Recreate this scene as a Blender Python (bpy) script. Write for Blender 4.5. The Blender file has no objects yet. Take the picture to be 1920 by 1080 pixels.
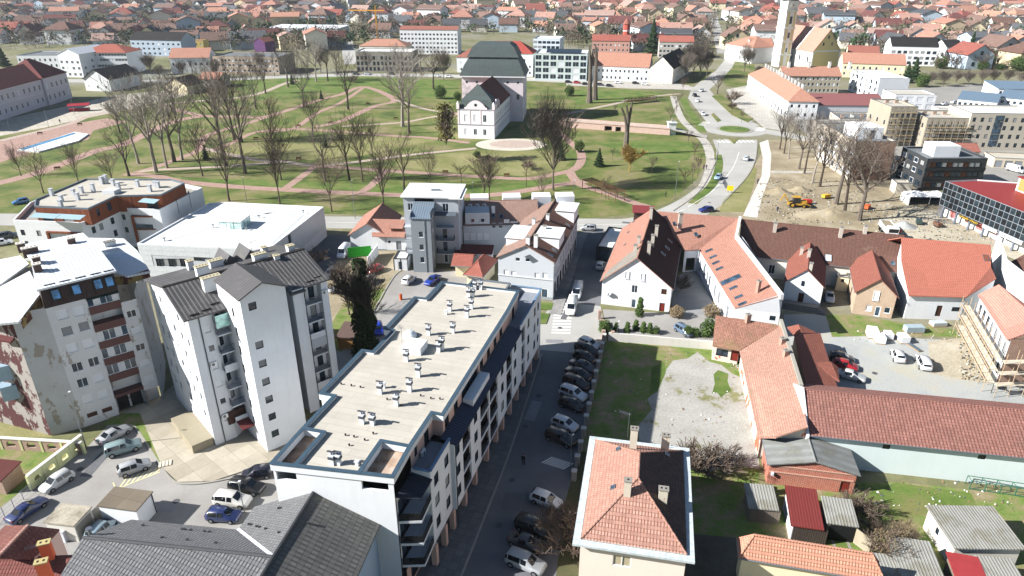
import bpy, bmesh, math, random
from mathutils import Vector, Matrix
random.seed(7)
R = math.radians
UZ = lambda z: Vector((0.0, 0.0, z))
SC = bpy.context.scene
COL = SC.collection
# ---------------------------------------------------------------- camera, sky, sun, exposure
CAM_H, PITCH, FPX = 60.0, R(25.2), 1290.0
cam_d = bpy.data.cameras.new('camera'); cam = bpy.data.objects.new('camera', cam_d); COL.objects.link(cam)
cam.location = (0, 0, CAM_H); cam.rotation_euler = (R(90) - PITCH, 0, 0)
cam_d.sensor_width = 36.0; cam_d.lens = FPX / 1920 * 36.0; cam_d.clip_start = 1.0; cam_d.clip_end = 20000
SC.camera = cam
SUN_EL, SUN_AZ = R(32), R(191)          # azimuth of the direction TO the sun, measured from +X counter-clockwise
to_sun = Vector((math.cos(SUN_AZ) * math.cos(SUN_EL), math.sin(SUN_AZ) * math.cos(SUN_EL), math.sin(SUN_EL)))
world = bpy.data.worlds.new('World'); SC.world = world; world.use_nodes = True
wn = world.node_tree; bg = wn.nodes['Background']
sky = wn.nodes.new('ShaderNodeTexSky'); sky.sky_type = 'NISHITA'; sky.sun_disc = False
sky.sun_elevation = SUN_EL; sky.sun_rotation = R(90) - SUN_AZ; sky.air_density = 1.0; sky.dust_density = 0.6; sky.ozone_density = 1.2
wn.links.new(sky.outputs['Color'], bg.inputs['Color']); bg.inputs['Strength'].default_value = 0.05
sd = bpy.data.lights.new('sun', 'SUN'); sd.energy = 5.0; sd.angle = R(0.5); sd.color = (1.0, 0.975, 0.94)
sun = bpy.data.objects.new('sun', sd); COL.objects.link(sun); sun.location = (-200, 0, 200)
sun.rotation_euler = to_sun.to_track_quat('Z', 'Y').to_euler()
SC.view_settings.view_transform = 'Standard'; SC.view_settings.look = 'None'
SC.view_settings.exposure = 1.05; SC.view_settings.gamma = 1.0; SC.view_settings.use_curve_mapping = False
SC.render.engine = 'CYCLES'
SC.cycles.max_bounces = 5; SC.cycles.diffuse_bounces = 1; SC.cycles.glossy_bounces = 2
SC.cycles.transmission_bounces = 2; SC.cycles.transparent_max_bounces = 8; SC.cycles.volume_bounces = 0
SC.cycles.use_adaptive_sampling = True; SC.cycles.adaptive_threshold = 0.02
SC.cycles.use_denoising = True
SC.cycles.caustics_reflective = False; SC.cycles.caustics_refractive = False
# ---------------------------------------------------------------- measuring: photo pixel (1920x1080) + height -> place in the world
CT, ST = math.cos(PITCH), math.sin(PITCH)
def P(x, y, z=0.0):
 u = (x - 960) / FPX; v = -(y - 540) / FPX
 d = (u, CT + v * ST, -ST + v * CT); t = (z - CAM_H) / d[2]
 return Vector((d[0] * t, d[1] * t, z))
def PX(p):
 dz = p[2] - CAM_H; c = p[1] * CT - dz * ST
 return 960 + FPX * p[0] / c, 540 - FPX * (p[1] * ST + dz * CT) / c
class Fr:
 """local frame: origin (x, y), angle of the u axis; v is 90 degrees left of u"""
 def __init__(s, o, ang): s.o = Vector((o[0], o[1], 0)); s.a = ang; s.u = Vector((math.cos(ang), math.sin(ang), 0)); s.v = Vector((-math.sin(ang), math.cos(ang), 0))
 def __call__(s, u, v, z=0.0): return s.o + s.u * u + s.v * v + UZ(z)
 def inv(s, p): d = Vector((p[0], p[1], 0)) - s.o; return d.dot(s.u), d.dot(s.v)
def rect3(a, b, c, z, ang=None):
 A, B, Cc = P(*a, z), P(*b, z), P(*c, z)
 an = math.atan2(B.y - A.y, B.x - A.x) if ang is None else ang
 f = Fr(A, an); L = f.inv(B)[0]; D = f.inv(Cc)[1]
 return f, L, D
# ---------------------------------------------------------------- materials
def lin(c): return tuple((x / 12.92 if x <= 0.04045 else ((x + 0.055) / 1.055) ** 2.4) for x in c)
def hx(s): return lin(tuple(int(s[i:i + 2], 16) / 255 for i in (0, 2, 4)))
class NM:
 def __init__(s, name):
  s.m = bpy.data.materials.new(name); s.m.use_nodes = True; s.t = s.m.node_tree
  s.b = s.t.nodes['Principled BSDF']; s.b.inputs['Roughness'].default_value = 0.85
  s.b.inputs['Specular IOR Level'].default_value = 0.25
 def n(s, typ, **kw):
  nd = s.t.nodes.new(typ)
  for k, v in kw.items():
   if k in nd.inputs: nd.inputs[k].default_value = v
   else: setattr(nd, k, v)
  return nd
 def l(s, a, b): s.t.links.new(a, b)
 def coord(s, kind='Object'):
  if not hasattr(s, '_tc'): s._tc = s.n('ShaderNodeTexCoord')
  return s._tc.outputs[kind]
 def noise(s, scale, detail=4, rough=0.6, kind='Object', vec=None):
  nd = s.n('ShaderNodeTexNoise'); nd.inputs['Scale'].default_value = scale; nd.inputs['Detail'].default_value = detail; nd.inputs['Roughness'].default_value = rough
  s.l(vec if vec is not None else s.coord(kind), nd.inputs['Vector']); return nd.outputs['Fac']
 def ramp(s, fac, stops):
  nd = s.n('ShaderNodeValToRGB'); e = nd.color_ramp.elements
  while len(e) < len(stops): e.new(0.5)
  for el, (p, c) in zip(e, stops):
   el.position = p; el.color = (c, c, c, 1) if not hasattr(c, '__len__') else (*c[:3], 1)
  s.l(fac, nd.inputs['Fac']); return nd.outputs['Color']
 def mix(s, fac, a, b, mode='MIX'):
  nd = s.n('ShaderNodeMix', data_type='RGBA', blend_type=mode)
  for inp, v in ((nd.inputs[0], fac), (nd.inputs[6], a), (nd.inputs[7], b)):
   if isinstance(v, (int, float)): inp.default_value = v
   elif isinstance(v, tuple): inp.default_value = (*v[:3], 1)
   else: s.l(v, inp)
  return nd.outputs[2]
 def bump(s, h, strength=0.4, dist=0.05):
  nd = s.n('ShaderNodeBump'); nd.inputs['Strength'].default_value = strength; nd.inputs['Distance'].default_value = dist
  s.l(h, nd.inputs['Height']); s.l(nd.outputs['Normal'], s.b.inputs['Normal'])
 def out(s, col, rough=None, metal=None):
  if isinstance(col, tuple): s.b.inputs['Base Color'].default_value = (*col[:3], 1)
  else: s.l(col, s.b.inputs['Base Color'])
  if rough is not None: s.b.inputs['Roughness'].default_value = rough
  if metal is not None: s.b.inputs['Metallic'].default_value = metal
  return s.m
MATS = {}
def memo(f):
 def g(*a, **k):
  key = repr((f.__name__, a, sorted(k.items())))
  if key not in MATS: MATS[key] = f(*a, **k)
  return MATS[key]
 return g
def sc(c, k): return tuple(min(1, x * k) for x in c)
@memo
def plain(h, rough=0.7, metal=0.0, var=0.12, name='paint'):
 c = hx(h); m = NM(name + '_' + h)
 return m.out(m.mix(m.ramp(m.noise(1.3, 5), [(0.3, 0.0), (0.7, 1.0)]), sc(c, 1 - var), sc(c, 1 + var * 0.4)), rough, metal)
@memo
def plaster(h, dirt=0.25, scale=0.35):
 c = hx(h); m = NM('plaster_' + h)
 f = m.ramp(m.noise(scale, 8, 0.7), [(0.35, 0.0), (0.75, 1.0)])
 mp = m.n('ShaderNodeMapping'); m.l(m.coord(), mp.inputs['Vector']); mp.inputs['Scale'].default_value = (1.6, 1.6, 0.16)
 st = m.ramp(m.noise(1.0, 6, 0.65, vec=mp.outputs[0]), [(0.5, 0.0), (0.8, 1.0)])
 g = tuple(x * 0.62 for x in c)
 col = m.mix(m.mix(0.5, f, st), c, m.mix(dirt, c, g))
 m.bump(m.noise(14, 3), 0.15, 0.02)
 return m.out(col, 0.92)
@memo
def peeling(h, under, amt=0.55):
 m = NM('peeling_plaster_' + h); c = hx(h)
 mp = m.n('ShaderNodeMapping'); m.l(m.coord(), mp.inputs['Vector']); mp.inputs['Scale'].default_value = (0.5, 0.5, 0.28)
 f = m.ramp(m.noise(1.0, 9, 0.68, vec=mp.outputs[0]), [(amt, 0.0), (amt + 0.012, 1.0)])
 d = m.ramp(m.noise(0.5, 6), [(0.3, 0.0), (0.8, 0.5)])
 col = m.mix(f, m.mix(d, c, sc(c, 0.72)), hx(under))
 m.bump(f, 0.5, -0.02)
 return m.out(col, 0.92)
@memo
def tiles(h, h2, w=0.42, course=0.42, dirt=None, amt=0.5, bump=0.7, kind='brick', var=0.55):
 """clay / concrete tiles: courses run across the slope (UV in metres)"""
 m = NM('roof_tiles_' + h); c1, c2 = [tuple(x * 0.8 + 0.2 * (0.3 * q[0] + 0.5 * q[1] + 0.2 * q[2]) * 1.25 for x in q) for q in (hx(h), hx(h2))]
 b = m.n('ShaderNodeTexBrick'); m.l(m.coord('UV'), b.inputs['Vector'])
 b.inputs['Scale'].default_value = 1.0; b.inputs['Brick Width'].default_value = w; b.inputs['Row Height'].default_value = course
 b.inputs['Mortar Size'].default_value = 0.035; b.inputs['Mortar Smooth'].default_value = 0.6; b.inputs['Bias'].default_value = 0.0
 b.inputs['Color1'].default_value = (*c1, 1); b.inputs['Color2'].default_value = (*c2, 1); b.inputs['Mortar'].default_value = (*sc(c1, 0.35), 1)
 col = b.outputs['Color']
 n1 = m.ramp(m.noise(0.45, 7, 0.7, 'UV'), [(0.38, 0.0), (0.72, 1.0)])
 col = m.mix(n1, col, m.mix(var, col, sc(c1, 0.62)))
 if dirt: col = m.mix(m.ramp(m.noise(0.16, 8, 0.75, 'UV'), [(amt, 0.0), (amt + 0.2, 0.85)]), col, hx(dirt))
 # slope of every course: saw along v, round along u
 sp = m.n('ShaderNodeSeparateXYZ'); m.l(m.coord('UV'), sp.inputs[0])
 dv = m.n('ShaderNodeMath', operation='DIVIDE'); m.l(sp.outputs['Y'], dv.inputs[0]); dv.inputs[1].default_value = course
 fr = m.n('ShaderNodeMath', operation='FRACT'); m.l(dv.outputs[0], fr.inputs[0])
 du = m.n('ShaderNodeMath', operation='MULTIPLY'); m.l(sp.outputs['X'], du.inputs[0]); du.inputs[1].default_value = 2 * math.pi / w
 sn = m.n('ShaderNodeMath', operation='SINE'); m.l(du.outputs[0], sn.inputs[0])
 ad = m.n('ShaderNodeMath', operation='MULTIPLY_ADD'); m.l(sn.outputs[0], ad.inputs[0]); ad.inputs[1].default_value = -0.35
 iv = m.n('ShaderNodeMath', operation='SUBTRACT'); iv.inputs[0].default_value = 1.0; m.l(fr.outputs[0], iv.inputs[1]); m.l(iv.outputs[0], ad.inputs[2])
 m.bump(ad.outputs[0], bump, 0.06)
 return m.out(col, 0.88)
@memo
def ribbed(h, pitch=0.5, metal=0.0, rough=0.45, dirt=None, bump=0.8, dist=0.06, var=0.15, amt=0.52, square=True):
 """profiled sheet: ribs run up the slope (UV u across)"""
 c = hx(h); m = NM('profiled_sheet_' + h)
 sp = m.n('ShaderNodeSeparateXYZ'); m.l(m.coord('UV'), sp.inputs[0])
 du = m.n('ShaderNodeMath', operation='MULTIPLY'); m.l(sp.outputs['X'], du.inputs[0]); du.inputs[1].default_value = 2 * math.pi / pitch
 sn = m.n('ShaderNodeMath', operation='SINE'); m.l(du.outputs[0], sn.inputs[0])
 hgt = m.ramp(sn.outputs[0], [(0.0, 0.0), (0.35 if square else 0.9, 1.0)])
 base = m.mix(m.ramp(m.noise(0.5, 6, 0.65, 'UV'), [(0.3, 0.0), (0.75, 1.0)]), c, sc(c, 1 - var))
 base = m.mix(hgt, m.mix(0.35, base, sc(c, 0.45)), base)
 if dirt: base = m.mix(m.ramp(m.noise(0.3, 9, 0.75, 'UV'), [(amt, 0.0), (amt + 0.16, 0.9)]), base, hx(dirt))
 m.bump(hgt, bump, dist)
 return m.out(base, rough, metal)
@memo
def ground_mat(name, stops, scale=0.3, detail=6, fine=6.0, bump=0.3, rough=0.95, spk=0.55):
 """stops: list of (pos, hex)"""
 m = NM(name)
 f = m.noise(scale, detail, 0.68)
 col = m.ramp(f, [(p, hx(h)) for p, h in stops])
 fn = m.noise(fine, 3, 0.7)
 col = m.mix(m.ramp(fn, [(0.3, spk), (0.7, 0.0)]), col, m.mix(0.6, col, (0.02, 0.02, 0.015)))
 m.bump(fn, bump, 0.06)
 return m.out(col, rough)
@memo
def asphalt(h='8c8d8e', dark='6e7073', scale=0.25):
 m = NM('asphalt_' + h)
 f = m.ramp(m.noise(scale, 8, 0.7), [(0.35, 0.0), (0.7, 1.0)])
 sp = m.ramp(m.noise(9, 4, 0.7), [(0.35, 0.35), (0.65, 0.0)])
 col = m.mix(sp, m.mix(f, hx(h), hx(dark)), sc(hx(dark), 0.7))
 cr = m.n('ShaderNodeTexVoronoi', feature='DISTANCE_TO_EDGE'); cr.inputs['Scale'].default_value = 0.22
 wob = m.n('ShaderNodeTexNoise'); wob.inputs['Scale'].default_value = 0.8; m.l(m.coord(), wob.inputs['Vector'])
 vv = m.mix(0.25, m.coord(), wob.outputs['Color']); m.l(vv, cr.inputs['Vector'])
 col = m.mix(m.ramp(cr.outputs['Distance'], [(0.0, 0.22), (0.006, 0.0)]), col, sc(hx(dark), 0.6))
 big = m.ramp(m.noise(0.06, 4, 0.6), [(0.4, 0.0), (0.65, 0.55)]); col = m.mix(big, col, sc(hx(dark), 0.82))
 m.bump(m.noise(20, 3), 0.2, 0.01)
 return m.out(col, 0.9)
@memo
def slabs(h, h2, w=2.0, hgt=2.0, mortar=0.03, rot=0.0, name='concrete_slabs', var=0.4):
 m = NM(name + '_' + h)
 mp = m.n('ShaderNodeMapping'); m.l(m.coord(), mp.inputs['Vector']); mp.inputs['Rotation'].default_value = (0, 0, rot)
 b = m.n('ShaderNodeTexBrick', offset=0.0 if w == hgt else 0.5); m.l(mp.outputs[0], b.inputs['Vector'])
 b.inputs['Scale'].default_value = 1.0; b.inputs['Brick Width'].default_value = w; b.inputs['Row Height'].default_value = hgt
 b.inputs['Mortar Size'].default_value = mortar; b.inputs['Mortar Smooth'].default_value = 0.3
 b.inputs['Color1'].default_value = (*hx(h), 1); b.inputs['Color2'].default_value = (*hx(h2), 1); b.inputs['Mortar'].default_value = (*sc(hx(h2), 0.5), 1)
 f = m.ramp(m.noise(0.45, 8, 0.7), [(0.35, 0.0), (0.75, 1.0)])
 m.bump(b.outputs['Fac'], 0.4, -0.02)
 return m.out(m.mix(f, b.outputs['Color'], m.mix(var, b.outputs['Color'], sc(hx(h2), 0.55))), 0.92)
@memo
def brickwall(h, h2, mortar, w=0.5, hgt=0.16, dirt=0.3):
 m = NM('brickwork_' + h)
 b = m.n('ShaderNodeTexBrick'); m.l(m.coord('UV'), b.inputs['Vector'])
 b.inputs['Scale'].default_value = 1.0; b.inputs['Brick Width'].default_value = w; b.inputs['Row Height'].default_value = hgt; b.inputs['Mortar Size'].default_value = 0.022
 b.inputs['Color1'].default_value = (*hx(h), 1); b.inputs['Color2'].default_value = (*hx(h2), 1); b.inputs['Mortar'].default_value = (*hx(mortar), 1)
 f = m.ramp(m.noise(0.7, 7, 0.7, 'UV'), [(0.4, 0.0), (0.75, 1.0)])
 m.bump(b.outputs['Fac'], 0.5, -0.02)
 return m.out(m.mix(f, b.outputs['Color'], m.mix(dirt, b.outputs['Color'], hx(mortar))), 0.92)
@memo
def glass(h='1c2731', rough=0.06):
 m = NM('window_glass_' + h); c = hx(h)
 col = m.mix(m.ramp(m.noise(0.7, 2), [(0.4, 0.0), (0.6, 1.0)]), c, sc(c, 2.2))
 m.b.inputs['Specular IOR Level'].default_value = 0.6
 return m.out(col, rough)
@memo
def blind(h='e8eaee'):
 m = NM('roller_blind_' + h); c = hx(h)
 sp = m.n('ShaderNodeSeparateXYZ'); m.l(m.coord(), sp.inputs[0])
 du = m.n('ShaderNodeMath', operation='MULTIPLY'); m.l(sp.outputs['Z'], du.inputs[0]); du.inputs[1].default_value = 60
 sn = m.n('ShaderNodeMath', operation='SINE'); m.l(du.outputs[0], sn.inputs[0])
 return m.out(m.mix(m.ramp(sn.outputs[0], [(0, 0.0), (0.5, 1.0)]), sc(c, 0.8), c), 0.6)
@memo
def paint(h, rough=0.18, metal=0.0):
 m = NM('car_paint_' + h); c = hx(h)
 m.b.inputs['Specular IOR Level'].default_value = 0.5
 m.b.inputs['Coat Weight'].default_value = 0.7; m.b.inputs['Coat Roughness'].default_value = 0.06
 col = m.mix(m.ramp(m.noise(2.5, 5), [(0.35, 0.0), (0.8, 0.35)]), c, m.mix(0.35, c, (0.25, 0.23, 0.2)))
 return m.out(col, 0.32, metal)
# ---------------------------------------------------------------- objects and meshes
def tag(o, label=None, cat=None, group=None, kind=None):
 if label: o['label'] = label
 if cat: o['category'] = cat
 if group: o['group'] = group
 if kind: o['kind'] = kind
 return o
def thing(name, label, cat, loc=(0, 0, 0), rz=0.0, group=None):
 o = bpy.data.objects.new(name, None); COL.objects.link(o); o.empty_display_size = 0.5
 o.location = (loc[0], loc[1], loc[2] if len(loc) > 2 else 0); o.rotation_euler = (0, 0, rz)
 return tag(o, label, cat, group)
class MB:
 """collects faces (world coordinates unless local) and links them as one mesh object with UVs in metres"""
 def __init__(s): s.v = []; s.f = []; s.mi = []; s.ud = []
 def face(s, pts, mi=0, udir=None):
  i = len(s.v); s.v += [Vector(p) for p in pts]; s.f.append(list(range(i, i + len(pts)))); s.mi.append(mi); s.ud.append(udir)
 def slab(s, pts, th, mi=0, udir=None, up=False):
  """polygon (counter-clockwise from above) with vertical thickness th below it"""
  pts = [Vector(p) for p in pts]; d = UZ(-th); n = len(pts)
  s.face(pts, mi, udir); s.face([p + d for p in reversed(pts)], mi, udir)
  for k in range(n):
   a, b = pts[k], pts[(k + 1) % n]; s.face([a, a + d, b + d, b], mi)
 def box(s, f, u0, u1, v0, v1, z0, z1, mi=0, bottom=True):
  c = [f(u0, v0), f(u1, v0), f(u1, v1), f(u0, v1)]
  b = [p + UZ(z0) for p in c]; t = [p + UZ(z1) for p in c]
  s.face(t, mi, f.u)
  if bottom: s.face(b[::-1], mi, f.u)
  for k in range(4): s.face([b[k], b[(k + 1) % 4], t[(k + 1) % 4], t[k]], mi)
 def beam(s, a, b, w, h=None, mi=0, up=UZ(1)):
  """square bar between two points"""
  a, b = Vector(a), Vector(b); h = w if h is None else h; d = (b - a)
  if d.length < 1e-6: return
  d.normalize(); x = d.cross(up)
  if x.length < 1e-3: x = Vector((1, 0, 0))
  x.normalize(); y = x.cross(d); x *= w / 2; y *= h / 2
  A = [a - x - y, a + x - y, a + x + y, a - x + y]; B = [p + (b - a) for p in A]
  s.face(A[::-1], mi); s.face(B, mi)
  for k in range(4): s.face([A[k], A[(k + 1) % 4], B[(k + 1) % 4], B[k]][::-1][::-1], mi)
 def cyl(s, a, b, r0, r1=None, n=8, mi=0, cap=True):
  a, b = Vector(a), Vector(b); r1 = r0 if r1 is None else r1; d = (b - a).normalized()
  x = d.orthogonal().normalized(); y = d.cross(x)
  A = [a + (x * math.cos(2 * math.pi * k / n) + y * math.sin(2 * math.pi * k / n)) * r0 for k in range(n)]
  B = [b + (x * math.cos(2 * math.pi * k / n) + y * math.sin(2 * math.pi * k / n)) * r1 for k in range(n)]
  for k in range(n): s.face([A[k], A[(k + 1) % n], B[(k + 1) % n], B[k]], mi)
  if cap: s.face(B, mi); s.face(A[::-1], mi)
 def mesh(s, name, off=UZ(0), smooth=False, merge=False):
  me = bpy.data.meshes.new(name); me.from_pydata([tuple(v - off) for v in s.v], [], s.f)
  uv = me.uv_layers.new(name='UVMap')
  for k, poly in enumerate(me.polygons):
   poly.material_index = s.mi[k]; nrm = poly.normal; ud = s.ud[k]
   if ud is not None: t = (ud - nrm * ud.dot(nrm))
   else: t = UZ(1).cross(nrm)
   if t.length < 1e-4: t = Vector((1, 0, 0))
   t.normalize(); w = nrm.cross(t)
   for li in poly.loop_indices:
    p = me.vertices[me.loops[li].vertex_index].co
    uv.data[li].uv = (p.dot(t), p.dot(w))
  if merge:
   bm = bmesh.new(); bm.from_mesh(me); bmesh.ops.remove_doubles(bm, verts=bm.verts, dist=0.0005); bm.to_mesh(me); bm.free()
  if smooth:
   for p in me.polygons: p.use_smooth = True
  return me
 def obj(s, name, mats, parent=None, smooth=False, merge=False):
  if not s.f: return None
  off = world_loc(parent) if parent else UZ(0)
  o = bpy.data.objects.new(name, s.mesh(name, off, smooth, merge)); COL.objects.link(o)
  for m in (mats if isinstance(mats, (list, tuple)) else [mats]): o.data.materials.append(m)
  if parent: o.parent = parent
  return o
def world_loc(o):
 l = Vector(o.location)
 while o.parent: o = o.parent; l += Vector(o.location)
 return l
def place(name, me, mat, parent, loc, rz=0.0):
 """object from shared mesh, placed at a world position under a parent that is not rotated"""
 o = bpy.data.objects.new(name, me); COL.objects.link(o)
 if mat is not None and len(me.materials) == 0: me.materials.append(mat)
 if parent: o.parent = parent; o.location = Vector(loc) - world_loc(parent)
 else: o.location = loc
 o.rotation_euler = (0, 0, rz)
 if mat is not None and me.materials[0] != mat:
  o.material_slots[0].link = 'OBJECT'; o.material_slots[0].material = mat
 return o
LOCAL = Fr((0, 0), 0.0)
SHARED = {}
def box_mesh(key, *boxes):
 if key not in SHARED:
  m = MB()
  for b in boxes: m.box(LOCAL, *b)
  SHARED[key] = m.mesh(str(key[0]))
 return SHARED[key]
# window: frame (white ring, mullions, sill) and panes as sub-parts
WHITE_FR = plain('eceef0', 0.5, name='frame'); BROWN_FR = plain('4a2f22', 0.6, name='frame'); DARK_FR = plain('24262a', 0.5, name='frame')
GL = glass(); GL2 = glass('2b3a48'); GLB = glass('3f6f9c')
WSTY = {  # frame material, pane material, mullions, frame thickness, sill
 'w': (WHITE_FR, GL, 1, 0.07, True), 'w1': (WHITE_FR, GL, 0, 0.07, True), 'wb': (WHITE_FR, blind(), 0, 0.06, True), 'wg': (WHITE_FR, blind('8d8f92'), 0, 0.06, True),
 'b': (BROWN_FR, GL, 1, 0.08, False), 'b1': (BROWN_FR, GL, 0, 0.08, False), 'd': (DARK_FR, GL, 1, 0.06, True), 'd1': (DARK_FR, GL, 0, 0.06, False),
 'bb': (DARK_FR, GLB, 0, 0.12, False), 'door': (WHITE_FR, GL2, 0, 0.16, False), 'wd': (BROWN_FR, BROWN_FR, 0, 0.1, False), 'rd': (BROWN_FR, plain('7a2b22'), 0, 0.1, False),
 'gd': (plain('7c8086'), plain('8b9096'), 0, 0.08, False), 'tn': (WHITE_FR, blind('b9ad92'), 1, 0.08, False),
}
WR = random.Random(3); WSTY['db'] = (DARK_FR, blind('9ea0a0'), 0, 0.06, False)
def win_meshes(w, h, mull, th, sill):
 key = ('win', round(w, 2), round(h, 2), mull, th, sill)
 if key not in SHARED:
  f = MB(); d0, d1 = -0.10, 0.03
  f.box(LOCAL, 0, w, d0, d1, 0, th); f.box(LOCAL, 0, w, d0, d1, h - th, h)
  f.box(LOCAL, 0, th, d0, d1, th, h - th); f.box(LOCAL, w - th, w, d0, d1, th, h - th)
  for k in range(mull):
   x = w * (k + 1) / (mull + 1); f.box(LOCAL, x - th * 0.5, x + th * 0.5, d0, d1 - 0.01, th, h - th)
  if sill: f.box(LOCAL, -0.08, w + 0.08, -0.17, -0.101, -0.06, 0.0)
  p = MB(); p.box(LOCAL, th * 0.9, w - th * 0.9, -0.02, 0.02, th * 0.9, h - th * 0.9)
  SHARED[key] = (f.mesh('window'), p.mesh('pane'))
 return SHARED[key]
def window(T, A, B, u, z, w, h, sty='w', depth=0.13, name='window', pane='pane'):
 """A->B wall line with the outside on its right hand; u along it"""
 if sty in ('w', 'w1', 'd', 'd1') and WR.random() < .22: sty = {'w': 'wb', 'w1': 'wb', 'd': 'db', 'd1': 'db'}[sty]
 fm, pm, mull, th, sill = WSTY[sty]
 d = (Vector(B) - Vector(A)); d.z = 0; d.normalize(); n_in = Vector((-d.y, d.x, 0))
 p = Vector((A[0], A[1], 0)) + d * u + UZ(z) + n_in * (depth)
 rz = math.atan2(d.y, d.x); fme, pme = win_meshes(w, h, mull, th, sill)
 o = place(name, fme, fm, T, p, rz)
 q = bpy.data.objects.new(pane, pme); COL.objects.link(q)
 if len(pme.materials) == 0: pme.materials.append(pm)
 q.parent = o
 if pme.materials[0] != pm: q.material_slots[0].link = 'OBJECT'; q.material_slots[0].material = pm
 return o
def wall(mb, A, B, z0, z1, ops=(), mi=0, rev=0.22):
 """wall sheet from A to B (outside on the right hand) with real openings (u0,u1,z0,z1) and their reveals"""
 A = Vector((A[0], A[1], 0)); B = Vector((B[0], B[1], 0)); d = B - A; L = d.length; d = d / L; n_in = Vector((-d.y, d.x, 0))
 ops = [(max(0.01, a), min(L - 0.01, b), max(z0, c), min(z1, e)) for a, b, c, e in ops if b > 0.02 and a < L - 0.02 and c < z1 and e > z0]
 xs = sorted({0.0, L, *[o[0] for o in ops], *[o[1] for o in ops]}); zs = sorted({z0, z1, *[o[2] for o in ops], *[o[3] for o in ops]})
 pt = lambda u, z, k=0.0: A + d * u + n_in * k + UZ(z)
 for j in range(len(zs) - 1):
  zc = (zs[j] + zs[j + 1]) / 2; run = None
  for i in range(len(xs) - 1):
   xc = (xs[i] + xs[i + 1]) / 2
   hole = any(o[0] < xc < o[1] and o[2] < zc < o[3] for o in ops)
   if not hole and run is None: run = xs[i]
   if hole and run is not None: mb.face([pt(run, zs[j]), pt(xs[i], zs[j]), pt(xs[i], zs[j + 1]), pt(run, zs[j + 1])], mi); run = None
  if run is not None: mb.face([pt(run, zs[j]), pt(L, zs[j]), pt(L, zs[j + 1]), pt(run, zs[j + 1])], mi)
 for a, b, c, e in ops:
  mb.face([pt(a, c), pt(b, c), pt(b, c, rev), pt(a, c, rev)], mi); mb.face([pt(a, e, rev), pt(b, e, rev), pt(b, e), pt(a, e)], mi)
  mb.face([pt(a, c), pt(a, c, rev), pt(a, e, rev), pt(a, e)], mi); mb.face([pt(b, c, rev), pt(b, c), pt(b, e), pt(b, e, rev)], mi)
def facade(T, mb, A, B, z0, z1, wins=(), mi=0):
 """wall with windows: wins = (u, z, w, h, style)"""
 wall(mb, A, B, z0, z1, [(u, u + w, z, z + h) for u, z, w, h, s in wins], mi)
 for u, z, w, h, s in wins:
  nm = 'door' if s in ('door', 'wd', 'rd', 'gd') else 'window'
  window(T, A, B, u, z, w, h, s, name=nm)
def wgrid(L, n, zs, w, h, sty='w', m0=None, m1=None, skip=()):
 m0 = (L / n - w) / 2 if m0 is None else m0; m1 = m0 if m1 is None else m1
 st = (L - m0 - m1 - w) / (n - 1) if n > 1 else 0
 out = []
 for j, z in enumerate(zs):
  for i in range(n):
   if (i, j) in skip: continue
   s = sty if isinstance(sty, str) else random.choice(sty)
   out.append((m0 + i * st, z, w, h, s))
 return out
def copy_tree(o, parent=None):
 c = o.copy(); COL.objects.link(c); c.parent = parent
 for ch in o.children: copy_tree(ch, c)
 return c
# ---------------------------------------------------------------- ground, lawns, roads, paths (the setting)
def sheet(name, pts, mat, lay, kind='structure', raise_=0.0, parent=None):
 """flat polygon given in photo pixels on the ground; lay = layer (4 mm apart); raise_ gives a real kerb step"""
 W = [P(x, y) for x, y in pts]; ar = sum(W[i].x * W[(i + 1) % len(W)].y - W[(i + 1) % len(W)].x * W[i].y for i in range(len(W)))
 if ar < 0: W.reverse()
 z = lay * 0.004 + raise_; m = MB(); W = [Vector((p.x, p.y, z)) for p in W]
 if raise_ > 0: m.slab(W, raise_ + lay * 0.004 - 0.002)
 else: m.face(W)
 o = m.obj(name, mat, parent)
 return tag(o, kind=kind)
def curve(pts, n=10):
 """Catmull-Rom through world points"""
 P_ = [Vector(p) for p in pts]; out = []
 for i in range(len(P_) - 1):
  p0 = P_[max(0, i - 1)]; p1 = P_[i]; p2 = P_[i + 1]; p3 = P_[min(len(P_) - 1, i + 2)]
  for k in range(n):
   t = k / n; out.append(0.5 * ((2 * p1) + (p2 - p0) * t + (2 * p0 - 5 * p1 + 4 * p2 - p3) * t * t + (3 * p1 - p0 - 3 * p2 + p3) * t ** 3))
 out.append(P_[-1]); return out
def ribbon_pts(c, w):
 L, Rr = [], []
 for i, p in enumerate(c):
  d = (c[min(i + 1, len(c) - 1)] - c[max(i - 1, 0)]); d.z = 0; d.normalize(); n = Vector((-d.y, d.x, 0)) * (w / 2)
  L.append(p + n); Rr.append(p - n)
 return L, Rr
def ribbon(name, pts, w, mat, lay, kind='structure', z=0.0, th=0.0, world=False):
 c = curve(pts if world else [P(*p) for p in pts], 8); L, Rr = ribbon_pts(c, w); m = MB(); dz = UZ(lay * 0.004 + z)
 for i in range(len(c) - 1):
  q = [Rr[i] + dz, Rr[i + 1] + dz, L[i + 1] + dz, L[i] + dz]
  if th: m.slab(q, th)
  else: m.face(q)
 return tag(m.obj(name, mat), kind=kind)
LAWN = ground_mat('lawn', [(0.36, '4c5b2a'), (0.46, '657338'), (0.53, '7b7c49'), (0.62, '8c835f')], 0.07, 6, 3.0, 0.5)
LAWN_BROWN = ground_mat('dry_lawn', [(0.3, '6f7440'), (0.5, '8b8a58'), (0.7, 'a39a70')], 0.08, 8, 3.0, 0.5)
LAWN_RICH = ground_mat('rich_lawn', [(0.36, '50672b'), (0.5, '667c38'), (0.62, '7e7f4c')], 0.15, 8, 4.0, 0.5)
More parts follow.
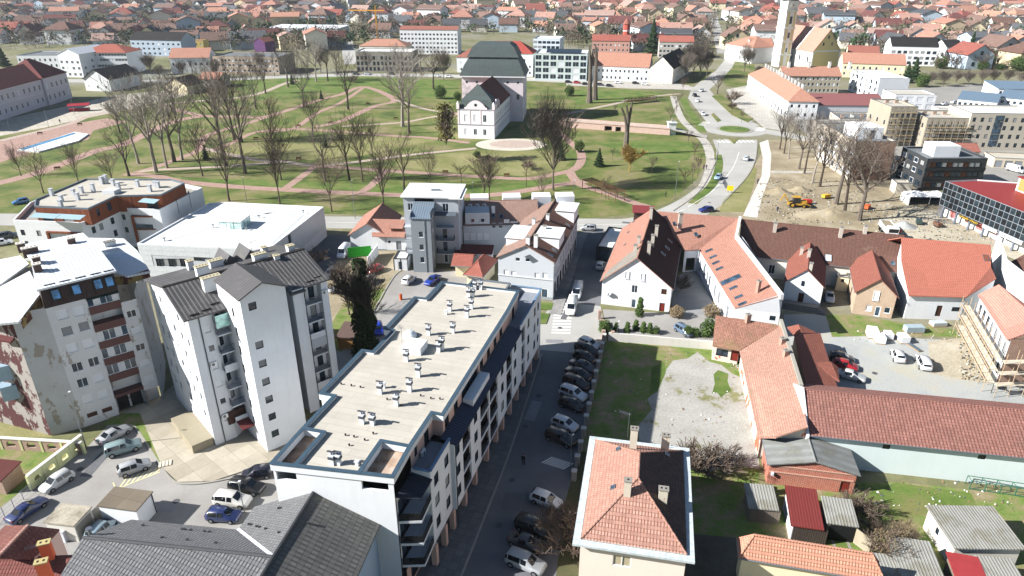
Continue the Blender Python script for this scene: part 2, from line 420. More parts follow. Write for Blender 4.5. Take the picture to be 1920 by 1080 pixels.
YARD = ground_mat('yard_grass', [(0.32, '5d7433'), (0.46, '778a45'), (0.56, '8f8560'), (0.7, 'a89b7e')], 0.32, 6, 4.0, 0.6)
TOWN = ground_mat('town_ground', [(0.3, '62683f'), (0.45, '7d7c58'), (0.55, '8d8870'), (0.7, '8a8f86')], 0.02, 6, 0.5, 0.2)
SOIL = ground_mat('bare_soil', [(0.3, '8a7d66'), (0.5, 'a09379'), (0.7, 'b8ad97')], 0.12, 6, 2.0, 0.6)
SOIL_PALE = ground_mat('pale_sandy_soil', [(0.3, 'a79d88'), (0.5, 'bcb29c'), (0.68, 'cfc7b4')], 0.08, 6, 2.0, 0.5)
GRAVEL = ground_mat('pale_gravel', [(0.3, 'a3a6a4'), (0.5, 'b5b7b3'), (0.65, 'bcb7a6')], 0.1, 6, 5.0, 0.4)
ROAD = asphalt('bab8b2', 'a9a7a1', 0.08); ROAD_SHADE = asphalt('7c7d80', '6a6b6f', 0.12); LOT = asphalt('a6a4a0', '938f8a', 0.15)
PAVE = slabs('c3beb4', 'b0aba2', 1.2, 1.2, 0.02, 0.3, 'paving'); CONC = slabs('b9b1a0', 'a39b8a', 2.6, 2.6, 0.02, 0.72)
REDPAVE = slabs('b89a8d', 'a5867a', 0.6, 0.3, 0.015, 0.4, 'red_pavers', 0.3); REDLIGHT = slabs('c4b2a5', 'b5a195', 0.6, 0.3, 0.015, 0.4, 'rose_pavers', 0.3)
KERB = plain('9a978f', 0.9, name='kerb'); MARK = plain('e9e8e2', 0.8, name='road_paint')
CRACKED = ground_mat('broken_concrete', [(0.30, '6c7a42'), (0.40, '8d8a66'), (0.43, 'a9a79f'), (0.62, 'b9b7b0'), (0.66, '98947c'), (0.74, '6f7a45')], 0.13, 8, 3.0, 0.5)
g = MB(); g.face([Vector((-5000, -300, 0)), Vector((5000, -300, 0)), Vector((5000, 9000, 0)), Vector((-5000, 9000, 0))])
tag(g.obj('ground', TOWN), kind='structure')
# park
sheet('park_lawn', [(-60, 400), (-60, 250), (90, 205), (240, 172), (420, 152), (640, 143), (860, 150), (1060, 153), (1180, 166), (1262, 176), (1300, 236), (1322, 262), (1330, 290), (1308, 335), (1255, 380), (1170, 404), (1090, 410), (750, 403), (420, 398), (120, 398)], LAWN, 1)
sheet('park_lawn_patch', [(420, 150), (640, 142), (770, 147), (860, 152), (858, 190), (700, 172), (560, 175), (480, 190)], LAWN_RICH, 2)
sheet('park_lawn_patch', [(300, 330), (640, 345), (900, 350), (1040, 335), (1090, 312), (1060, 345), (940, 368), (640, 364), (360, 345)], LAWN_RICH, 2)
sheet('park_lawn_patch', [(375, 288), (640, 250), (820, 262), (640, 300), (480, 300)], LAWN_BROWN, 2)
sheet('park_lawn_patch', [(760, 295), (900, 282), (1020, 283), (1070, 300), (1055, 318), (980, 330), (830, 322), (740, 312)], LAWN_BROWN, 2)
sheet('park_lawn_patch', [(1070, 168), (1180, 168), (1255, 178), (1180, 190), (1080, 196)], LAWN_RICH, 2)
sheet('park_lawn_patch', [(1110, 268), (1230, 262), (1310, 268), (1290, 300), (1200, 292)], LAWN_RICH, 2)
sheet('palace_square', [(-80, 262), (-80, 215), (0, 225), (140, 196), (215, 178), (330, 168), (352, 178), (250, 203), (160, 222), (90, 238), (0, 255)], slabs('c6bfb0', 'b5ae9f', 3.0, 3.0, 0.05, 0.9, 'plaza'), 3)
sheet('promenade_plaza', [(-60, 322), (-60, 285), (0, 262), (110, 236), (200, 222), (240, 228), (175, 245), (165, 262), (60, 285), (0, 305)], REDPAVE, 3)
PATHS = [
 (3.6, [(235, 326), (290, 330), (337, 340), (440, 350), (540, 356), (640, 361), (757, 366), (870, 367), (927, 365), (973, 359), (1040, 348), (1098, 340)], 0),
 (3.0, [(255, 323), (290, 314), (333, 298), (370, 283), (377, 267), (393, 252), (467, 230), (507, 217)], 0),
 (2.4, [(380, 278), (433, 290), (483, 300), (533, 303), (583, 310), (640, 307), (773, 290), (893, 278)], 1),
 (2.4, [(262, 322), (300, 318), (367, 315), (467, 309), (533, 303)], 1),
 (2.6, [(593, 311), (533, 355)], 0), (2.6, [(723, 320), (697, 347), (673, 363)], 0),
 (2.6, [(400, 280), (430, 270), (480, 248), (547, 242), (640, 247), (740, 255), (800, 258), (880, 268)], 0),
 (5.0, [(-40, 352), (50, 330), (110, 310), (180, 283), (233, 270), (320, 230), (380, 217)], 0),
 (3.4, [(0, 264), (127, 233), (187, 213), (333, 193), (467, 180), (533, 157), (560, 150)], 1),
 (3.6, [(307, 200), (380, 217), (447, 218), (500, 218), (600, 187), (640, 177), (683, 163), (740, 187), (700, 200), (640, 227), (590, 238)], 0),
 (2.4, [(480, 247), (547, 242), (593, 213), (640, 192), (683, 163)], 0),
 (2.2, [(640, 237), (750, 230), (807, 220), (858, 213)], 1), (2.2, [(740, 187), (800, 205), (858, 213)], 1),
 (3.0, [(583, 310), (640, 314), (723, 320), (827, 327), (930, 333), (990, 335), (1040, 327), (1077, 317), (1090, 300), (1087, 283), (1067, 265), (1048, 248), (1040, 235)], 0),
 (3.0, [(1068, 322), (1080, 340), (1097, 350), (1140, 363), (1185, 379), (1215, 388)], 0),
 (2.6, [(1050, 216), (1113, 203), (1160, 193), (1180, 187)], 1), (2.4, [(1220, 182), (1250, 178), (1275, 176)], 1),
]
for i, (w, pts, k) in enumerate(PATHS): ribbon('park_path', pts, w, (REDPAVE, REDLIGHT)[k], 4 + i * 0.3)
cc = P(958, 271); m = MB()
m.face([cc + Vector((math.cos(t) * 13.0, math.sin(t) * 9.5, 0.042)) for t in [2 * math.pi * k / 40 for k in range(40)]]); tag(m.obj('castle_terrace', slabs('d6cdbd', 'c7beae', 1.0, 1.0, 0.02, 0.2, 'terrace')), kind='structure')
m = MB(); m.face([cc + Vector((math.cos(t) * 9.0 + 1, math.sin(t) * 6.0 + .5, 0.046)) for t in [2 * math.pi * k / 40 for k in range(40)]]); tag(m.obj('castle_terrace_paving', REDLIGHT), kind='structure')
# main road, roundabout and its arms
ribbon('main_road', [(-120, 410), (60, 412), (330, 414), (640, 417), (900, 419), (1100, 421), (1190, 420), (1262, 400), (1322, 366), (1366, 322), (1382, 285), (1380, 262)], 9.0, ROAD, 5)
sheet('main_road_junction', [(1180, 432), (1250, 405), (1312, 362), (1338, 312), (1344, 282), (1336, 262), (1420, 262), (1418, 300), (1402, 330), (1352, 385), (1300, 420), (1250, 440)], ROAD, 6)
rc = P(1377, 243); m = MB(); m.face([rc + Vector((math.cos(2 * math.pi * k / 48) * 12.5, math.sin(2 * math.pi * k / 48) * 12.5, 0.03)) for k in range(48)]); tag(m.obj('roundabout', ROAD), kind='structure')
sheet('north_road', [(1330, 236), (1306, 205), (1290, 184), (1296, 168), (1316, 150), (1342, 133), (1362, 108), (1352, 92), (1366, 92), (1382, 108), (1372, 128), (1350, 150), (1330, 168), (1346, 186), (1386, 214), (1425, 236), (1377, 240)], ROAD, 6)
ribbon('park_street', [(40, 150), (300, 152), (560, 143), (700, 140), (860, 143), (1060, 152), (1190, 160), (1300, 166)], 12.0, ROAD, 3)
ribbon('east_road', [(1420, 244), (1470, 252), (1520, 262)], 8.0, ROAD, 6)
ribbon('cycle_path', [(1280, 386), (1318, 352), (1332, 312), (1330, 285), (1318, 262), (1282, 228), (1270, 205), (1262, 180)], 3.2, PAVE, 7)
ribbon('verge', [(1298, 382), (1336, 345), (1348, 312), (1346, 290)], 2.6, LAWN_RICH, 8)
ribbon('verge', [(1318, 248), (1302, 222), (1288, 200), (1280, 182)], 3.4, LAWN_RICH, 8)
sheet('verge_lawn', [(1334, 180), (1352, 176), (1372, 196), (1412, 222), (1402, 230), (1372, 216)], LAWN, 8, raise_=0.1)
sheet('splitter_island', [(1333, 215), (1338, 212), (1352, 226), (1345, 229)], LAWN, 8, raise_=0.12)
sheet('splitter_island', [(1366, 262), (1384, 262), (1376, 270)], LAWN, 8, raise_=0.12)
sheet('street_verge', [(1300, 131), (1340, 130), (1322, 150), (1290, 160), (1282, 158)], LAWN, 8)
sheet('church_green', [(1372, 118), (1412, 112), (1420, 140), (1405, 168), (1360, 160), (1352, 145)], LAWN, 2)
# works area on the right
sheet('works_ground', [(1340, 400), (1352, 378), (1402, 332), (1422, 298), (1440, 262), (1530, 262), (1640, 300), (1760, 370), (1920, 400), (1990, 470), (1700, 500), (1560, 470), (1400, 425)], SOIL, 5)
sheet('works_pale_ground', [(1640, 420), (1700, 385), (1780, 400), (1920, 455), (1990, 520), (1860, 470), (1690, 445)], SOIL_PALE, 6)
sheet('works_path', [(1393, 405), (1408, 372), (1428, 330), (1430, 296), (1424, 268), (1440, 262), (1446, 290), (1444, 330), (1428, 372), (1420, 408)], slabs('ded9cf', 'cfcabf', 2.0, 2.0, 0.03, 0.5, 'new_paving'), 7)
ribbon('works_path', [(1446, 322), (1500, 323), (1525, 323)], 2.4, PAVE, 7)
sheet('works_verge', [(1348, 398), (1356, 376), (1402, 332), (1412, 310), (1420, 318), (1412, 352), (1396, 398)], LAWN_BROWN, 8)
# the street between the block and the parked cars
sheet('side_street', [(700, 1100), (1000, 660), (1040, 562), (1092, 432), (1160, 432), (1124, 575), (1136, 640), (1074, 880), (1040, 1100)], ROAD_SHADE, 4)  # same asphalt as the sunlit corner, darkened to carry the block's shade
sheet('street_corner', [(1004, 655), (1012, 600), (1040, 566), (1126, 574), (1138, 640), (1080, 662)], ROAD, 5)
sheet('pavement', [(720, 1100), (858, 1100), (905, 980), (958, 842), (998, 720), (1014, 668), (1003, 655), (850, 900)], slabs('7b7b7c', '6e6e70', 1.0, 1.0, 0.02, 0.28, 'pavement'), 5, raise_=0.12)
ribbon('kerb', [(858, 1098), (905, 980), (958, 842), (998, 720), (1016, 664)], 0.22, KERB, 6, 'structure', 0.12, 0.12)
ribbon('pavement', [(1040, 590), (1060, 530), (1080, 470), (1094, 436)], 2.4, slabs('9a9896', '8c8a88', 1.0, 1.0, 0.02, 0.28, 'pavement'), 6, 'structure', 0.1, 0.1)
for k in range(11):
 t = k / 10; a = P(1041 - 7 * t, 570 + 55 * t); ux = Vector((1, -0.03, 0)); uy = Vector((0, 1, 0)); m = MB()
 q = a; m.face([q + UZ(.026), q + ux * 3.4 + UZ(.026), q + ux * 3.4 + uy * 0.5 + UZ(.026), q + uy * 0.5 + UZ(.026)])
 tag(m.obj('crossing_stripe', MARK), kind='structure')
for k in range(9):   # hatched bay in the street
 a = P(1016, 868) + Vector((k * 0.33, -k * 0.16, 0.024)); m = MB(); d = Vector((1.5, 1.2, 0)); n = Vector((0.09, -0.05, 0)); m.face([a - n, a + n, a + d + n, a + d - n]); tag(m.obj('hatched_bay_line', MARK), kind='structure')
# grass islands by the crossing
sheet('grass_island', [(1012, 568), (1038, 569), (1034, 582), (1012, 581)], LAWN_RICH, 7, raise_=0.12)
sheet('grass_island', [(1012, 588), (1031, 589), (1024, 608), (1012, 608)], LAWN_RICH, 7, raise_=0.12)
# behind the flats: car park and rough ground
sheet('rear_car_park', [(735, 520), (765, 505), (900, 505), (900, 560), (760, 660), (640, 700), (560, 640), (620, 560), (700, 590)], LOT, 3)
sheet('rear_rough_ground', [(560, 640), (640, 470), (760, 470), (765, 505), (735, 520), (690, 600), (640, 660)], SOIL, 4)
sheet('rear_grass', [(650, 560), (700, 545), (735, 520), (718, 560), (690, 600), (640, 660), (600, 640)], YARD, 5)
sheet('rear_side_yard', [(560, 480), (620, 440), (760, 440), (762, 475), (650, 490), (600, 560), (560, 600)], asphalt('77787a', '606264'), 3)
ribbon('kerb', [(690, 605), (722, 545), (742, 515), (762, 503)], 0.3, KERB, 6, 'structure', 0.1, 0.1)
# left car park, plaza and gardens
sheet('left_car_park', [(-60, 1000), (60, 905), (160, 842), (205, 795), (260, 800), (300, 870), (330, 905), (520, 862), (560, 900), (480, 1000), (200, 1060), (-60, 1120)], LOT, 3)
sheet('left_plaza', [(262, 775), (330, 720), (420, 770), (520, 790), (560, 850), (400, 903), (335, 905), (305, 878)], CONC, 5, raise_=0.12)
sheet('plaza_verge', [(195, 796), (215, 776), (262, 776), (300, 830), (325, 860), (296, 868), (262, 812), (242, 796), (205, 800)], YARD, 6, raise_=0.11)
sheet('alley', [(215, 776), (290, 748), (330, 722), (262, 776)], CONC, 4)
ribbon('kerb', [(200, 800), (242, 798), (258, 808), (296, 866), (320, 898), (345, 908), (400, 904), (512, 880)], 0.25, KERB, 8, 'structure', 0.12, 0.12)
sheet('left_garden', [(-80, 860), (0, 815), (90, 822), (160, 838), (60, 915), (-60, 1000)], YARD, 2)
sheet('left_lawn', [(-80, 800), (70, 760), (100, 820), (0, 818)], LAWN_BROWN, 3)
for k in range(7):
 a = P(222 + k * 11.0, 917 - k * 4.6); b = P(240 + k * 11.0, 893 - k * 3.2); d = (b - a).normalized(); n = Vector((-d.y, d.x, 0)) * 0.09; m = MB(); dz = UZ(0.02); m.face([a - n + dz, b - n + dz, b + n + dz, a + n + dz][::1]); tag(m.obj('hatched_bay_line', plain('d8cfa0', name='road_paint')), kind='structure')
ribbon('hatched_bay_line', [(214, 919), (300, 885)], 0.15, plain('d8cfa0', name='road_paint'), 6); ribbon('hatched_bay_line', [(212, 905), (219, 921)], 0.15, plain('d8cfa0', name='road_paint'), 6)
# courtyards on the right
sheet('white_house_yard', [(1130, 580), (1260, 588), (1345, 590), (1340, 640), (1140, 628)], LOT, 3)
sheet('inner_yard', [(1262, 520), (1312, 500), (1345, 590), (1260, 590)], asphalt('9a9b9b', '858687'), 4)
sheet('vacant_lot', [(1136, 636), (1340, 645), (1400, 660), (1425, 850), (1420, 960), (1290, 960), (1090, 880), (1085, 840)], YARD, 3)
sheet('vacant_lot_concrete', [(1250, 692), (1262, 676), (1290, 672), (1308, 660), (1330, 678), (1352, 684), (1372, 700), (1398, 712), (1406, 760), (1420, 800), (1424, 880), (1380, 872), (1330, 884), (1262, 850), (1200, 842), (1196, 800), (1222, 768), (1214, 748), (1236, 728)], CRACKED, 4)
sheet('vacant_lot_grass', [(1338, 702), (1346, 694), (1355, 697), (1366, 701), (1364, 714), (1371, 733), (1361, 738), (1352, 745), (1344, 736), (1335, 738), (1340, 720)], LAWN_RICH, 5)
sheet('vacant_lot_grass', [(1222, 690), (1246, 678), (1248, 700), (1232, 735), (1218, 742)], LAWN_RICH, 5)
sheet('works_yard', [(1470, 590), (1545, 588), (1620, 630), (1830, 640), (1920, 720), (1960, 800), (1500, 760), (1470, 640)], GRAVEL, 3)
sheet('works_yard_grass', [(1548, 590), (1600, 590), (1690, 605), (1790, 618), (1800, 632), (1640, 630), (1560, 632)], YARD, 4)
sheet('works_yard_soil', [(1740, 640), (1822, 632), (1880, 705), (1870, 720), (1800, 712), (1745, 700)], SOIL_PALE, 4)
sheet('lower_yard', [(1290, 900), (1420, 910), (1600, 905), (1700, 905), (1960, 935), (1960, 1120), (1280, 1120)], YARD, 4)
sheet('lower_yard_dark_soil', [(1290, 1000), (1400, 1010), (1420, 1100), (1280, 1100)], ground_mat('dark_yard_soil', [(0.3, '4f4a3f'), (0.6, '6e685a')], 0.3), 5)  # soil patch in a darker tone
sheet('lower_yard_grass', [(1620, 925), (1680, 905), (1820, 925), (1832, 950), (1760, 955), (1690, 978), (1650, 975)], LAWN_RICH, 5)
sheet('lower_yard_grass', [(1470, 1020), (1590, 1010), (1620, 1090), (1480, 1090)], LAWN_RICH, 5)
for pts in ([(1560, 1012), (1590, 1090)], [(1586, 1008), (1618, 1090)]): ribbon('wheel_track', pts, 0.35, plain('8d8a80', 0.9, name='track'), 7)
sheet('house_garden', [(1040, 1100), (1060, 940), (1086, 845), (1110, 850), (1085, 1100)], ground_mat('shady_garden', [(0.3, '4a5230'), (0.6, '5f5c42')], 0.4), 5)
rcl = LAWN_RICH; m = MB(); m.cyl(rc + UZ(.02), rc + UZ(.3), 6.0, 5.7, 40); tag(m.obj('roundabout_island', rcl), kind='structure')
m = MB(); m.cyl(rc + UZ(.01), rc + UZ(.12), 7.4, 7.3, 40); tag(m.obj('roundabout_apron', KERB), kind='structure')
sheet('market_paving', [(1362, 168), (1402, 160), (1478, 222), (1470, 246), (1432, 240), (1412, 222), (1376, 196)], PAVE, 7)
sheet('office_forecourt', [(1060, 150), (1290, 158), (1300, 168), (1180, 166), (1062, 160)], PAVE, 4)
sheet('block_yard', [(1480, 228), (1530, 205), (1670, 168), (1960, 150), (1960, 340), (1760, 340), (1640, 305), (1530, 266)], asphalt('a5a29b', '8f8c86', 0.1), 4)
for x, y in ((1050, 615), (985, 800), (960, 900), (1010, 742), (935, 985), (330, 940), (150, 880), (370, 885), (1075, 520), (1330, 380), (1390, 300), (1310, 195), (790, 560), (1640, 700)):
 m = MB(); q = P(x, y); m.cyl(q, q + UZ(.05), .42, n=14); tag(m.obj('manhole_cover', plain('57585a', .7, name='iron')), kind='structure')
for i, (x, y, w, h) in enumerate(((1000, 770, 1.6, 5), (960, 940, 2.2, 3), (1040, 640, 3, 1.2), (1060, 590, 1.1, 4), (300, 950, 4, 1.5), (180, 870, 1.4, 5), (820, 545, 3, 2), (1360, 345, 1.2, 9), (900, 418, 14, 1.4), (1200, 420, 9, 1.2))):
 m = MB(); f = Fr(P(x, y), R(-16 + 7 * (i % 3))); z = .03 + i * .0005; m.face([f(-w / 2, -h / 2, z), f(w / 2, -h / 2, z), f(w / 2, h / 2, z), f(-w / 2, h / 2, z)]); tag(m.obj('asphalt_patch', asphalt('6e6f72', '626367', .5) if i % 2 else asphalt('97979a', '86878a', .5)), kind='structure')
for x0, y0, n, w, h in ((1349, 268, 9, 1.0, 3.2), (1322, 236, 6, .9, 3.0), (1430, 246, 5, .9, 3.0)):
 for k in range(n): m = MB(); f = Fr(P(x0, y0), R(4 if n > 6 else 60)); z = .036; m.face([f(k * w * 1.6, 0, z), f(k * w * 1.6 + w * .8, 0, z), f(k * w * 1.6 + w * .8, h, z), f(k * w * 1.6, h, z)]); tag(m.obj('crossing_stripe', MARK), kind='structure')
ribbon('lane_line', [(1386, 285), (1372, 318), (1336, 358), (1290, 388)], .18, MARK, 9.5); ribbon('lane_line', [(1285, 392), (1200, 419), (1000, 420), (700, 418), (300, 413)], .15, MARK, 9.5)
ribbon('kerb', [(1346, 284), (1338, 312), (1312, 358), (1262, 396)], .3, KERB, 9.8, 'structure', .1, .1); ribbon('kerb', [(1420, 268), (1416, 300), (1400, 332), (1354, 382)], .3, KERB, 9.8, 'structure', .1, .1)
# ---------------------------------------------------------------- building kit
def obox(mb, c, ax, ay, az, mi=0):
 """oriented box: centre and three half-axis vectors"""
 c = Vector(c); P8 = [c + ax * i + ay * j + az * k for k in (-1, 1) for j in (-1, 1) for i in (-1, 1)]
 for f in ((0, 2, 3, 1), (4, 5, 7, 6), (0, 1, 5, 4), (2, 6, 7, 3), (0, 4, 6, 2), (1, 3, 7, 5)): mb.face([P8[i] for i in f], mi)
CH_BRICK = brickwall('9c5a45', '8a4c3a', 'b8a99a', 0.25, 0.09); CH_GREY = plaster('b9b1a6', 0.5); CH_WHITE = plaster('e6e4de', 0.4); CH_ORANGE = plaster('d7643f', 0.4)
CH_CAP = plaster('8f8a82', 0.5); DARK = plain('17181a', 0.8, name='dark'); METAL = plain('9aa0a6', 0.35, 0.8, name='galvanised'); GUT = plain('8d9298', 0.45, 0.6, name='gutter')
def chimney(roof, p, w=0.6, d=0.6, h=1.6, mat=None, rz=0.0, sink=1.2, cap=CH_CAP, name='chimney', vents=True):
 f = Fr(p, rz); m = MB(); z = p[2]
 m.box(f, -w / 2, w / 2, -d / 2, d / 2, z - sink, z + h, 0); m.box(f, -w / 2 - .08, w / 2 + .08, -d / 2 - .08, d / 2 + .08, z + h, z + h + .12, 1)
 if vents:
  n = max(1, int(w / 0.4))
  for k in range(n):
   x = -w / 2 + w * (k + .5) / n; m.box(f, x - .09, x + .09, -.12, .12, z + h + .121, z + h + .135, 2)
 return m.obj(name, [mat or CH_GREY, cap, DARK], roof)
def vent_pipe(roof, p, r=0.07, h=0.7, mat=None, name='vent_pipe'):
 m = MB(); p = Vector(p); m.cyl(p - UZ(.2), p + UZ(h), r, n=6); m.cyl(p + UZ(h), p + UZ(h + .12), r * 1.9, n=6); return m.obj(name, mat or METAL, roof)
def plane_z(poly, x, y):
 n = (poly[1] - poly[0]).cross(poly[2] - poly[0]); return poly[0].z - (n.x * (x - poly[0].x) + n.y * (y - poly[0].y)) / n.z
def roof_window(roof, poly, p, w=0.8, h=1.2, fm=None, gm=None, lift=0.06):
 """skylight lying in a roof plane, p = (x, y)"""
 n = (poly[1] - poly[0]).cross(poly[2] - poly[0]).normalized(); n = n if n.z > 0 else -n
 t = UZ(1).cross(n); t = t.normalized() if t.length > 1e-3 else Vector((1, 0, 0)); s = n.cross(t)
 c = Vector((p[0], p[1], plane_z(poly, p[0], p[1]))) + n * lift; m = MB(); fr = 0.08
 for a, b, hw, hh in ((0, h / 2 - fr / 2, w / 2, fr / 2), (0, -h / 2 + fr / 2, w / 2, fr / 2), (w / 2 - fr / 2, 0, fr / 2, h / 2 - fr), (-w / 2 + fr / 2, 0, fr / 2, h / 2 - fr)): obox(m, c + t * a + s * b, t * hw, s * hh, n * 0.07)
 o = m.obj('roof_window', fm or METAL, roof); m = MB(); obox(m, c, t * (w / 2 - fr), s * (h / 2 - fr), n * 0.03); m.obj('pane', gm or GL2, o) if roof.parent is None else m.obj('pane', gm or GL2, roof)
 return o
def px_on(poly, x, y):
 """where the photo ray through pixel (x, y) meets a roof plane"""
 u = (x - 960) / FPX; v = -(y - 540) / FPX; d = Vector((u, CT + v * ST, -ST + v * CT)); o = UZ(CAM_H)
 n = (poly[1] - poly[0]).cross(poly[2] - poly[0]); t = (poly[0] - o).dot(n) / d.dot(n); return o + d * t
def px_wall(A, B, x, y):
 """photo pixel on the vertical plane through A-B -> (u, z)"""
 u = (x - 960) / FPX; v = -(y - 540) / FPX; d = Vector((u, CT + v * ST, -ST + v * CT)); o = UZ(CAM_H)
 w = Vector((B[0] - A[0], B[1] - A[1], 0)); n = Vector((w.y, -w.x, 0)); t = (Vector((A[0], A[1], 0)) - o).dot(n) / d.dot(n); q = o + d * t
 return (q - Vector((A[0], A[1], q.z))).dot(w.normalized()), q.z
def pwin(A, B, x0, y0, x1, y1, sty='w'):
 """window from its photo corners (left-bottom .. right-top) on wall A-B"""
 u0, z0 = px_wall(A, B, x0, y0); u1, z1 = px_wall(A, B, x1, y1)
 return (min(u0, u1), min(z0, z1), abs(u1 - u0), abs(z1 - z0), sty)
def pwc(A, B, x, y, w, h, sty='w'):
 u, z = px_wall(A, B, x, y); return (u - w / 2, z - h / 2, w, h, sty)
FOOT = []
class Bld:
 """a rectangular building in a local frame: walls, roof, windows, chimneys"""
 def __init__(s, name, label, cat, fr, L, D, z, wm, rm, kind='gable', ridge='v', rise=3.0, over=0.4, rp=0.5, wins=None, group=None, hip=None, th=0.16, base=0.0, gable_mat=None, coping=None, flat_drop=0.5, gutter=True, ridge_cap=True, basewin=None, T=None, plinth=None):
  s.f, s.L, s.D, s.z, s.rise = fr, L, D, z, rise; o = over; wins = wins or {}
  s.T = T or thing(name, label, cat, fr(L / 2, D / 2), group=group); m = MB(); s.mb = m
  s.c = [fr(o, o), fr(L - o, o), fr(L - o, D - o), fr(o, D - o)] if kind != 'flat' else [fr(0, 0), fr(L, 0), fr(L, D), fr(0, D)]
  FOOT.extend((*fr(L * a, D * b)[:2], min(L, D) * .55) for a in (.15, .5, .85) for b in (.15, .5, .85)) if L > 3 else None
  zw = z
  if kind == 'gable': zw = z + rise * o / ((L * min(rp, 1 - rp)) if ridge == 'v' else (D * min(rp, 1 - rp))) - 0.03
  if kind == 'shed': zw = z
  if kind == 'hip': zw = z + 0.05
  for k in range(4):
   A, B = s.c[k], s.c[(k + 1) % 4]; w = wins.get(k, ())
   if callable(w): w = w(A, B)
   facade(s.T, m, A, B, base, zw, w)
  X = lambda u, v, zz: fr(u, v, zz)
  s.polys = []
  if kind == 'gable':
   if ridge == 'v':
    r = L * rp; s.polys = [[X(0, 0, z), X(r, 0, z + rise), X(r, D, z + rise), X(0, D, z)], [X(r, 0, z + rise), X(L, 0, z), X(L, D, z), X(r, D, z + rise)]]
    for vv, fl in ((o, 0), (D - o, 1)):
     t = [X(o, vv, zw), X(L - o, vv, zw), X(r, vv, z + rise - .05)]; m.face(t if not fl else t[::-1], 1 if gable_mat else 0)
    s.rl = (X(r, 0, z + rise), X(r, D, z + rise)); s.eaves = [(X(0, 0, z), X(0, D, z)), (X(L, 0, z), X(L, D, z))]
   else:
    r = D * rp; s.polys = [[X(0, 0, z), X(L, 0, z), X(L, r, z + rise), X(0, r, z + rise)], [X(0, r, z + rise), X(L, r, z + rise), X(L, D, z), X(0, D, z)]]
    for uu, fl in ((o, 1), (L - o, 0)):
     t = [X(uu, o, zw), X(uu, D - o, zw), X(uu, r, z + rise - .05)]; m.face(t if not fl else t[::-1], 1 if gable_mat else 0)
    s.rl = (X(0, r, z + rise), X(L, r, z + rise)); s.eaves = [(X(0, 0, z), X(L, 0, z)), (X(0, D, z), X(L, D, z))]
  elif kind == 'hip':
   if ridge == 'v':
    h = min(hip if hip is not None else L / 2, D / 2); a, b = X(L / 2, h, z + rise), X(L / 2, D - h, z + rise)
    s.polys = [[X(0, 0, z), X(L, 0, z), a], [X(L, 0, z), X(L, D, z), b, a], [X(L, D, z), X(0, D, z), b], [X(0, D, z), X(0, 0, z), a, b]]
   else:
    h = min(hip if hip is not None else D / 2, L / 2); a, b = X(h, D / 2, z + rise), X(L - h, D / 2, z + rise)
    s.polys = [[X(0, 0, z), X(L, 0, z), b, a], [X(L, 0, z), X(L, D, z), b], [X(L, D, z), X(0, D, z), a, b], [X(0, D, z), X(0, 0, z), a]]
   s.rl = (a, b); s.eaves = [(X(0, 0, z), X(L, 0, z)), (X(L, 0, z), X(L, D, z)), (X(0, 0, z), X(0, D, z))]
  elif kind == 'shed':
   if ridge == 'v': zz = (z, z + rise, z + rise, z)      # rises along u
   else: zz = (z, z, z + rise, z + rise)                 # rises along v
   s.polys = [[X(0, 0, zz[0]), X(L, 0, zz[1]), X(L, D, zz[2]), X(0, D, zz[3])]]; s.rl = None; s.eaves = []
   hh = [plane_z(s.polys[0], p.x, p.y) - .05 for p in s.c]
   for k in range(4):
    A, B = s.c[k], s.c[(k + 1) % 4]; a, b = hh[k], hh[(k + 1) % 4]
    pts = [A + UZ(z), B + UZ(z)]
    if b > z + .02: pts.append(B + UZ(b))
    if a > z + .02: pts.append(A + UZ(a))
    if len(pts) > 2: m.face(pts)
  elif kind == 'flat':
   s.polys = [[X(.25, .25, z - flat_drop), X(L - .25, .25, z - flat_drop), X(L - .25, D - .25, z - flat_drop), X(.25, D - .25, z - flat_drop)]]; s.rl = None; s.eaves = []
   q = [X(.25, .25, 0), X(L - .25, .25, 0), X(L - .25, D - .25, 0), X(.25, D - .25, 0)]
   for k in range(4): m.face([q[(k + 1) % 4] + UZ(z - flat_drop - .3), q[k] + UZ(z - flat_drop - .3), q[k] + UZ(z), q[(k + 1) % 4] + UZ(z)])
  mats = [wm] + ([gable_mat] if gable_mat else [])
  s.wall = m.obj('wall', mats, s.T)
  r = MB()
  for p in s.polys: r.slab(p, th, 0)
  s.roof = r.obj('roof', rm, s.T)
  if kind == 'flat':
   cp = MB()
   for a in ((-.05, L + .05, -.05, .3), (-.05, L + .05, D - .3, D + .05), (-.05, .3, .3, D - .3), (L - .3, L + .05, .3, D - .3)): cp.box(fr, *a, z, z + .08)
   cp.obj('coping', coping or METAL, s.T)
  if plinth:
   pl = MB(); e = 0.04
   for k in range(4):
    A, B = s.c[k], s.c[(k + 1) % 4]; d = (B - A).normalized(); n = Vector((d.y, -d.x, 0)) * e; pl.face([A + n, B + n, B + n + UZ(plinth[0]), A + n + UZ(plinth[0])])
   pl.obj('plinth', plinth[1], s.T)
  if s.rl and ridge_cap:
   rr = MB(); rr.cyl(s.rl[0] + UZ(-.02), s.rl[1] + UZ(-.02), 0.13, n=6)
   if kind == 'hip':
    for e, pts in ((s.rl[0], (s.polys[0] if ridge == 'v' else s.polys[3])), (s.rl[1], (s.polys[2] if ridge == 'v' else s.polys[1]))):
     for q in pts[:2]: rr.cyl(e, Vector(q) + UZ(.02), 0.1, n=6)
   rr.obj('ridge', rm, s.roof)
  if gutter:
   for a, b in s.eaves:
    gm = MB(); gm.cyl(a - UZ(.1), b - UZ(.1), 0.09, n=6); gm.obj('gutter', GUT, s.T)
 def top(s, u, v, k=0):
  q = s.f(u, v); return Vector((q.x, q.y, plane_z(s.polys[k], q.x, q.y)))
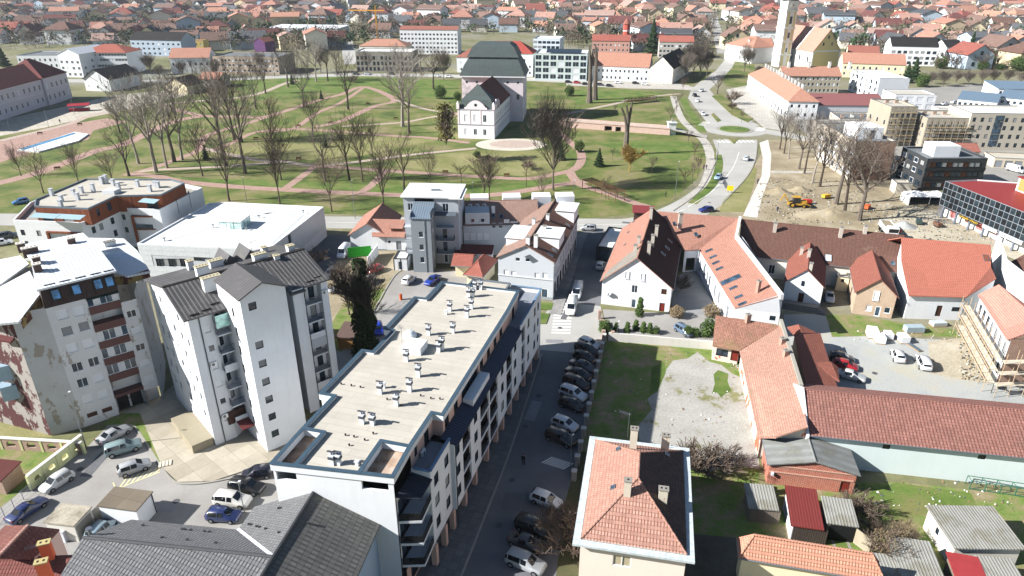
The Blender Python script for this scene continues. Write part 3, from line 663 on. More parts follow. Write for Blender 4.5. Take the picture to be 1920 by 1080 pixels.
 def chim(s, u, v, k=0, **kw):
  kw.setdefault('rz', s.f.a); return chimney(s.roof, s.top(u, v, k), **kw)
 def chimpx(s, x, y, k=0, **kw):
  """base of a chimney seen at photo pixel x, y on roof plane k"""
  kw.setdefault('rz', s.f.a); return chimney(s.roof, px_on(s.polys[k], x, y), **kw)
 def sky(s, x, y, k=0, **kw): return roof_window(s.roof, s.polys[k], px_on(s.polys[k], x, y), **kw)
def bpx(name, label, cat, a, b, c, z, wm, rm, ang=None, **kw):
 f, L, D = rect3(a, b, c, z, ang); return Bld(name, label, cat, f, L, D, z, wm, rm, **kw)
WHITE = plaster('e7e9eb', 0.35); OFFWHITE = plaster('e3ddd0', 0.4); GREYW = plaster('c9ccd0', 0.3); PINK = plaster('d9b4a4', 0.2); CREAM = plaster('e6d9b8', 0.35); YELLOW = plaster('e3c878', 0.35)
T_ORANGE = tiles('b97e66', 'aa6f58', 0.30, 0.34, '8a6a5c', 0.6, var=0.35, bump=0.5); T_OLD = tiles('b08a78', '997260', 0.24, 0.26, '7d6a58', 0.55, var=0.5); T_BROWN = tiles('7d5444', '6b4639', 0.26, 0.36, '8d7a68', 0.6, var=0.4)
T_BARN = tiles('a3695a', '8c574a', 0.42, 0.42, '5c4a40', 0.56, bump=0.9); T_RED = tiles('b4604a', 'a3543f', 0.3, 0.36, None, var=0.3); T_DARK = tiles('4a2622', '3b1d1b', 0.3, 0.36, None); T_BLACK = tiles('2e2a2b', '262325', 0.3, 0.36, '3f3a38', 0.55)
T_REDBR = tiles('a25841', '8e4b39', 0.3, 0.36, '6b4c40', 0.58)
R_WHITE = ribbed('e8ebee', 0.5, 0.0, 0.5, None, 0.6, 0.05, 0.06); R_DARK = ribbed('5e5c5c', 0.55, 0.0, 0.5, '6e6b68', 0.7, 0.07); R_GREY = ribbed('8b949c', 0.6, 0.3, 0.45)
ASB = ribbed('a5a49c', 0.34, 0.0, 0.9, '77715c', 0.7, 0.05, 0.3, 0.5, False); R_RED = ribbed('7e3a36', 0.32, 0.0, 0.45, None, 0.8, 0.06, 0.12)
MEMB = slabs('bfb9ad', 'b8b2a6', 9.0, 1.05, 0.012, R(16), 'roof_membrane', .3); MEMB_W = ground_mat('white_roof_membrane', [(0.3, 'dcdcd8'), (0.6, 'e8e8e4')], 0.1, 5, 1.0, 0.05, spk=.05); MEMB_G = ground_mat('grey_roof_membrane', [(0.3, '6c7072'), (0.6, '7c8082')], 0.2, 5, 1.5, 0.1)
COPE = plain('465b6a', 0.5, 0.2, name='coping')
def ac_unit(parent, p, rz=0.0, s=1.0):
 f = Fr(p, rz); m = MB(); z = p[2]; m.box(f, -.4 * s, .4 * s, -.15, .15, z, z + .6 * s, 0); m.cyl(f(-.08, -.152, z + .3 * s), f(-.08, -.17, z + .3 * s), .22 * s, n=10, mi=1); return m.obj('air_conditioner', [plain('e4e6e6', name='casing'), plain('77797b')], parent)
def railing(parent, pts, z, h=1.0, mat=None, step=0.16, name='railing'):
 m = MB()
 for a, b in zip(pts[:-1], pts[1:]):
  a, b = Vector((a[0], a[1], z)), Vector((b[0], b[1], z)); up = UZ(h); L = (b - a).length
  m.beam(a + up, b + up, .05); m.beam(a + UZ(.1), b + UZ(.1), .04); n = max(1, int(L / step))
  for k in range(n + 1): q = a.lerp(b, k / n); m.beam(q + UZ(.1), q + up, .025)
 return m.obj(name, mat or plain('3a3c40', name='railing'), parent)
def antenna(parent, p, h=2.5, rz=0.0):
 m = MB(); p = Vector(p); m.cyl(p - UZ(.3), p + UZ(h), .03, n=5); d = Vector((math.cos(rz), math.sin(rz), 0)); n = Vector((-d.y, d.x, 0)); q = p + UZ(h - .15); m.beam(q - d * .2, q + d * 1.1, .03)
 for k in range(7): m.beam(q + d * (k * .17) - n * (.45 - k * .03), q + d * (k * .17) + n * (.45 - k * .03), .018)
 return m.obj('antenna', METAL, parent)
def downpipe(parent, p, z0, z1, mat=None):
 m = MB(); p = Vector((p[0], p[1], 0)); m.cyl(p + UZ(z0), p + UZ(z1), .06, n=6); return m.obj('downpipe', mat or plain('3d4046', name='downpipe'), parent)
# ---------------------------------------------------------------- A: long flat-roofed apartment block by the street
def block_a():
 o = P(736.5, 893, 15.2); f = Fr(o, R(-16)); Z = 15.2
 T = thing('apartment_block', 'long white and pink apartment block with flat roof full of small chimneys', 'apartment block', f(-6, 22))
 mb = MB(); WA, PK = 0, 1
 q = lambda u, v: f(u, v)
 # street side: recessed ground floor, white panels with windows and loggias, pink attic set back
 A, B = q(-12.4, -1.5), q(0, 0)
 ops = []
 for x0, y0, x1, y1 in ((520, 899, 554, 883), (679, 917, 727, 900)):
  w = pwin(A, B, x0, y0, x1, y1); ops.append((w[0], w[0] + w[2], w[1], w[1] + w[3]))
 wall(mb, A, B, 0, Z, ops, WA, 0.3)
 wall(mb, q(0, 0), q(0, 4), 3, 12.3, [(0.5, 3.4, 3.5, 5.6), (0.5, 3.4, 6.5, 8.6), (0.5, 3.4, 9.5, 11.6)], WA)
 for k in range(3): window(T, q(0, 0), q(0, 4), 0.5, 3.5 + 3 * k, 2.9, 2.1, 'd')
 wall(mb, q(0, 4), q(2.1, 4), 3, 13, [], WA)
 w1 = [(u, z, 1.2, 1.5, 'd1') for z in (4.3, 7.3, 10.1) for u in (0.9, 3.9)]
 facade(T, mb, q(2.1, 4), q(2.1, 9.7), 3, 13, w1, WA)
 wall(mb, q(2.1, 9.7), q(2.6, 9.7), 3, 12.2, [], WA)
 vw = (10.1, 16.3, 27.4, 33.8); lg = ((12.3, 15.0), (18.7, 22.1), (22.5, 25.9), (30.0, 32.7))
 A2, B2 = q(2.6, 9.7), q(2.6, 37); ops2 = []; wn2 = [(v - 9.7, z, 1.25, 1.5, 'd1') for v in vw for z in (4.3, 7.3, 10.1)]
 for a, b in lg:
  for z in (3.15, 6.15, 9.15): ops2.append((a - 9.7, b - 9.7, z, z + 2.7))
 wall(mb, A2, B2, 3, 12.2, [(u, u + w, z, z + h) for u, z, w, h, s in wn2] + ops2, WA, 0.25)
 for u, z, w, h, s in wn2: window(T, A2, B2, u, z, w, h, s)
 # loggia interiors: back wall, floor, side walls (dark timber) and glass balustrade
 for a, b in lg:
  for z in (3.15, 6.15, 9.15):
   lm = MB(); lm.face([f(1.3, a, z), f(1.3, b, z), f(1.3, b, z + 2.7), f(1.3, a, z + 2.7)][::1]); lm.face([f(2.35, a, z), f(2.35, b, z), f(1.3, b, z), f(1.3, a, z)]); lm.face([f(1.3, a, z), f(2.35, a, z), f(2.35, a, z + 2.7), f(1.3, a, z + 2.7)][::-1]); lm.face([f(1.3, b, z), f(2.35, b, z), f(2.35, b, z + 2.7), f(1.3, b, z + 2.7)]); lm.face([f(1.3, a, z + 2.7), f(1.3, b, z + 2.7), f(2.35, b, z + 2.7), f(2.35, a, z + 2.7)])
   lo = lm.obj('loggia', plaster('5a463c', 0.3), T)
   gm = MB(); gm.box(f, 2.48, 2.52, a + .03, b - .03, z + .05, z + 1.0); gm.obj('balustrade', glass('30302f', 0.15), lo)
   dm = MB(); dm.box(f, 1.31, 1.36, a + .5, b - .5, z + .02, z + 2.2); dm.obj('balcony_door', GL, lo)
 w3 = [(v - 37, z, w, h, 'd1') for z in (4.3, 7.3, 10.1) for v, w, h in ((41.2, 1.2, 1.5), (45.0, 1.2, 1.5), (47.4, .9, 1.4))]
 A3, B3 = q(2.6, 37.01), q(2.6, 49.7); op3 = [(0.9, 2.7, z, z + 2.6) for z in (3.2, 6.2, 9.2)]
 wall(mb, A3, B3, 3, 13, [(u, u + w, z, z + h) for u, z, w, h, s in w3] + op3, WA, 0.25)
 for u, z, w, h, s in w3: window(T, A3, B3, u, z, w, h, s)
 lm = MB()
 for z in (3.2, 6.2, 9.2): lm.box(f, 1.3, 1.4, 37.8, 39.8, z, z + 2.6); lm.box(f, 1.3, 2.35, 37.8, 39.8, z - .05, z)
 lm.obj('loggia', plaster('5a463c', 0.3), T)
 wall(mb, B3, q(-2.4, 49.7), 0, 13, [], WA); wall(mb, q(-2.4, 49.7), q(-2.4, 49.0), 0, 13, [], WA); wall(mb, q(-2.4, 49), q(-8.6, 49), 0, 13.6, [], WA); wall(mb, q(-8.6, 49), q(-8.6, 43.5), 0, 13.6, [], WA)
 left = [(-8.6, 43.4), (-11.8, 43.4), (-11.9, 37.2), (-13.7, 37.2), (-13.7, 27.0), (-12.4, 27.0), (-12.5, 21.0), (-14.0, 21.0), (-14.1, 10.8), (-12.3, 10.8), (-12.4, 4.4), (-12.4, -1.5)]
 for a, b in zip(left[:-1], left[1:]): wall(mb, q(*a), q(*b), 0, Z, [], WA)
 # soffit, ground floor, columns
 mb.face([f(0, 0, 3), f(-1, 0, 3), f(-1, 49.7, 3), f(2.6, 49.7, 3), f(2.6, 9.7, 3), f(2.1, 9.7, 3), f(2.1, 4, 3), f(0, 4, 3)][::-1], WA)
 gw = [(v, 0.5, 1.8, 2.0, 'd') for v in (1.0, 4.2, 8, 12, 16, 20, 24.5, 29, 33, 37.2, 41.5, 45.5)]
 facade(T, mb, q(0.6, 0), q(0.6, 49.7), 0, 3, gw, PK)
 for v in (4.1, 7.0, 9.6, 13.6, 17.5, 22.3, 26.5, 29.4, 33.2, 37, 41, 45, 49.4):
  cm = MB(); cm.box(f, 1.75, 2.35, v - .3, v + .3, 0.12, 3); cm.obj('column', PINK, T)
 # terraces and pink attic
 for a, b, z in ((4.05, 9.68, 12.2), (37.05, 49.65, 12.2)): mb.face([f(-.3, a, z), f(2.1 if a < 9 else 2.58, a, z), f(2.1 if a < 9 else 2.58, b, z), f(-.3, b, z)], 2)
 for a, b in (((2.1, 4), (2.1, 9.7)), ((0.3, 4), (2.1, 4)), ((2.6, 37), (2.6, 49.7)), ((2.6, 49.7), (-2.4, 49.7))):
  m = MB(); m.beam(f(*a, 13.04), f(*b, 13.04), .32, .1); m.obj('coping', plain('6d8aa6', 0.4), T)
 pw = [(u, 12.9, 1.1, 1.6, 'd') for u in (1.0, 4.3)]
 facade(T, mb, q(-.3, 4.7), q(-.3, 10.8), 12.2, Z, [(1.0, 12.9, .7, 1.6, 'd1'), (3.6, 12.25, 1.3, 2.2, 'd')], PK); wall(mb, q(-.3, 10.8), q(.95, 10.75), 12.2, Z, [], PK)
 pv = (11.9, 14.9, 24.6, 27.6, 30.6, 33.4); A4, B4 = q(.95, 10.75), q(.75, 37)
 wall(mb, A4, B4, 12.2, Z, [(v - 10.75 - .6, v - 10.75 + .7, 12.9, 14.5) for v in pv] + [(6.2, 12.4, 12.3, 14.6)], PK, .3)
 for v in pv: window(T, A4, B4, v - 10.75 - .6, 12.9, 1.3, 1.6, 'd')
 window(T, A4, B4, 6.2, 12.3, 6.2, 2.3, 'd', depth=.26)
 facade(T, mb, q(.75, 37), q(.45, 43.5), 12.2, Z, [(2.6, 12.25, 1.4, 2.2, 'd')], PK); wall(mb, q(.45, 43.5), q(-8.6, 43.4), 12.2, Z, [], PK)
 m = MB(); m.box(f, 1.0, 2.3, 17, 23.4, 12.25, 13.15); m.obj('balcony_parapet', WHITE, T)
 mb.obj('wall', [WHITE, PINK, plain('8a8f98', 0.8, name='terrace')], T)
 # standing-seam strip roof over the street side
 m = MB()
 for a, b in ((9.72, 17.0), (23.4, 37)): m.slab([f(.96, a, 12.75), f(2.95, a, 12.15), f(2.95, b, 12.15), f(.9, b, 12.75)], .14)
 m.slab([f(2.3, 17.0, 12.35), f(2.95, 17.0, 12.15), f(2.95, 23.4, 12.15), f(2.3, 23.4, 12.35)], .14)
 m.obj('strip_roof', ribbed('3a4257', 0.45, 0.2, 0.4, None, 0.8, 0.06), T)
 m = MB(); m.slab([f(0, 0.2, 12.5), f(2.3, 0.9, 12.1), f(2.3, 4, 12.1), f(0, 4, 12.5)], .16); m.obj('awning_roof', ribbed('2f3542', 0.45, 0.2, 0.4), T)
 # balconies on the front street corner
 for z in (3.0, 6.0, 9.0):
  m = MB(); m.slab([f(0.02, .15, z + .3), f(2.3, .9, z + .3), f(2.08, 3.98, z + .3), f(0.02, 3.98, z + .3)], .3); bo = m.obj('balcony', WHITE, T)
  g_ = MB(); g_.beam(f(.1, .2, z + .8), f(2.25, .95, z + .8), .05, .9); g_.beam(f(2.25, .95, z + .8), f(2.05, 3.95, z + .8), .05, .9); g_.obj('balustrade', glass('1d1d1f', 0.2), bo)
 # roof deck, parapets, pits
 out = [(-12.4, -1.5), (-10.0, -1.2), (-10.0, 4.4), (-12.45, 4.4), (-12.3, 10.8), (-14.1, 10.8), (-14.0, 21), (-12.5, 21), (-12.4, 27), (-13.7, 27), (-13.7, 37.2), (-11.9, 37.2), (-11.8, 43.4), (.45, 43.5), (.75, 37), (.95, 10.75), (-.3, 10.8), (-.3, 4.7), (-3.5, 4.7), (-3.4, -.4), (-10.0, -1.2)]
 deck = [(-10.0, -1.2), (-3.4, -.4), (-3.5, 4.7), (-.3, 4.7), (-.3, 10.8), (.95, 10.75), (.75, 37), (.45, 43.5), (-11.8, 43.4), (-11.9, 37.2), (-13.7, 37.2), (-13.7, 27), (-12.4, 27), (-12.5, 21), (-14, 21), (-14.1, 10.8), (-12.3, 10.8), (-12.45, 4.4), (-10.0, 4.4)]
 m = MB(); m.face([f(u, v, 14.85) for u, v in deck]); m.face([f(-8.6, 43.5, 13.5), f(-2.4, 43.5, 13.5), f(-2.4, 49, 13.5), f(-8.6, 49, 13.5)]); roof = m.obj('roof', MEMB, T)
 for pit in ([f(-12.3, -1.4, 14.3), f(-10.1, -1.1, 14.3), f(-10.1, 4.3, 14.3), f(-12.3, 4.3, 14.3)], [f(-3.4, -.3, 14.3), f(-.1, 0, 14.3), f(-.3, 4.6, 14.3), f(-3.4, 4.6, 14.3)]): m = MB(); m.face(pit); m.obj('roof_pit', ground_mat('dirty_roof', [(0.35, 'cfc6b8'), (0.5, 'b59a84'), (0.62, '7d5f4c')], 0.5, 6, 2.0, 0.3), T)
 edges = [((-12.4, -1.5), (0, 0)), ((-10.0, -1.2), (-10.0, 4.4)), ((-10.0, 4.4), (-12.45, 4.4)), ((-12.4, -1.5), (-12.45, 4.4)), ((-12.45, 4.4), (-12.3, 10.8)), ((-12.3, 10.8), (-14.1, 10.8)), ((-14.1, 10.8), (-14, 21)), ((-14, 21), (-12.5, 21)), ((-12.5, 21), (-12.4, 27)), ((-12.4, 27), (-13.7, 27)), ((-13.7, 27), (-13.7, 37.2)), ((-13.7, 37.2), (-11.9, 37.2)), ((-11.9, 37.2), (-11.8, 43.4)), ((-11.8, 43.4), (.45, 43.5)), ((.45, 43.5), (.75, 37)), ((.75, 37), (.95, 10.75)), ((.95, 10.75), (-.3, 10.8)), ((-.3, 10.8), (-.3, 4.7)), ((-.3, 4.7), (-3.5, 4.7)), ((-3.5, 4.7), (-3.4, -.4)), ((0, 0), (-.3, 4.7))]
 for i, (a, b) in enumerate(edges):
  A_, B_ = f(*a, 14.76 + i * .001), f(*b, 14.76 + i * .001); d = (B_ - A_).normalized() * .14
  m = MB(); m.beam(A_ - d, B_ + d, .30, .8); po = m.obj('parapet', WHITE, T); m = MB(); m.beam(A_ - d * 1.3 + UZ(.44), B_ + d * 1.3 + UZ(.44), .46, .07); m.obj('coping', COPE, po)
 for a, b in (((-8.6, 43.5), (-8.6, 49)), ((-8.6, 49), (-2.4, 49)), ((-2.4, 49), (-2.4, 43.6))):
  m = MB(); m.beam(f(*a, 13.6), f(*b, 13.6), .3, .3); m.obj('coping', plain('6f757b', name='coping'), T)
 pts = [(890.6, 542.7, 1.5), (901.7, 542.7, 1.6), (879, 557, 1.5), (887, 556, 1.4), (884, 579, 1.6), (843.7, 583, 1.5), (836.5, 589.6, .7), (876, 594.8, 1.7), (804, 628, 1.5), (849.6, 624, 1.5), (823, 659, 1.4), (829, 656, 1.9), (762.5, 677, 1.5), (785, 706, 1.7), (713.5, 738, 1.5), (720, 727.5, .8), (768.8, 733.8, 1.7), (743.8, 760.8, 1.6), (680, 794, 1.4), (699, 796, 1.3), (624, 871, 1.4), (635.4, 871, 1.4), (670, 873, .6)]
 for x, y, h in pts:
  p = P(x, y, 14.85); s = .46 if h > 1 else .3; h *= .8; c = chimney(roof, p, s, s * .9, h, WHITE, f.a, .1, plain('c9cdd2', name='cap'), 'chimney', False)
  if h > 1:
   m = MB(); ff = Fr(p, f.a); z = p.z + h; m.box(ff, -.05, .05, -.05, .05, z + .12, z + .45); m.box(ff, -.45, .45, -.12, .12, z + .45, z + .5); m.box(ff, -.32, .32, -.29, .29, z - .35, z - .1); m.obj('chimney_cowl', plain('4b4f57', 0.5, name='cowl'), roof)
 for x, y in ((620, 717), (640, 721), (659, 724), (676, 727), (752, 762), (789, 743), (808, 748), (825, 749), (700, 814), (648, 817), (664, 820), (684, 826), (655, 836), (726, 750)): vent_pipe(roof, P(x, y, 14.85), .06, .12, DARK)
 p = P(778, 656, 14.85); ff = Fr(p, f.a); m = MB(); m.box(ff, -1.3, 1.3, -1.2, 1.2, 14.86, 15.9); m.obj('stair_hatch', WHITE, roof)
 p = P(768, 630, 14.85); m = MB(); m.cyl(p, p + UZ(.35), 1.0, .95, 14); m.cyl(p + UZ(.35), p + UZ(.75), .95, .5, 14); m.cyl(p + UZ(.75), p + UZ(.9), .5, .05, 14); m.obj('skylight_dome', plain('dfe6ea', 0.2, name='dome'), roof, smooth=True)
 antenna(roof, P(755, 655, 14.85), 3.2, 2.0)
 for u, v in ((0.06, .05), (2.66, 9.9)): downpipe(T, f(u, v), 0, 12.2)
 ac_unit(T, f(.0, 7.2, 12.25), f.a + R(90))
block_a()
# ---------------------------------------------------------------- B: peeling old block on the left with white metal roofs
def block_b():
 f = Fr((-61.3, 80.6), R(40)); T = thing('old_apartment_block', 'peeling old apartment block with white metal roofs, brown attic and maroon loggias', 'apartment block', f(4, 6))
 mb = MB(); PE = peeling('d3d4d5', 'a39c92', 0.6); PE2 = peeling('bfbfbf', '9c9488', 0.58); MR = peeling('5c3b3c', 'a09a94', 0.5)
 A, B = f(0, 0), f(4.7, 0); W = [(705, 60, 'wb'), (895, 20, 'wb'), (755, 245, 'wg'), (945, 190, 'wg'), (815, 435, 'wb'), (995, 385, 'wb'), (870, 650, 'w'), (1055, 590, 'w'), (930, 825, 'w'), (1105, 770, 'w'), (990, 1005, 'wb'), (1160, 955, 'wb')]
 facade(T, mb, A, B, 0, 19.2, [pwc(A, B, x / 6, 580 + y / 6, 1.35, 1.4, s) for x, y, s in W] + [pwc(A, B, 173, 777, 1.3, .7, 'wd'), pwc(A, B, 201, 768, 1.3, .7, 'wd')], 0)
 # loggia bay
 C1, C2 = f(4.7, 0), f(8.6, 0); zs = [3.3 + 2.72 * k for k in range(6)]
 wall(mb, C1, f(4.7, 1.4), 0, 19.2, [], 0); wall(mb, f(8.6, 1.4), C2, 0, 19.2, [], 0); wall(mb, f(4.7, 1.4), f(8.6, 1.4), 0, 19.2, [], 0)
 for k, z in enumerate(zs):
  m = MB(); m.box(f, 4.7, 8.6, -.12, 1.4, z - .35, z + .75 if k else z + .1, 0); lo = m.obj('loggia_parapet', plain('644744', 0.85, name='maroon'), T)
  if k in (1, 2, 3, 5):
   n = 5
   for i in range(n):
    g_ = MB(); w = 3.9 / n; g_.box(f, 4.72 + i * w, 4.72 + (i + 1) * w - .05, .1, .16, z + (.75 if k else .1), z + 2.3); g_.obj('loggia_glazing', GL2 if (i + k) % 3 else blind('d9dcdf'), lo)
   g_ = MB(); g_.beam(f(4.7, .1, z + .8), f(8.6, .1, z + .8), .09); g_.beam(f(4.7, .1, z + 2.3), f(8.6, .1, z + 2.3), .09)
   for i in range(n + 1): g_.beam(f(4.72 + i * .776, .1, z + .8), f(4.72 + i * .776, .1, z + 2.3), .08)
   g_.obj('glazing_frame', WHITE_FR, lo)
 m = MB(); m.slab([f(4.7, -.4, 18.9), f(8.7, -.4, 18.9), f(8.7, 1.2, 19.9), f(4.7, 1.2, 19.9)], .05); m.obj('awning', plain('23352f', 0.9, name='awning'), T)
 # strip right of the loggias and the tall grey side wall
 D1, D2 = f(8.6, 0), f(10.6, 0)
 facade(T, mb, D1, D2, 2.6, 17.2, [(.35, 3.7 + 2.72 * k, 1.25, 1.1, ('wb', 'wb', 'w', 'wb', 'w')[k]) for k in range(5)], 0)
 wall(mb, f(10.6, 0), f(12.4, 5.2), 0, 18.2, [], 1); wall(mb, f(12.4, 5.2), f(14.4, 12), 0, 18.2, [], 1); wall(mb, f(14.4, 12), f(13, 20), 0, 18.2, [], 1)
 mb.face([f(10.6, -.6, 0), f(10.62, -.6, 0), f(10.62, 0, 4), f(10.6, 0, 4)], 1)
 wall(mb, f(8.6, 1.2), f(10.6, 1.2), 0, 2.6, [], 1)
 # left wing: grey wall, maroon corner
 G1, G2 = Vector((-64.7, 78.7, 0)), Vector((-67.8, 79.8, 0))
 wall(mb, G1, f(0, 0), 0, 19.2, [], 1); wall(mb, G2, G1, 0, 18.4, [], 2); wall(mb, f(-12, 14), G2, 0, 17.5, [], 2)
 wall(mb, f(13, 20), f(-10, 20), 0, 18.2, [], 1)
 m = MB(); m.slab([G2 + Vector((-.3, -.9, 15.5)), G1 + Vector((-.6, -.6, 15.5)), G1 + Vector((-.6, .2, 15.7)), G2 + Vector((-.2, .2, 15.7))], .25); m.obj('ledge', plain('5c2f2f', name='maroon'), T)
 mb.obj('wall', [PE, PE2, MR], T)
 # glazed side balconies behind the maroon corner
 for z in (5.5, 8.6):
  m = MB(); h = Fr(G2, R(120)); m.box(h, .3, 3.2, .3, 2.2, z, z + 2.2); m.obj('glazed_balcony', plain('9fb6c6', 0.3, name='glazing'), T)
 # brown attic storey with roof windows
 at = MB(); a1, a2 = f(-.05, -.12, 19.1), f(8.7, -.12, 19.1); b1, b2 = f(.1, .5, 22.0), f(8.8, .5, 22.0); at.face([a1, a2, b2, b1]); at.face([f(0, 4, 19.1), a1, b1, f(.1, 4, 22)]); at.face([a2, f(8.7, 4, 19.1), f(8.8, 4, 22), b2])
 ao = at.obj('attic_wall', ribbed('3c2b27', 0.35, 0.0, 0.5, None, 0.5, 0.04), T)
 for u in (1.6, 4.0, 6.6, 8.0):
  c = f(u, .16, 20.6); n = ((a2 - a1).cross(b1 - a1)).normalized(); t = f.u; s = n.cross(t); m = MB(); obox(m, c + n * .05, t * .55, s * .75, n * .06); obox(m, c + n * .1, t * .42, s * .6, n * .04, 1); m.obj('attic_window', [DARK_FR, GLB], ao)
 # roofs
 r = MB(); V = lambda x, y, z: P(x, y, z)
 E1, E2 = f(-.3, -.35, 22.0), f(9.1, -.1, 22.0); K1, K2 = f(.6, 9.4, 23.1), f(8.8, 9.4, 23.1); Q1, Q2 = f(-.1, 17, 22.8), f(8.4, 17, 22.8)
 r.slab([E1, E2, K2, K1], .25); r.slab([K1, K2, Q2, Q1], .25); main = r.obj('roof', R_WHITE, T)
 r = MB(); r.slab([f(-4.2, 9.5, 20.0), f(.5, 14.5, 20.6), f(0, 19, 20.6), f(-4, 21, 20.0), f(-9, 20, 19.4), f(-9, 9, 19.4)], .25); r.obj('roof', R_WHITE, T)
 r = MB(); r.slab([f(-3.2, -1.6, 18.9), f(.2, 3.0, 20.2), f(.2, 12.0, 20.4), f(-4.5, 8.7, 20.0), f(-10, 8.5, 19.0), f(-7.0, 1.0, 18.6)], .3); r.obj('roof', R_WHITE, T)
 r = MB(); r.slab([f(9.2, 14.6, 20), f(14.2, 11.5, 20), f(13.9, 18.6, 20), f(9.2, 23, 20)], .35); r.slab([f(8.9, 5.5, 20.2), f(10.7, 3.2, 19.6), f(13.9, 3.9, 19.2), f(14.1, 8.0, 19.4), f(9.2, 12.4, 20.2)], .3); r.obj('roof', R_WHITE, T)
 m = MB(); m.face([f(9.2, 12.4, 20.2), f(14.1, 8.0, 19.3), f(14.2, 11.5, 20), f(9.2, 14.6, 20)]); m.obj('roof_valley', plain('dfe7f0', 0.4), T)
 for a, b in ((f(8.7, 4.6, 18.2), f(10.7, 3.4, 18.2)), (f(10.7, 3.4, 18.2), f(13.8, 4.1, 18.2)), (f(-3.0, -1.3, 17.6), f(0, 2.2, 18.6))):
  m = MB(); m.face([a, b, b + UZ(1.3), a + UZ(1.3)]); m.obj('eaves_panel', peeling('8f7a4e', '5a3a30', 0.5), T)
 for x, y, w, h in ((41, 466, 1.0, .8), (58, 474, 1.9, .8), (135, 456, 1.0, .8), (70, 493, .9, .9), (72, 508, .9, 1.0)):
  k = 1 if y < 480 else 0; poly = [K1, K2, Q2, Q1] if k else [E1, E2, K2, K1]; chimney(main, px_on(poly, x, y), w, .8, h, plain('5b4a44', name='brick'), f.a, .5, plaster('cfc7bd'))
 chimney(main, f(11.5, 16.5, 20), 1.6, .8, .7, WHITE, f.a, .3)
 m = MB()
 for u in (.6, 2.4, 4.2, 6.0, 7.6): m.box(f, u, u + 1.3, .25, .29, 22.05, 22.2)
 m.obj('snow_guard', plain('5a5f66', name='guard'), main)
 # garage openings below: black panels stand for the shade inside
 for u in (5.0, 6.8): m = MB(); m.box(f, u, u + 1.5, 1.3, 1.38, 0, 2.3); m.obj('garage_door', DARK, T)
block_b()
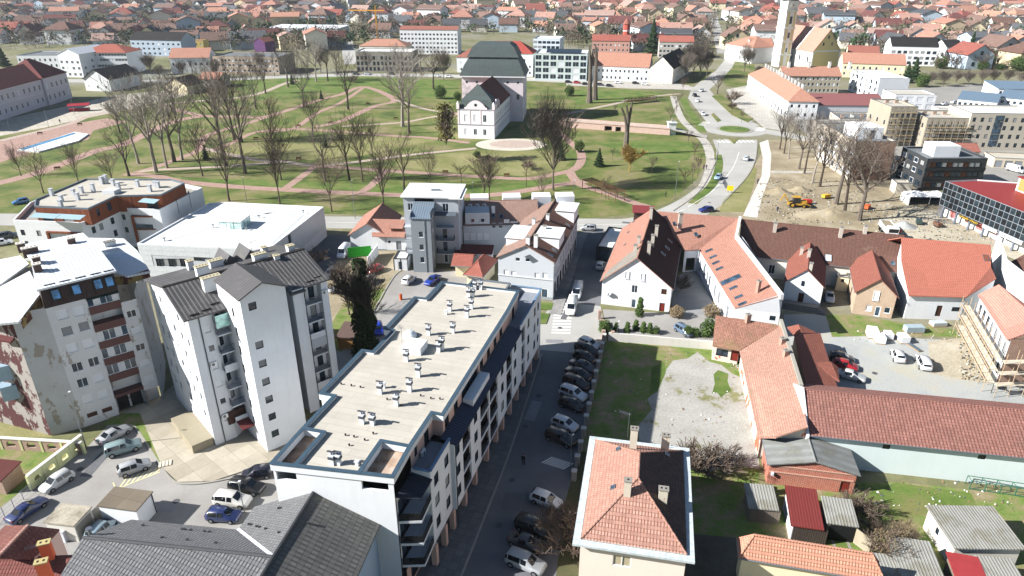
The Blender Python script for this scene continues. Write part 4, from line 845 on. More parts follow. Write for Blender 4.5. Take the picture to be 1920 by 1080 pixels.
# ---------------------------------------------------------------- C: white block with stair tower and dark ribbed roof
def block_c():
 f = Fr((-40.7, 75.9), R(42)); L, D, ze, rv, zr = 19.4, 16.4, 20.0, 6.3, 22.3
 T = thing('stair_tower_block', 'white seven-storey apartment block with projecting stair tower and dark ribbed roof', 'apartment block', f(9, 8))
 mb = MB(); WL = plaster('d7dade', 0.5); fl = [2.75 * k for k in range(8)]
 # left sunlit gable wall
 A, B = f(.3, D - .4), f(.3, .3)
 ws = [(u, 1.2 + 2.75 * k, .8 if u != 8 else 1.0, 1.2, 'w1') for k in range(1, 7) for u in (1.5, 4.0, 8, 11.0, 13.5)]
 facade(T, mb, A, B, 0, ze, ws, 0); mb.face([A + UZ(ze), B + UZ(ze), f(.3, rv, zr - .1)], 0)
 # front: left part, recessed balcony bay, (tower), right part
 facade(T, mb, f(.3, .3), f(3.2, .3), 0, ze, [(1.7, 3.3 + 2.75 * k, .85, .95, ('w1', 'w1', 'wb', 'wb', 'w1', 'wb')[k]) for k in range(6)], 0)
 facade(T, mb, f(3.2, .3), f(5.2, 1.6), 0, ze, [(.5, 3.4 + 2.75 * k, .8, 2.0, 'd1') for k in range(6)], 0)
 m = MB(); m.box(f, 2.5, 5.0, .05, .25, 2.6, 4.6); m.obj('brown_cladding', plain('3f2a22', name='cladding'), T)
 facade(T, mb, f(10.9, .9), f(13.6, .9), 0, ze, [(1.2, 3.3 + 2.75 * k, .6, .9, 'w1') for k in range(6)], 0)
 wall(mb, f(13.6, .9), f(13.6, -1.2), 0, ze, [], 0)
 facade(T, mb, f(13.6, -1.2), f(15.2, -1.2), 0, ze, [], 0)
 wall(mb, f(15.2, -1.2), f(15.2, 1.0), 0, ze, [], 0)
 facade(T, mb, f(15.2, 1.0), f(18.2, 1.0), 0, ze, [(.4, 3.4 + 2.75 * k, .7, .8, 'w1') for k in range(6)] + [(1.6, 2.9 + 2.75 * k, .9, 2.1, 'd1') for k in range(6)], 0)
 wall(mb, f(18.2, 1.0), f(18.2, -.4), 0, ze, [], 0); wall(mb, f(18.2, -.4), f(19.2, -.4), 0, ze, [], 0)
 facade(T, mb, f(19.2, -.4), f(19.2, D - .4), 0, ze, [(u, 3.5 + 2.75 * k, 1.2, 1.3, 'w') for k in range(6) for u in (3, 8, 12)], 0); mb.face([f(19.2, -.4, ze), f(19.2, D - .4, ze), f(19.2, rv, zr - .1)], 0)
 wall(mb, f(19.2, D - .4), f(.3, D - .4), 0, ze, [], 0)
 # balconies
 for k in range(6):
  z = 2.75 * (k + 1) - .1
  for u0, u1, v0, v1 in ((3.3, 5.05, -.5, .9), (15.3, 18.1, -.2, .99)):
   m = MB(); m.box(f, u0, u1, v0, v1, z, z + .18); bo = m.obj('balcony', WL, T)
   if (k + int(u0)) % 3: railing(bo, [f(u0, v1 - .2), f(u0, v0 + .05), f(u1, v0 + .05)], z + .18, .95, plain(('5b3a2c', '4a5560', '8a8d92')[k % 3], name='railing'))
   else: m = MB(); m.box(f, u0, u1, v0, v0 + .08, z + .18, z + 1.1); m.obj('parapet', WL, bo)
 for u, v, k in ((2.2, .18, 1), (2.2, .18, 4), (18.5, -.55, 6)): ac_unit(T, f(u, v, 2.75 * k + 1.2), f.a)
 # glazed balconies
 for z in (8.5,):
  m = MB(); m.box(f, 15.3, 18.1, -.25, -.2, z + 1.1, z + 2.6); m.obj('glazing', blind('b8bcc2'), T)
 m = MB(); m.box(f, 3.3, 5.05, -.55, -.5, 17.6, 19.4); m.obj('glazing', glass('7fa39c', .1), T)
 # stair tower
 tu0, tu1, tv0, tv1, tz = 5.05, 10.9, -5.75, 2.0, 23.2
 facade(T, mb, f(tu0, tv0), f(tu1, tv0), 0, tz, [(.9, 2.0 + 2.75 * k, 1.0, 1.05, 'd1') for k in (0, 1, 2, 3, 4, 5, 7)], 0)
 facade(T, mb, f(tu0, tv1), f(tu0, tv0), 0, tz, [(u, 3.0 + 2.75 * k, .6, 1.3, 'd1') for k in range(7) for u in (4.2,)], 0)
 wall(mb, f(tu1, tv0), f(tu1, tv1), 0, tz, [], 0)
 uc = (tu0 + tu1) / 2; mb.face([f(tu0, tv0, tz), f(tu1, tv0, tz), f(uc, tv0, tz + 1.35)], 0)
 mb.obj('wall', [WL], T)
 # dark glazed stair strip between tower and right part
 for k in range(6):
  m = MB(); z = 3 + 2.75 * k; a, b = f(10.95, -3.6), f(11.9, -.2); m.face([a + UZ(z), b + UZ(z), b + UZ(z + 2.5), a + UZ(z + 2.5)]); m.obj('stair_glazing', slabs('55504a', '474340', .4, .3, .03, 0, 'glass_block'), T)
 m = MB(); m.face([f(10.92, -3.8, 2.6), f(12.0, -.1, 2.6), f(12.0, -.1, 20), f(10.92, -3.8, 20)]); m.obj('stair_wall', WL, T)
 r = MB(); e = .35; ridge0, ridge1 = f(-e, rv, zr), f(L + .1, rv, zr)
 P0 = [f(-e, -.35, ze - .05), f(13.2, -.35, ze - .05), f(13.2, rv, zr), ridge0]; P1 = [f(13.2, -1.6, ze - .35), f(15.4, -1.6, ze - .35), f(15.4, -.8, ze - .15), f(L + .1, -.8, ze - .15), ridge1, f(13.2, rv, zr)]; P2 = [ridge0, ridge1, f(L + .1, D, ze - .05), f(-e, D, ze - .05)]
 for p in (P0, P1, P2): r.slab(p, .2)
 roof = r.obj('roof', R_DARK, T)
 m = MB(); m.cyl(ridge0, ridge1, .16, n=6); m.obj('ridge', plain('5c554e', .5), roof)
 r = MB(); g0, g1 = f(uc, tv0 - .3, tz + 1.5), f(uc, tv1, tz + 1.5); r.slab([f(tu0 - .25, tv0 - .3, tz), g0, g1, f(tu0 - .25, tv1, tz)], .18); r.slab([g0, f(tu1 + .25, tv0 - .3, tz), f(tu1 + .25, tv1, tz), g1], .18); tr = r.obj('tower_roof', R_DARK, T)
 m = MB(); m.face([f(tu1, tv1, 19), f(tu0, tv1, 19), f(tu0, tv1, tz), g1 - UZ(.1), f(tu1, tv1, tz)]); m.obj('tower_back_wall', WL, T)
 # chimneys and dormers
 YL = plaster('b3aa90', .4)
 for x, y, w, h, p in ((399, 541, 2.3, 1.7, P0), (380, 512, 1.6, 1.0, P0), (358, 505, .8, 1.3, P2), (406, 500, 1.8, 1.0, P2), (487, 487, 1.8, .9, P2), (519, 491, .8, 1.0, P1), (496, 473, .8, .8, P2), (545, 470, 1.0, .8, P1)): chimney(roof, px_on(p, x, y), w, .9, h, WHITE, f.a, .6, YL)
 for u in (9.0, 12.0):
  m = MB(); m.face([f(u, 10.5, 21.0), f(u + 2.4, 10.5, 21.0), f(u + 1.2, 10.5, 22.6)]); m.face([f(u + 1.2, 10.5, 22.6), f(u + 2.6, 10.5, 21.0), f(u + 2.6, 14.5, 20.6), f(u + 1.2, 14.5, 22.6)]); m.face([f(u - .2, 10.5, 21.0), f(u + 1.2, 10.5, 22.6), f(u + 1.2, 14.5, 22.6), f(u - .2, 14.5, 20.6)]); m.obj('dormer', R_DARK, roof)
 antenna(roof, f(12.5, 8, 21.8), 3.0, 1.0)
 m = MB()
 for u, v in ((.6, 0.1), (2.2, .3), (3.5, .9), (16.2, -.2), (17.6, 0.2)): c = f(u, v); c.z = plane_z(P0 if u < 13 else P1, c.x, c.y); m.box(Fr(c, f.a), 0, 1.2, 0, .05, c.z, c.z + .18)
 m.obj('snow_guard', plain('2e2a28', name='guard'), roof)
 # entrance canopy and low annex
 m = MB(); m.slab([f(3.3, -2.6, 2.9), f(5.0, -2.6, 2.9), f(5.0, -.6, 3.2), f(3.3, -.6, 3.2)], .12); m.obj('entrance_canopy', plain('5a2a2a', name='canopy'), T)
 m = MB(); m.box(f, -2.6, .3, .6, 9, 0, 1.4, 0); m.obj('low_annex', plaster('9a917c', .6), T)
 downpipe(T, f(1.6, .2), 0, 20); downpipe(T, f(15.25, -1.3), 0, 20)
block_c()
# ---------------------------------------------------------------- helpers for buildings measured corner by corner
def ccw(W): return W if sum(W[i].x * W[(i + 1) % len(W)].y - W[(i + 1) % len(W)].x * W[i].y for i in range(len(W))) > 0 else W[::-1]
def pxroof(T, polys, mat, th=.18, name='roof'):
 m = MB(); out = []
 for p in polys:
  W = ccw([P(*q) for q in p]); m.slab(W, th); out.append(W)
 return m.obj(name, mat, T), out
def quadwall(mb, A, B, zb, mi=0):
 """wall under a sloping top edge A-B (world points)"""
 mb.face([Vector((A.x, A.y, zb)), Vector((B.x, B.y, zb)), B, A], mi)
def prism_px(T, pts, zt, zb, wm, rm, drop=.35, cope=None, wins=None, wname='wall', rname='roof'):
 W = ccw([P(x, y, zt) for x, y in pts]); mb = MB()
 for k in range(len(W)):
  A, B = W[k], W[(k + 1) % len(W)]; w = (wins or {}).get(k, ()); w = w(A, B) if callable(w) else w; facade(T, mb, A, B, zb, zt, w)
 wo = mb.obj(wname, wm, T); m = MB(); m.face([Vector((p.x, p.y, zt - drop)) for p in W]); ro = m.obj(rname, rm, T)
 if drop > .05:
  c = sum(W, Vector()) / len(W)
  for k in range(len(W)):
   A, B = W[k], W[(k + 1) % len(W)]; d = (B - A).normalized(); n = Vector((-d.y, d.x, 0)) * .13; m = MB(); m.beam(A + n + UZ(-drop / 2 + .03 + k * .001), B + n + UZ(-drop / 2 + .03 + k * .001), .28, drop + .06); m.obj('parapet', cope or METAL, T)
 return wo, ro, W
def panels(T, A, B, z0, z1, nw, nh, mat, skip=lambda i, j: False, gap=.03, th=.05):
 A, B = Vector((A[0], A[1], 0)), Vector((B[0], B[1], 0)); L = (B - A).length; d = (B - A) / L; w, h = L / nw, (z1 - z0) / nh; rz = math.atan2(d.y, d.x)
 me = box_mesh(('panel', round(w, 3), round(h, 3)), (gap / 2, w - gap / 2, -th, 0, gap / 2, h - gap / 2))
 for j in range(nh):
  for i in range(nw):
   if not skip(i, j): place('panel', me, mat, T, A + d * (w * i) + UZ(z0 + h * j), rz)
# ---------------------------------------------------------------- D: white and brown terraced apartments
def block_d():
 T = thing('terraced_apartments', 'white apartment house with brown recessed top floor and flat roof by the park road', 'apartment house', P(200, 380, 9.5) * 1.0)
 T.location.z = 0
 BR = slabs('8a5138', '79452f', .6, .3, .012, 0, 'brown_cladding', .3)
 def w0(A, B): return [pwc(A, B, x, y, 1.0, 1.3, 'd1') for x, y in ((43, 436), (73, 437.5), (50, 457))]
 def w2(A, B): return [pwc(A, B, x, y, 1.0, 1.5, 'd1') for x, y in ((176, 431), (190, 425), (211, 414), (217, 437))]
 pts = [(24, 413), (152, 418), (162, 414), (223, 389), (246, 391), (299, 393), (379, 352), (345, 345), (160, 336), (56, 380)]
 wo, ro, W = prism_px(T, pts, 9.5, 0, WHITE, slabs('a9a59d', '99958d', .5, .5, .01, 0, 'terrace_deck'), .8, WHITE, {0: w0, 2: w2, 3: lambda A, B: [pwc(A, B, 232, 407, .9, 1.3, 'd1'), pwc(A, B, 238, 431, .9, 1.3, 'd1')], 5: ()})
 top = [(64, 386), (165, 391), (217, 367), (262, 366), (302, 365), (346, 343), (321, 336), (160, 335), (66, 374)]
 def b0(A, B): return [pwc(A, B, 90, 408, 2.6, 2.0, 'd'), pwc(A, B, 128, 411, 2.6, 2.0, 'd')]
 def b1(A, B): return [pwc(A, B, 184, 398, .9, 1.7, 'd1'), pwc(A, B, 205, 387, 1.4, 1.9, 'd1')]
 _, roof, TW = prism_px(T, top, 12.5, 8.7, BR, MEMB, .3, plain('6d7780', .5, name='coping'), {0: b0, 1: b1, 3: lambda A, B: [pwc(A, B, 248, 383, 1.4, 1.8, 'd'), pwc(A, B, 286, 385, 2.4, 2.0, 'd')]}, 'top_floor_wall')
 for a, b in (((58, 402), (106, 405)), ((101, 404), (153, 407)), ((262, 374), (292, 377))):
  A, B = P(*a, 11.8), P(*b, 11.8); d = (B - A).normalized(); n = Vector((d.y, -d.x, 0)) * 1.9; m = MB()
  m.slab([A + n * .35 + UZ(-.35), B + n * .35 + UZ(-.35), B - n * .65, A - n * .65], .06); m.obj('glass_awning', ribbed('a9c4cc', .6, 0.0, .15, None, .3, .02), T)
 # timber framed balconies
 for x0, y0, x1, y1, zt in ((86, 437, 153, 440, 7.0), (245, 408, 300, 407, 7.6)):
  A, B = P(x0, y0, zt), P(x1, y1, zt); d = (B - A).normalized(); n = Vector((-d.y, d.x, 0)); m = MB(); f = Fr(A, math.atan2(d.y, d.x)); L = (B - A).length
  m.box(f, 0, L, 0, 2.0, zt, zt + .35, 0); m.box(f, 0, .5, 0, .4, zt - 6, zt); m.box(f, L - .5, L, 0, .4, zt - 6, zt); m.box(f, .5, L - .5, 0, 2, zt - 3.1, zt - 2.8); fo = m.obj('balcony_frame', BR, T)
  g_ = MB(); g_.box(f, .5, L - .5, .08, .12, zt - 2.8, zt - 1.8); g_.obj('balustrade', GL2, fo); g_ = MB(); g_.box(f, .5, L - .5, 1.9, 1.95, zt - 6, zt - .1); g_.obj('balcony_glazing', GL, fo)
 for x, y, h in ((192, 345, 1.7), (213, 348, 1.5), (223, 355, 1.6), (176, 360, 1.9), (154, 362, 1.5), (139, 367, 1.5), (147, 375, 1.6), (98, 367, 1.6), (116, 378, 1.4), (115, 388, 1.5), (259, 350, 1.5), (282, 359, 1.5), (291, 351, 1.4), (297, 352, 1.4), (200, 344, 2.0)): chimney(roof, P(x, y, 12.2), .7, .7, h, GREYW, R(-8), .1, plain('b9bec4', name='cap'), vents=False)
 m = MB(); m.box(Fr(P(210, 362, 12.2), R(-8)), -1.5, 1.5, -1.2, 1.2, 12.21, 13.1); m.obj('stair_hatch', GREYW, roof)
 for x, y in ((336, 400), (359, 388)):
  p = P(x, y, 7.5); m = MB(); m.cyl(p, p + UZ(3.4), .06, n=6); m.cyl(p + UZ(3.4), p + UZ(3.9), .16, n=8); m.obj('flue_pipe', plain('2a2c30', name='flue'), T)
block_d()
# ---------------------------------------------------------------- E: white hall with flat roof
def hall_e():
 T = thing('white_hall', 'low white panelled hall with big white flat roof and glass skylight', 'hall', P(430, 420, 0))
 PAN = plain('d6dadc', .45, name='panel'); RP = ribbed('c3c8cf', .35, .2, .45, None, .5, .03)
 pts = [(257, 457), (503, 468), (606.7, 388), (421, 379), (392, 381)]
 def w0(A, B): return [pwc(A, B, x, 492, 1.5, 1.7, 'd') for x in (299, 310.5, 322, 333, 344)] + [pwc(A, B, 373, 482, 2.4, 1.5, 'd'), pwc(A, B, 390, 481, 2.0, 1.4, 'd')]
 wo, ro, W = prism_px(T, pts, 7.5, 0, plain('c9ccd0', .6, name='backing'), MEMB_W, .25, plain('e4e6e8', .5, name='coping'), {0: w0})
 A, B, C = W[0], W[1], W[2]
 ux = [px_wall(A, B, x, 492)[0] for x in (296, 350)]; panels(T, A, B, 5.1, 7.3, 11, 2, PAN); panels(T, A, B, .2, 5.1, 11, 4, PAN, lambda i, j: j >= 2 and 1 <= i <= 7)
 m = MB(); d = (C - B).normalized(); n = Vector((d.y, -d.x, 0)) * .08
 for a, b in ((.0, .30), (.36, .98)):
  a_, b_ = B.lerp(C, a), B.lerp(C, b); m = MB(); m.face([Vector((a_.x, a_.y, 2.2)) + n, Vector((b_.x, b_.y, 2.6)) + n, Vector((b_.x, b_.y, 7.4)) + n, Vector((a_.x, a_.y, 7.4)) + n]); m.obj('ribbed_cladding', RP, T)
 a_, b_ = B.lerp(C, .31), B.lerp(C, .35); m = MB(); m.face([Vector((a_.x, a_.y, .2)) + n, Vector((b_.x, b_.y, .2)) + n, Vector((b_.x, b_.y, 7.3)) + n, Vector((a_.x, a_.y, 7.3)) + n]); m.obj('glass_strip', GL, T)
 # skylight
 p = P(440, 424, 7.25); f = Fr(p, R(-7)); m = MB(); m.box(f, -2.6, 2.8, -2.2, 2.6, 9.0, 9.25); so = m.obj('skylight_roof', MEMB_W, T)
 for k, (a, b) in enumerate((((-2.4, -2), (2.6, -2)), ((2.6, -2), (2.6, 2.4)), ((2.6, 2.4), (-2.4, 2.4)), ((-2.4, 2.4), (-2.4, -2)))):
  for i in range(3):
   A_, B_ = f(*a).lerp(f(*b), i / 3 + .015), f(*a).lerp(f(*b), (i + 1) / 3 - .015); m = MB(); m.face([A_ + UZ(7.3), B_ + UZ(7.3), B_ + UZ(9), A_ + UZ(9)]); m.obj('pane', glass('9fc2bd', .08), so)
 m = MB()
 for u, v in ((-2.4, -2), (2.6, -2), (2.6, 2.4), (-2.4, 2.4), (.1, -2), (2.6, .2)): m.beam(f(u, v, 7.25), f(u, v, 9), .1)
 m.obj('skylight_frame', WHITE_FR, so)
 for x, y in ((400, 427), (486, 409), (462, 432), (309, 452), (569, 400)):
  p = P(x, y, 7.25); m = MB(); m.cyl(p, p + UZ(.6), .12, n=8); m.cyl(p + UZ(.6), p + UZ(.75), .35, n=8); m.obj('roof_vent', METAL, ro)
 for a, b in (((300, 455), (520, 395)), ((510, 457), (570, 402)), ((430, 396), (560, 403))):
  m = MB(); A_, B_ = P(*a, 7.262), P(*b, 7.262); m.beam(A_, B_, .8, .02); m.obj('roof_gutter', plain('b9bcbc', name='gutter'), ro)
hall_e()
# ---------------------------------------------------------------- F: grey lift-tower building
def block_f():
 o = P(776, 510); f = Fr(o, R(-4)); T = thing('grey_tower_house', 'narrow grey building with square stair tower and white flat roof', 'apartment house', f(2, 5))
 GW = plaster('8d949a', .15); GD = plaster('b3b8be', .2); mb = MB()
 facade(T, mb, f(0, 0), f(4.2, 0), 0, 12.2, [(1.55, 2.2 + 2.9 * k, 1.0, 1.35, 'w1') for k in range(3)], 0); facade(T, mb, f(4.2, 0), f(4.2, 5), 0, 13.6, [(2, 2.2 + 2.9 * k, .8, 1.3, 'w1') for k in range(4)], 0); wall(mb, f(0, 5), f(0, 0), 0, 13.2, [], 0)
 mb.obj('tower_wall', GW, T); m = MB(); m.slab([f(-.2, -.2, 12.25), f(4.4, -.2, 12.25), f(4.4, 5, 14.3), f(-.2, 5, 14.3)], .15); m.obj('tower_roof', ribbed('8f9fae', .5, .4, .35), T)
 mb = MB(); facade(T, mb, f(-2.4, 5), f(0, 5), 0, 15.2, [(.9, 12.2, 1.1, 1.6, 'w')], 0); facade(T, mb, f(4.2, 5), f(9.4, 5), 0, 15.2, [(1.8, 12.2, 1.3, 1.7, 'w'), (1.6, .2, 1.0, 2.1, 'door'), (1.6, 3.1, .9, 2.1, 'd1'), (1.6, 6.1, .9, 2.1, 'd1')], 0); facade(T, mb, f(9.4, 5), f(9.4, 14), 0, 15.2, [(3, 12.2, 1.1, 1.5, 'w1')], 0); wall(mb, f(9.4, 14), f(-2.4, 14), 0, 15.2, [], 0); wall(mb, f(-2.4, 14), f(-2.4, 5), 0, 15.2, [], 0)
 mb.obj('wall', GD, T); m = MB(); m.slab([f(-2.9, 4.6, 15.45), f(9.8, 4.6, 15.45), f(9.8, 14.6, 15.45), f(-2.9, 14.6, 15.45)], .3); ro = m.obj('roof', MEMB_W, T)
 m = MB(); m.slab([f(7.4, 4.5, 15.2), f(10.4, 4.5, 15.2), f(10.4, 12, 15.2), f(7.4, 12, 15.2)], .2); m.obj('roof_step', MEMB_W, ro)
 for k in range(3):
  z = 3.0 + 3 * k
  for u0, u1 in ((4.6, 8.4), (-2.3, -.05)):
   m = MB(); m.box(f, u0, u1, 3.4, 5, z - .15, z); bo = m.obj('balcony', GD, T)
   if k < 2: railing(bo, [f(u0, 4.9), f(u0, 3.45), f(u1, 3.45), f(u1, 4.9)], z, 1.0)
 m = MB(); m.slab([f(4.4, 3.2, 11.8), f(9, 3.2, 11.8), f(9, 5, 12.1), f(4.4, 5, 12.1)], .1); m.obj('balcony_roof', plain('59626b', name='sheet'), T)
 m = MB(); p = f(4, 9, 15.45); m.box(Fr(p, 0), -1.0, 1.0, -.3, .3, 15.46, 15.8); m.cyl(p, p + UZ(1.4), .05, n=5); m.obj('roof_vent', METAL, ro)
 downpipe(T, f(4.3, -.05), 0, 12.2); downpipe(T, f(2.9, -.06), 0, 12.2, plain('7e858c', name='pipe'))
 # small white kiosk beside it
 K = thing('site_cabin', 'small white cabin with dark corner posts beside the grey stair tower', 'cabin', f(-3.2, 1)); b = Bld('', '', '', f.__class__(f(-4.4, .6), R(-4)), 3.0, 4.6, 2.7, WHITE, MEMB_W, kind='flat', flat_drop=.1, T=K, wins={0: [(.9, .1, 1.0, 2.1, 'door')]}, coping=DARK_FR)
 for u in (0.0, 1.5, 3.0): m = MB(); m.box(b.f, u - .07, u + .07, -.04, .06, 0, 2.7); m.obj('post', DARK_FR, K)
block_f()
# ---------------------------------------------------------------- G: grey town house, street wing with gable plus rear row
def block_g():
 f, L, D = rect3((930, 482), (1041, 493), (1091, 404), 8.2); D = 28.5
 GW = plaster('c3c8ce', .2); B = Bld('town_house', 'light grey two-storey corner house with tiled gable roof and white dormers', 'house', f, L, D, 8.2, GW, T_OLD, kind='gable', ridge='v', rise=3.1, over=.35, wins={
  0: lambda A, Bq: [pwc(A, Bq, x, y, 1.0, 1.2, 'wb') for x, y in ((949, 511), (963, 514), (1007, 517), (1022, 517))] + [pwc(A, Bq, 971, 486, .9, .9, 'w1'), pwc(A, Bq, 989.5, 487, .9, .9, 'w1'), pwc(A, Bq, 1021, 551, 1.4, 2.3, 'door')],
  1: lambda A, Bq: wgrid(27.8, 9, (4.9,), 1.1, 1.6, 'w1') + [(1.2 + 3.0 * k, .3, 1.7, 2.8, 'd') for k in range(9)]}, plinth=(.6, plaster('9aa0a6')))
 for k in (0, 1): pass
 r = MB(); r.slab([p + UZ(.03) for p in B.polys[1]], .04); r.obj('street_side_roof', T_BROWN, B.T)  # street slope away from the sun, its shade coloured in with darker tile
 m = MB()
 for z in (4.2, 7.4): m.box(f, L - .36, L - .22, .3, D - .3, z, z + .2)
 m.box(f, .3, L - .3, .22, .36, 4.3, 4.5); m.obj('cornice', plaster('d6dade'), B.T)
 # white flat dormers
 def dormer(u0, u1, v0, v1, z):
  m = MB(); m.box(f, u0, u1, v0, v1, 8.4, z); d = m.obj('dormer', WHITE, B.T); m = MB(); m.box(f, u0 - .25, u1 + .25, v0 - .25, v1 + .25, z, z + .18); m.obj('dormer_roof', MEMB_W, d); return d
 dormer(6.6, 11.3, 6.2, 11.8, 10.9); dormer(7.5, 11.5, 22.5, 28.2, 11.0); dormer(.6, 4.3, 5.5, 12.5, 10.3)
 for x, y in ((1021, 434), (1027, 412), (990, 455), (1005, 452), (1001, 420)): B.chimpx(x, y, 1 if x > 1010 else 0, w=.7, d=.7, h=1.2, mat=WHITE)
 for x, y, k in ((1032, 478, 1), (1065, 422, 1), (1040, 470, 1), (966, 470, 0), (992, 423, 0)): B.sky(x, y, k)
 m = MB(); c = f(9, 28.6, 0); m.cyl(f(8, 29.6, 0), f(8, 29.6, 9.5), 2.2, n=8); t = m.obj('corner_turret', GW, B.T); m = MB(); m.cyl(f(8, 29.6, 9.5), f(8, 29.6, 11.0), 2.5, .1, 8); m.obj('turret_roof', plain('d9dfe6', .4), t)
 # rear row
 T = thing('rear_row_house', 'grey house row with orange tiled roof and roof terrace box behind the corner house', 'house', P(930, 430)); a, b, c = (866, 423), (1012, 420), (1020, 396)
 g_, L2, D2 = rect3(a, b, c, 7.4); D2 = 13; Q = Bld('', '', '', g_, L2, D2, 7.4, GW, T_OLD, kind='gable', ridge='u', rise=3.6, over=.3, T=T, wins={0: lambda A, Bq: [pwc(A, Bq, x, 443, 1.1, 1.5, 'wb') for x in (875, 887, 900, 912.5)] + [pwc(A, Bq, x, 423, .9, 1.2, 'w1') for x in (926, 939)] + [pwc(A, Bq, 964, 421, 1.6, 1.4, 'w'), pwc(A, Bq, 950, 418, 1.2, 1.6, 'wb')]})
 m = MB(); m.box(g_, .8, 6.2, .3, 5.5, 7.3, 10.2); d = m.obj('dormer', GREYW, T); window(T, g_(.8, .3), g_(6.2, .3), 1.2, 8, .9, .9, 'w1', .0); window(T, g_(.8, .3), g_(6.2, .3), 3.4, 8, .9, .9, 'w1', .0)
 for u in (2.0, 3.6, 5.2): ac_unit(d, g_(u, 4.6, 10.2), g_.a)
 Q.chimpx(925, 397, 0, w=.8, d=.8, h=1.5, mat=WHITE)
 for x, y in ((925, 405), (940, 406)): Q.sky(x, y, 0)
 for u in (2, 9.5, 16.5, 22):
  m = MB(); m.box(g_, u, u + 4.2, 7.6, 11, 8.2, 11.3); m.obj('rear_dormer', WHITE, T)
block_g()
# ---------------------------------------------------------------- small houses and sheds between the blocks
def small_mid():
 B = bpx('cottage', 'white cottage with orange tiled cross gable roof behind the green fence', 'house', (652, 441), (728, 443), (700, 402), 3.4, WHITE, T_ORANGE, kind='gable', ridge='v', rise=3.0, over=.4, wins={0: lambda A, Bq: [pwc(A, Bq, 690, 429, .6, 1.1, 'wd')]})
 f = B.f; m = MB(); m.slab([f(B.L * .5, 3.5, 6.3), f(B.L + 7, 3.5, 6.3), f(B.L + 7, 9, 3.4), f(B.L * .5, 9, 3.4)], .15); m.slab([f(B.L * .62, -.6, 3.5), f(B.L + 7, -.6, 3.5), f(B.L + 7, 3.5, 6.3), f(B.L * .5, 3.5, 6.3)], .15); m.obj('side_wing_roof', T_ORANGE, B.T)
 mb = MB(); facade(B.T, mb, f(B.L - .5, 0), f(B.L + 6.8, 0), 0, 3.6, [(2.2, .1, 1.2, 2.2, 'gd'), (.3, 1.6, .7, .8, 'w1')]); wall(mb, f(B.L + 6.8, 0), f(B.L + 6.8, 8.6), 0, 3.6); mb.obj('side_wing_wall', WHITE, B.T)
 m = MB(); m.box(f, B.L + .6, B.L + 3.2, .6, 3.2, 4.4, 5.3); d = m.obj('dormer', plain('6a4a3a', name='timber'), B.T); m = MB(); m.slab([f(B.L + .3, .3, 5.3), f(B.L + 3.4, .3, 5.3), f(B.L + 3.4, 3.3, 6.0), f(B.L + .3, 3.3, 6.0)], .12); m.obj('dormer_roof', T_ORANGE, d)
 # green and white fence walls
 T = thing('green_fence', 'bright green hoarding between parked van and white cottage', 'fence', P(675, 470)); m = MB(); m.beam(P(652, 474, 1.2), P(696, 470, 1.2), .12, 2.4); m.obj('hoarding', plain('2fa32c', .6, name='paint'), T)
 T = thing('white_site_wall', 'short white wall with painted marks beside the green hoarding', 'wall', P(700, 478)); m = MB(); m.beam(P(690, 492, 1.2), P(708, 468, 1.2), .25, 2.4); m.obj('wall_panel', WHITE, T)
 B = bpx('red_roof_shed', 'low shed with bright red-orange hipped roof between flats and grey house', 'shed', (868, 515), (905, 520), (925, 486), 3.0, CREAM, T_RED, kind='hip', ridge='v', rise=2.2, over=.6, hip=3)
 B = bpx('red_roof_annex', 'open annex with red-orange tiled roof behind the flat apartment roof', 'shed', (845, 498), (884, 500), (893, 478), 2.8, CREAM, T_RED, kind='gable', ridge='u', rise=1.4, over=.8)
 B = bpx('dark_red_lean_to', 'dark red low roof against the rear of the grey row', 'shed', (852, 474), (923, 476), (924, 463), 3.2, WHITE, ribbed('5a2626', .4, 0, .5), kind='shed', ridge='u', rise=.5, over=.2)
 B = bpx('flat_pavilion', 'dark glazed pavilion with white flat roof at the street corner', 'pavilion', (1118, 462), (1150, 466), (1166, 428), 3.4, plain('24282c', .4, name='cladding'), MEMB_W, kind='flat', coping=DARK_FR, flat_drop=.2, wins={0: [(.5, .4, 3.4, 2.5, 'd1')]})
 B = bpx('bus_shelter', 'dark red flat-roofed shelter standing at the main road', 'shelter', (1186, 398), (1228, 400), (1230, 389), 3.4, plain('4d3a34', name='timber'), ribbed('8c3f3f', .4, 0, .5), kind='shed', ridge='u', rise=.4, over=.5)
 # timber shelter under the ivy tree, glass balustrade by the road
 B = bpx('timber_shelter', 'low brown shelter with timber side under the ivy tree', 'shed', (628, 632), (668, 634), (664, 606), 2.4, plain('9a7244', .8, name='timber'), ribbed('6d5a52', .4, 0, .7), kind='shed', ridge='u', rise=.3, over=.3)
 T = thing('pergola', 'brown timber pergola over the path in the park', 'pergola', P(1140, 362)); A, Bq = P(1100, 352, 0), P(1162, 378, 0); d = (Bq - A).normalized(); n = Vector((-d.y, d.x, 0)); tm = plain('8a6a50', .9, name='timber'); L = (Bq - A).length
 for k in range(6):
  for s in (-1.6, 1.6): m = MB(); q = A + d * (L * k / 5) + n * s; m.beam(q, q + UZ(2.6), .18); m.obj('post', tm, T)
 for s in (-1.6, 1.6): m = MB(); m.beam(A + n * s + UZ(2.65), Bq + n * s + UZ(2.65), .16); m.obj('beam', tm, T)
 for k in range(26): m = MB(); q = A + d * (L * k / 25) + UZ(2.8); m.beam(q - n * 2.1, q + n * 2.1, .12, .14); m.obj('rafter', tm, T)
small_mid()
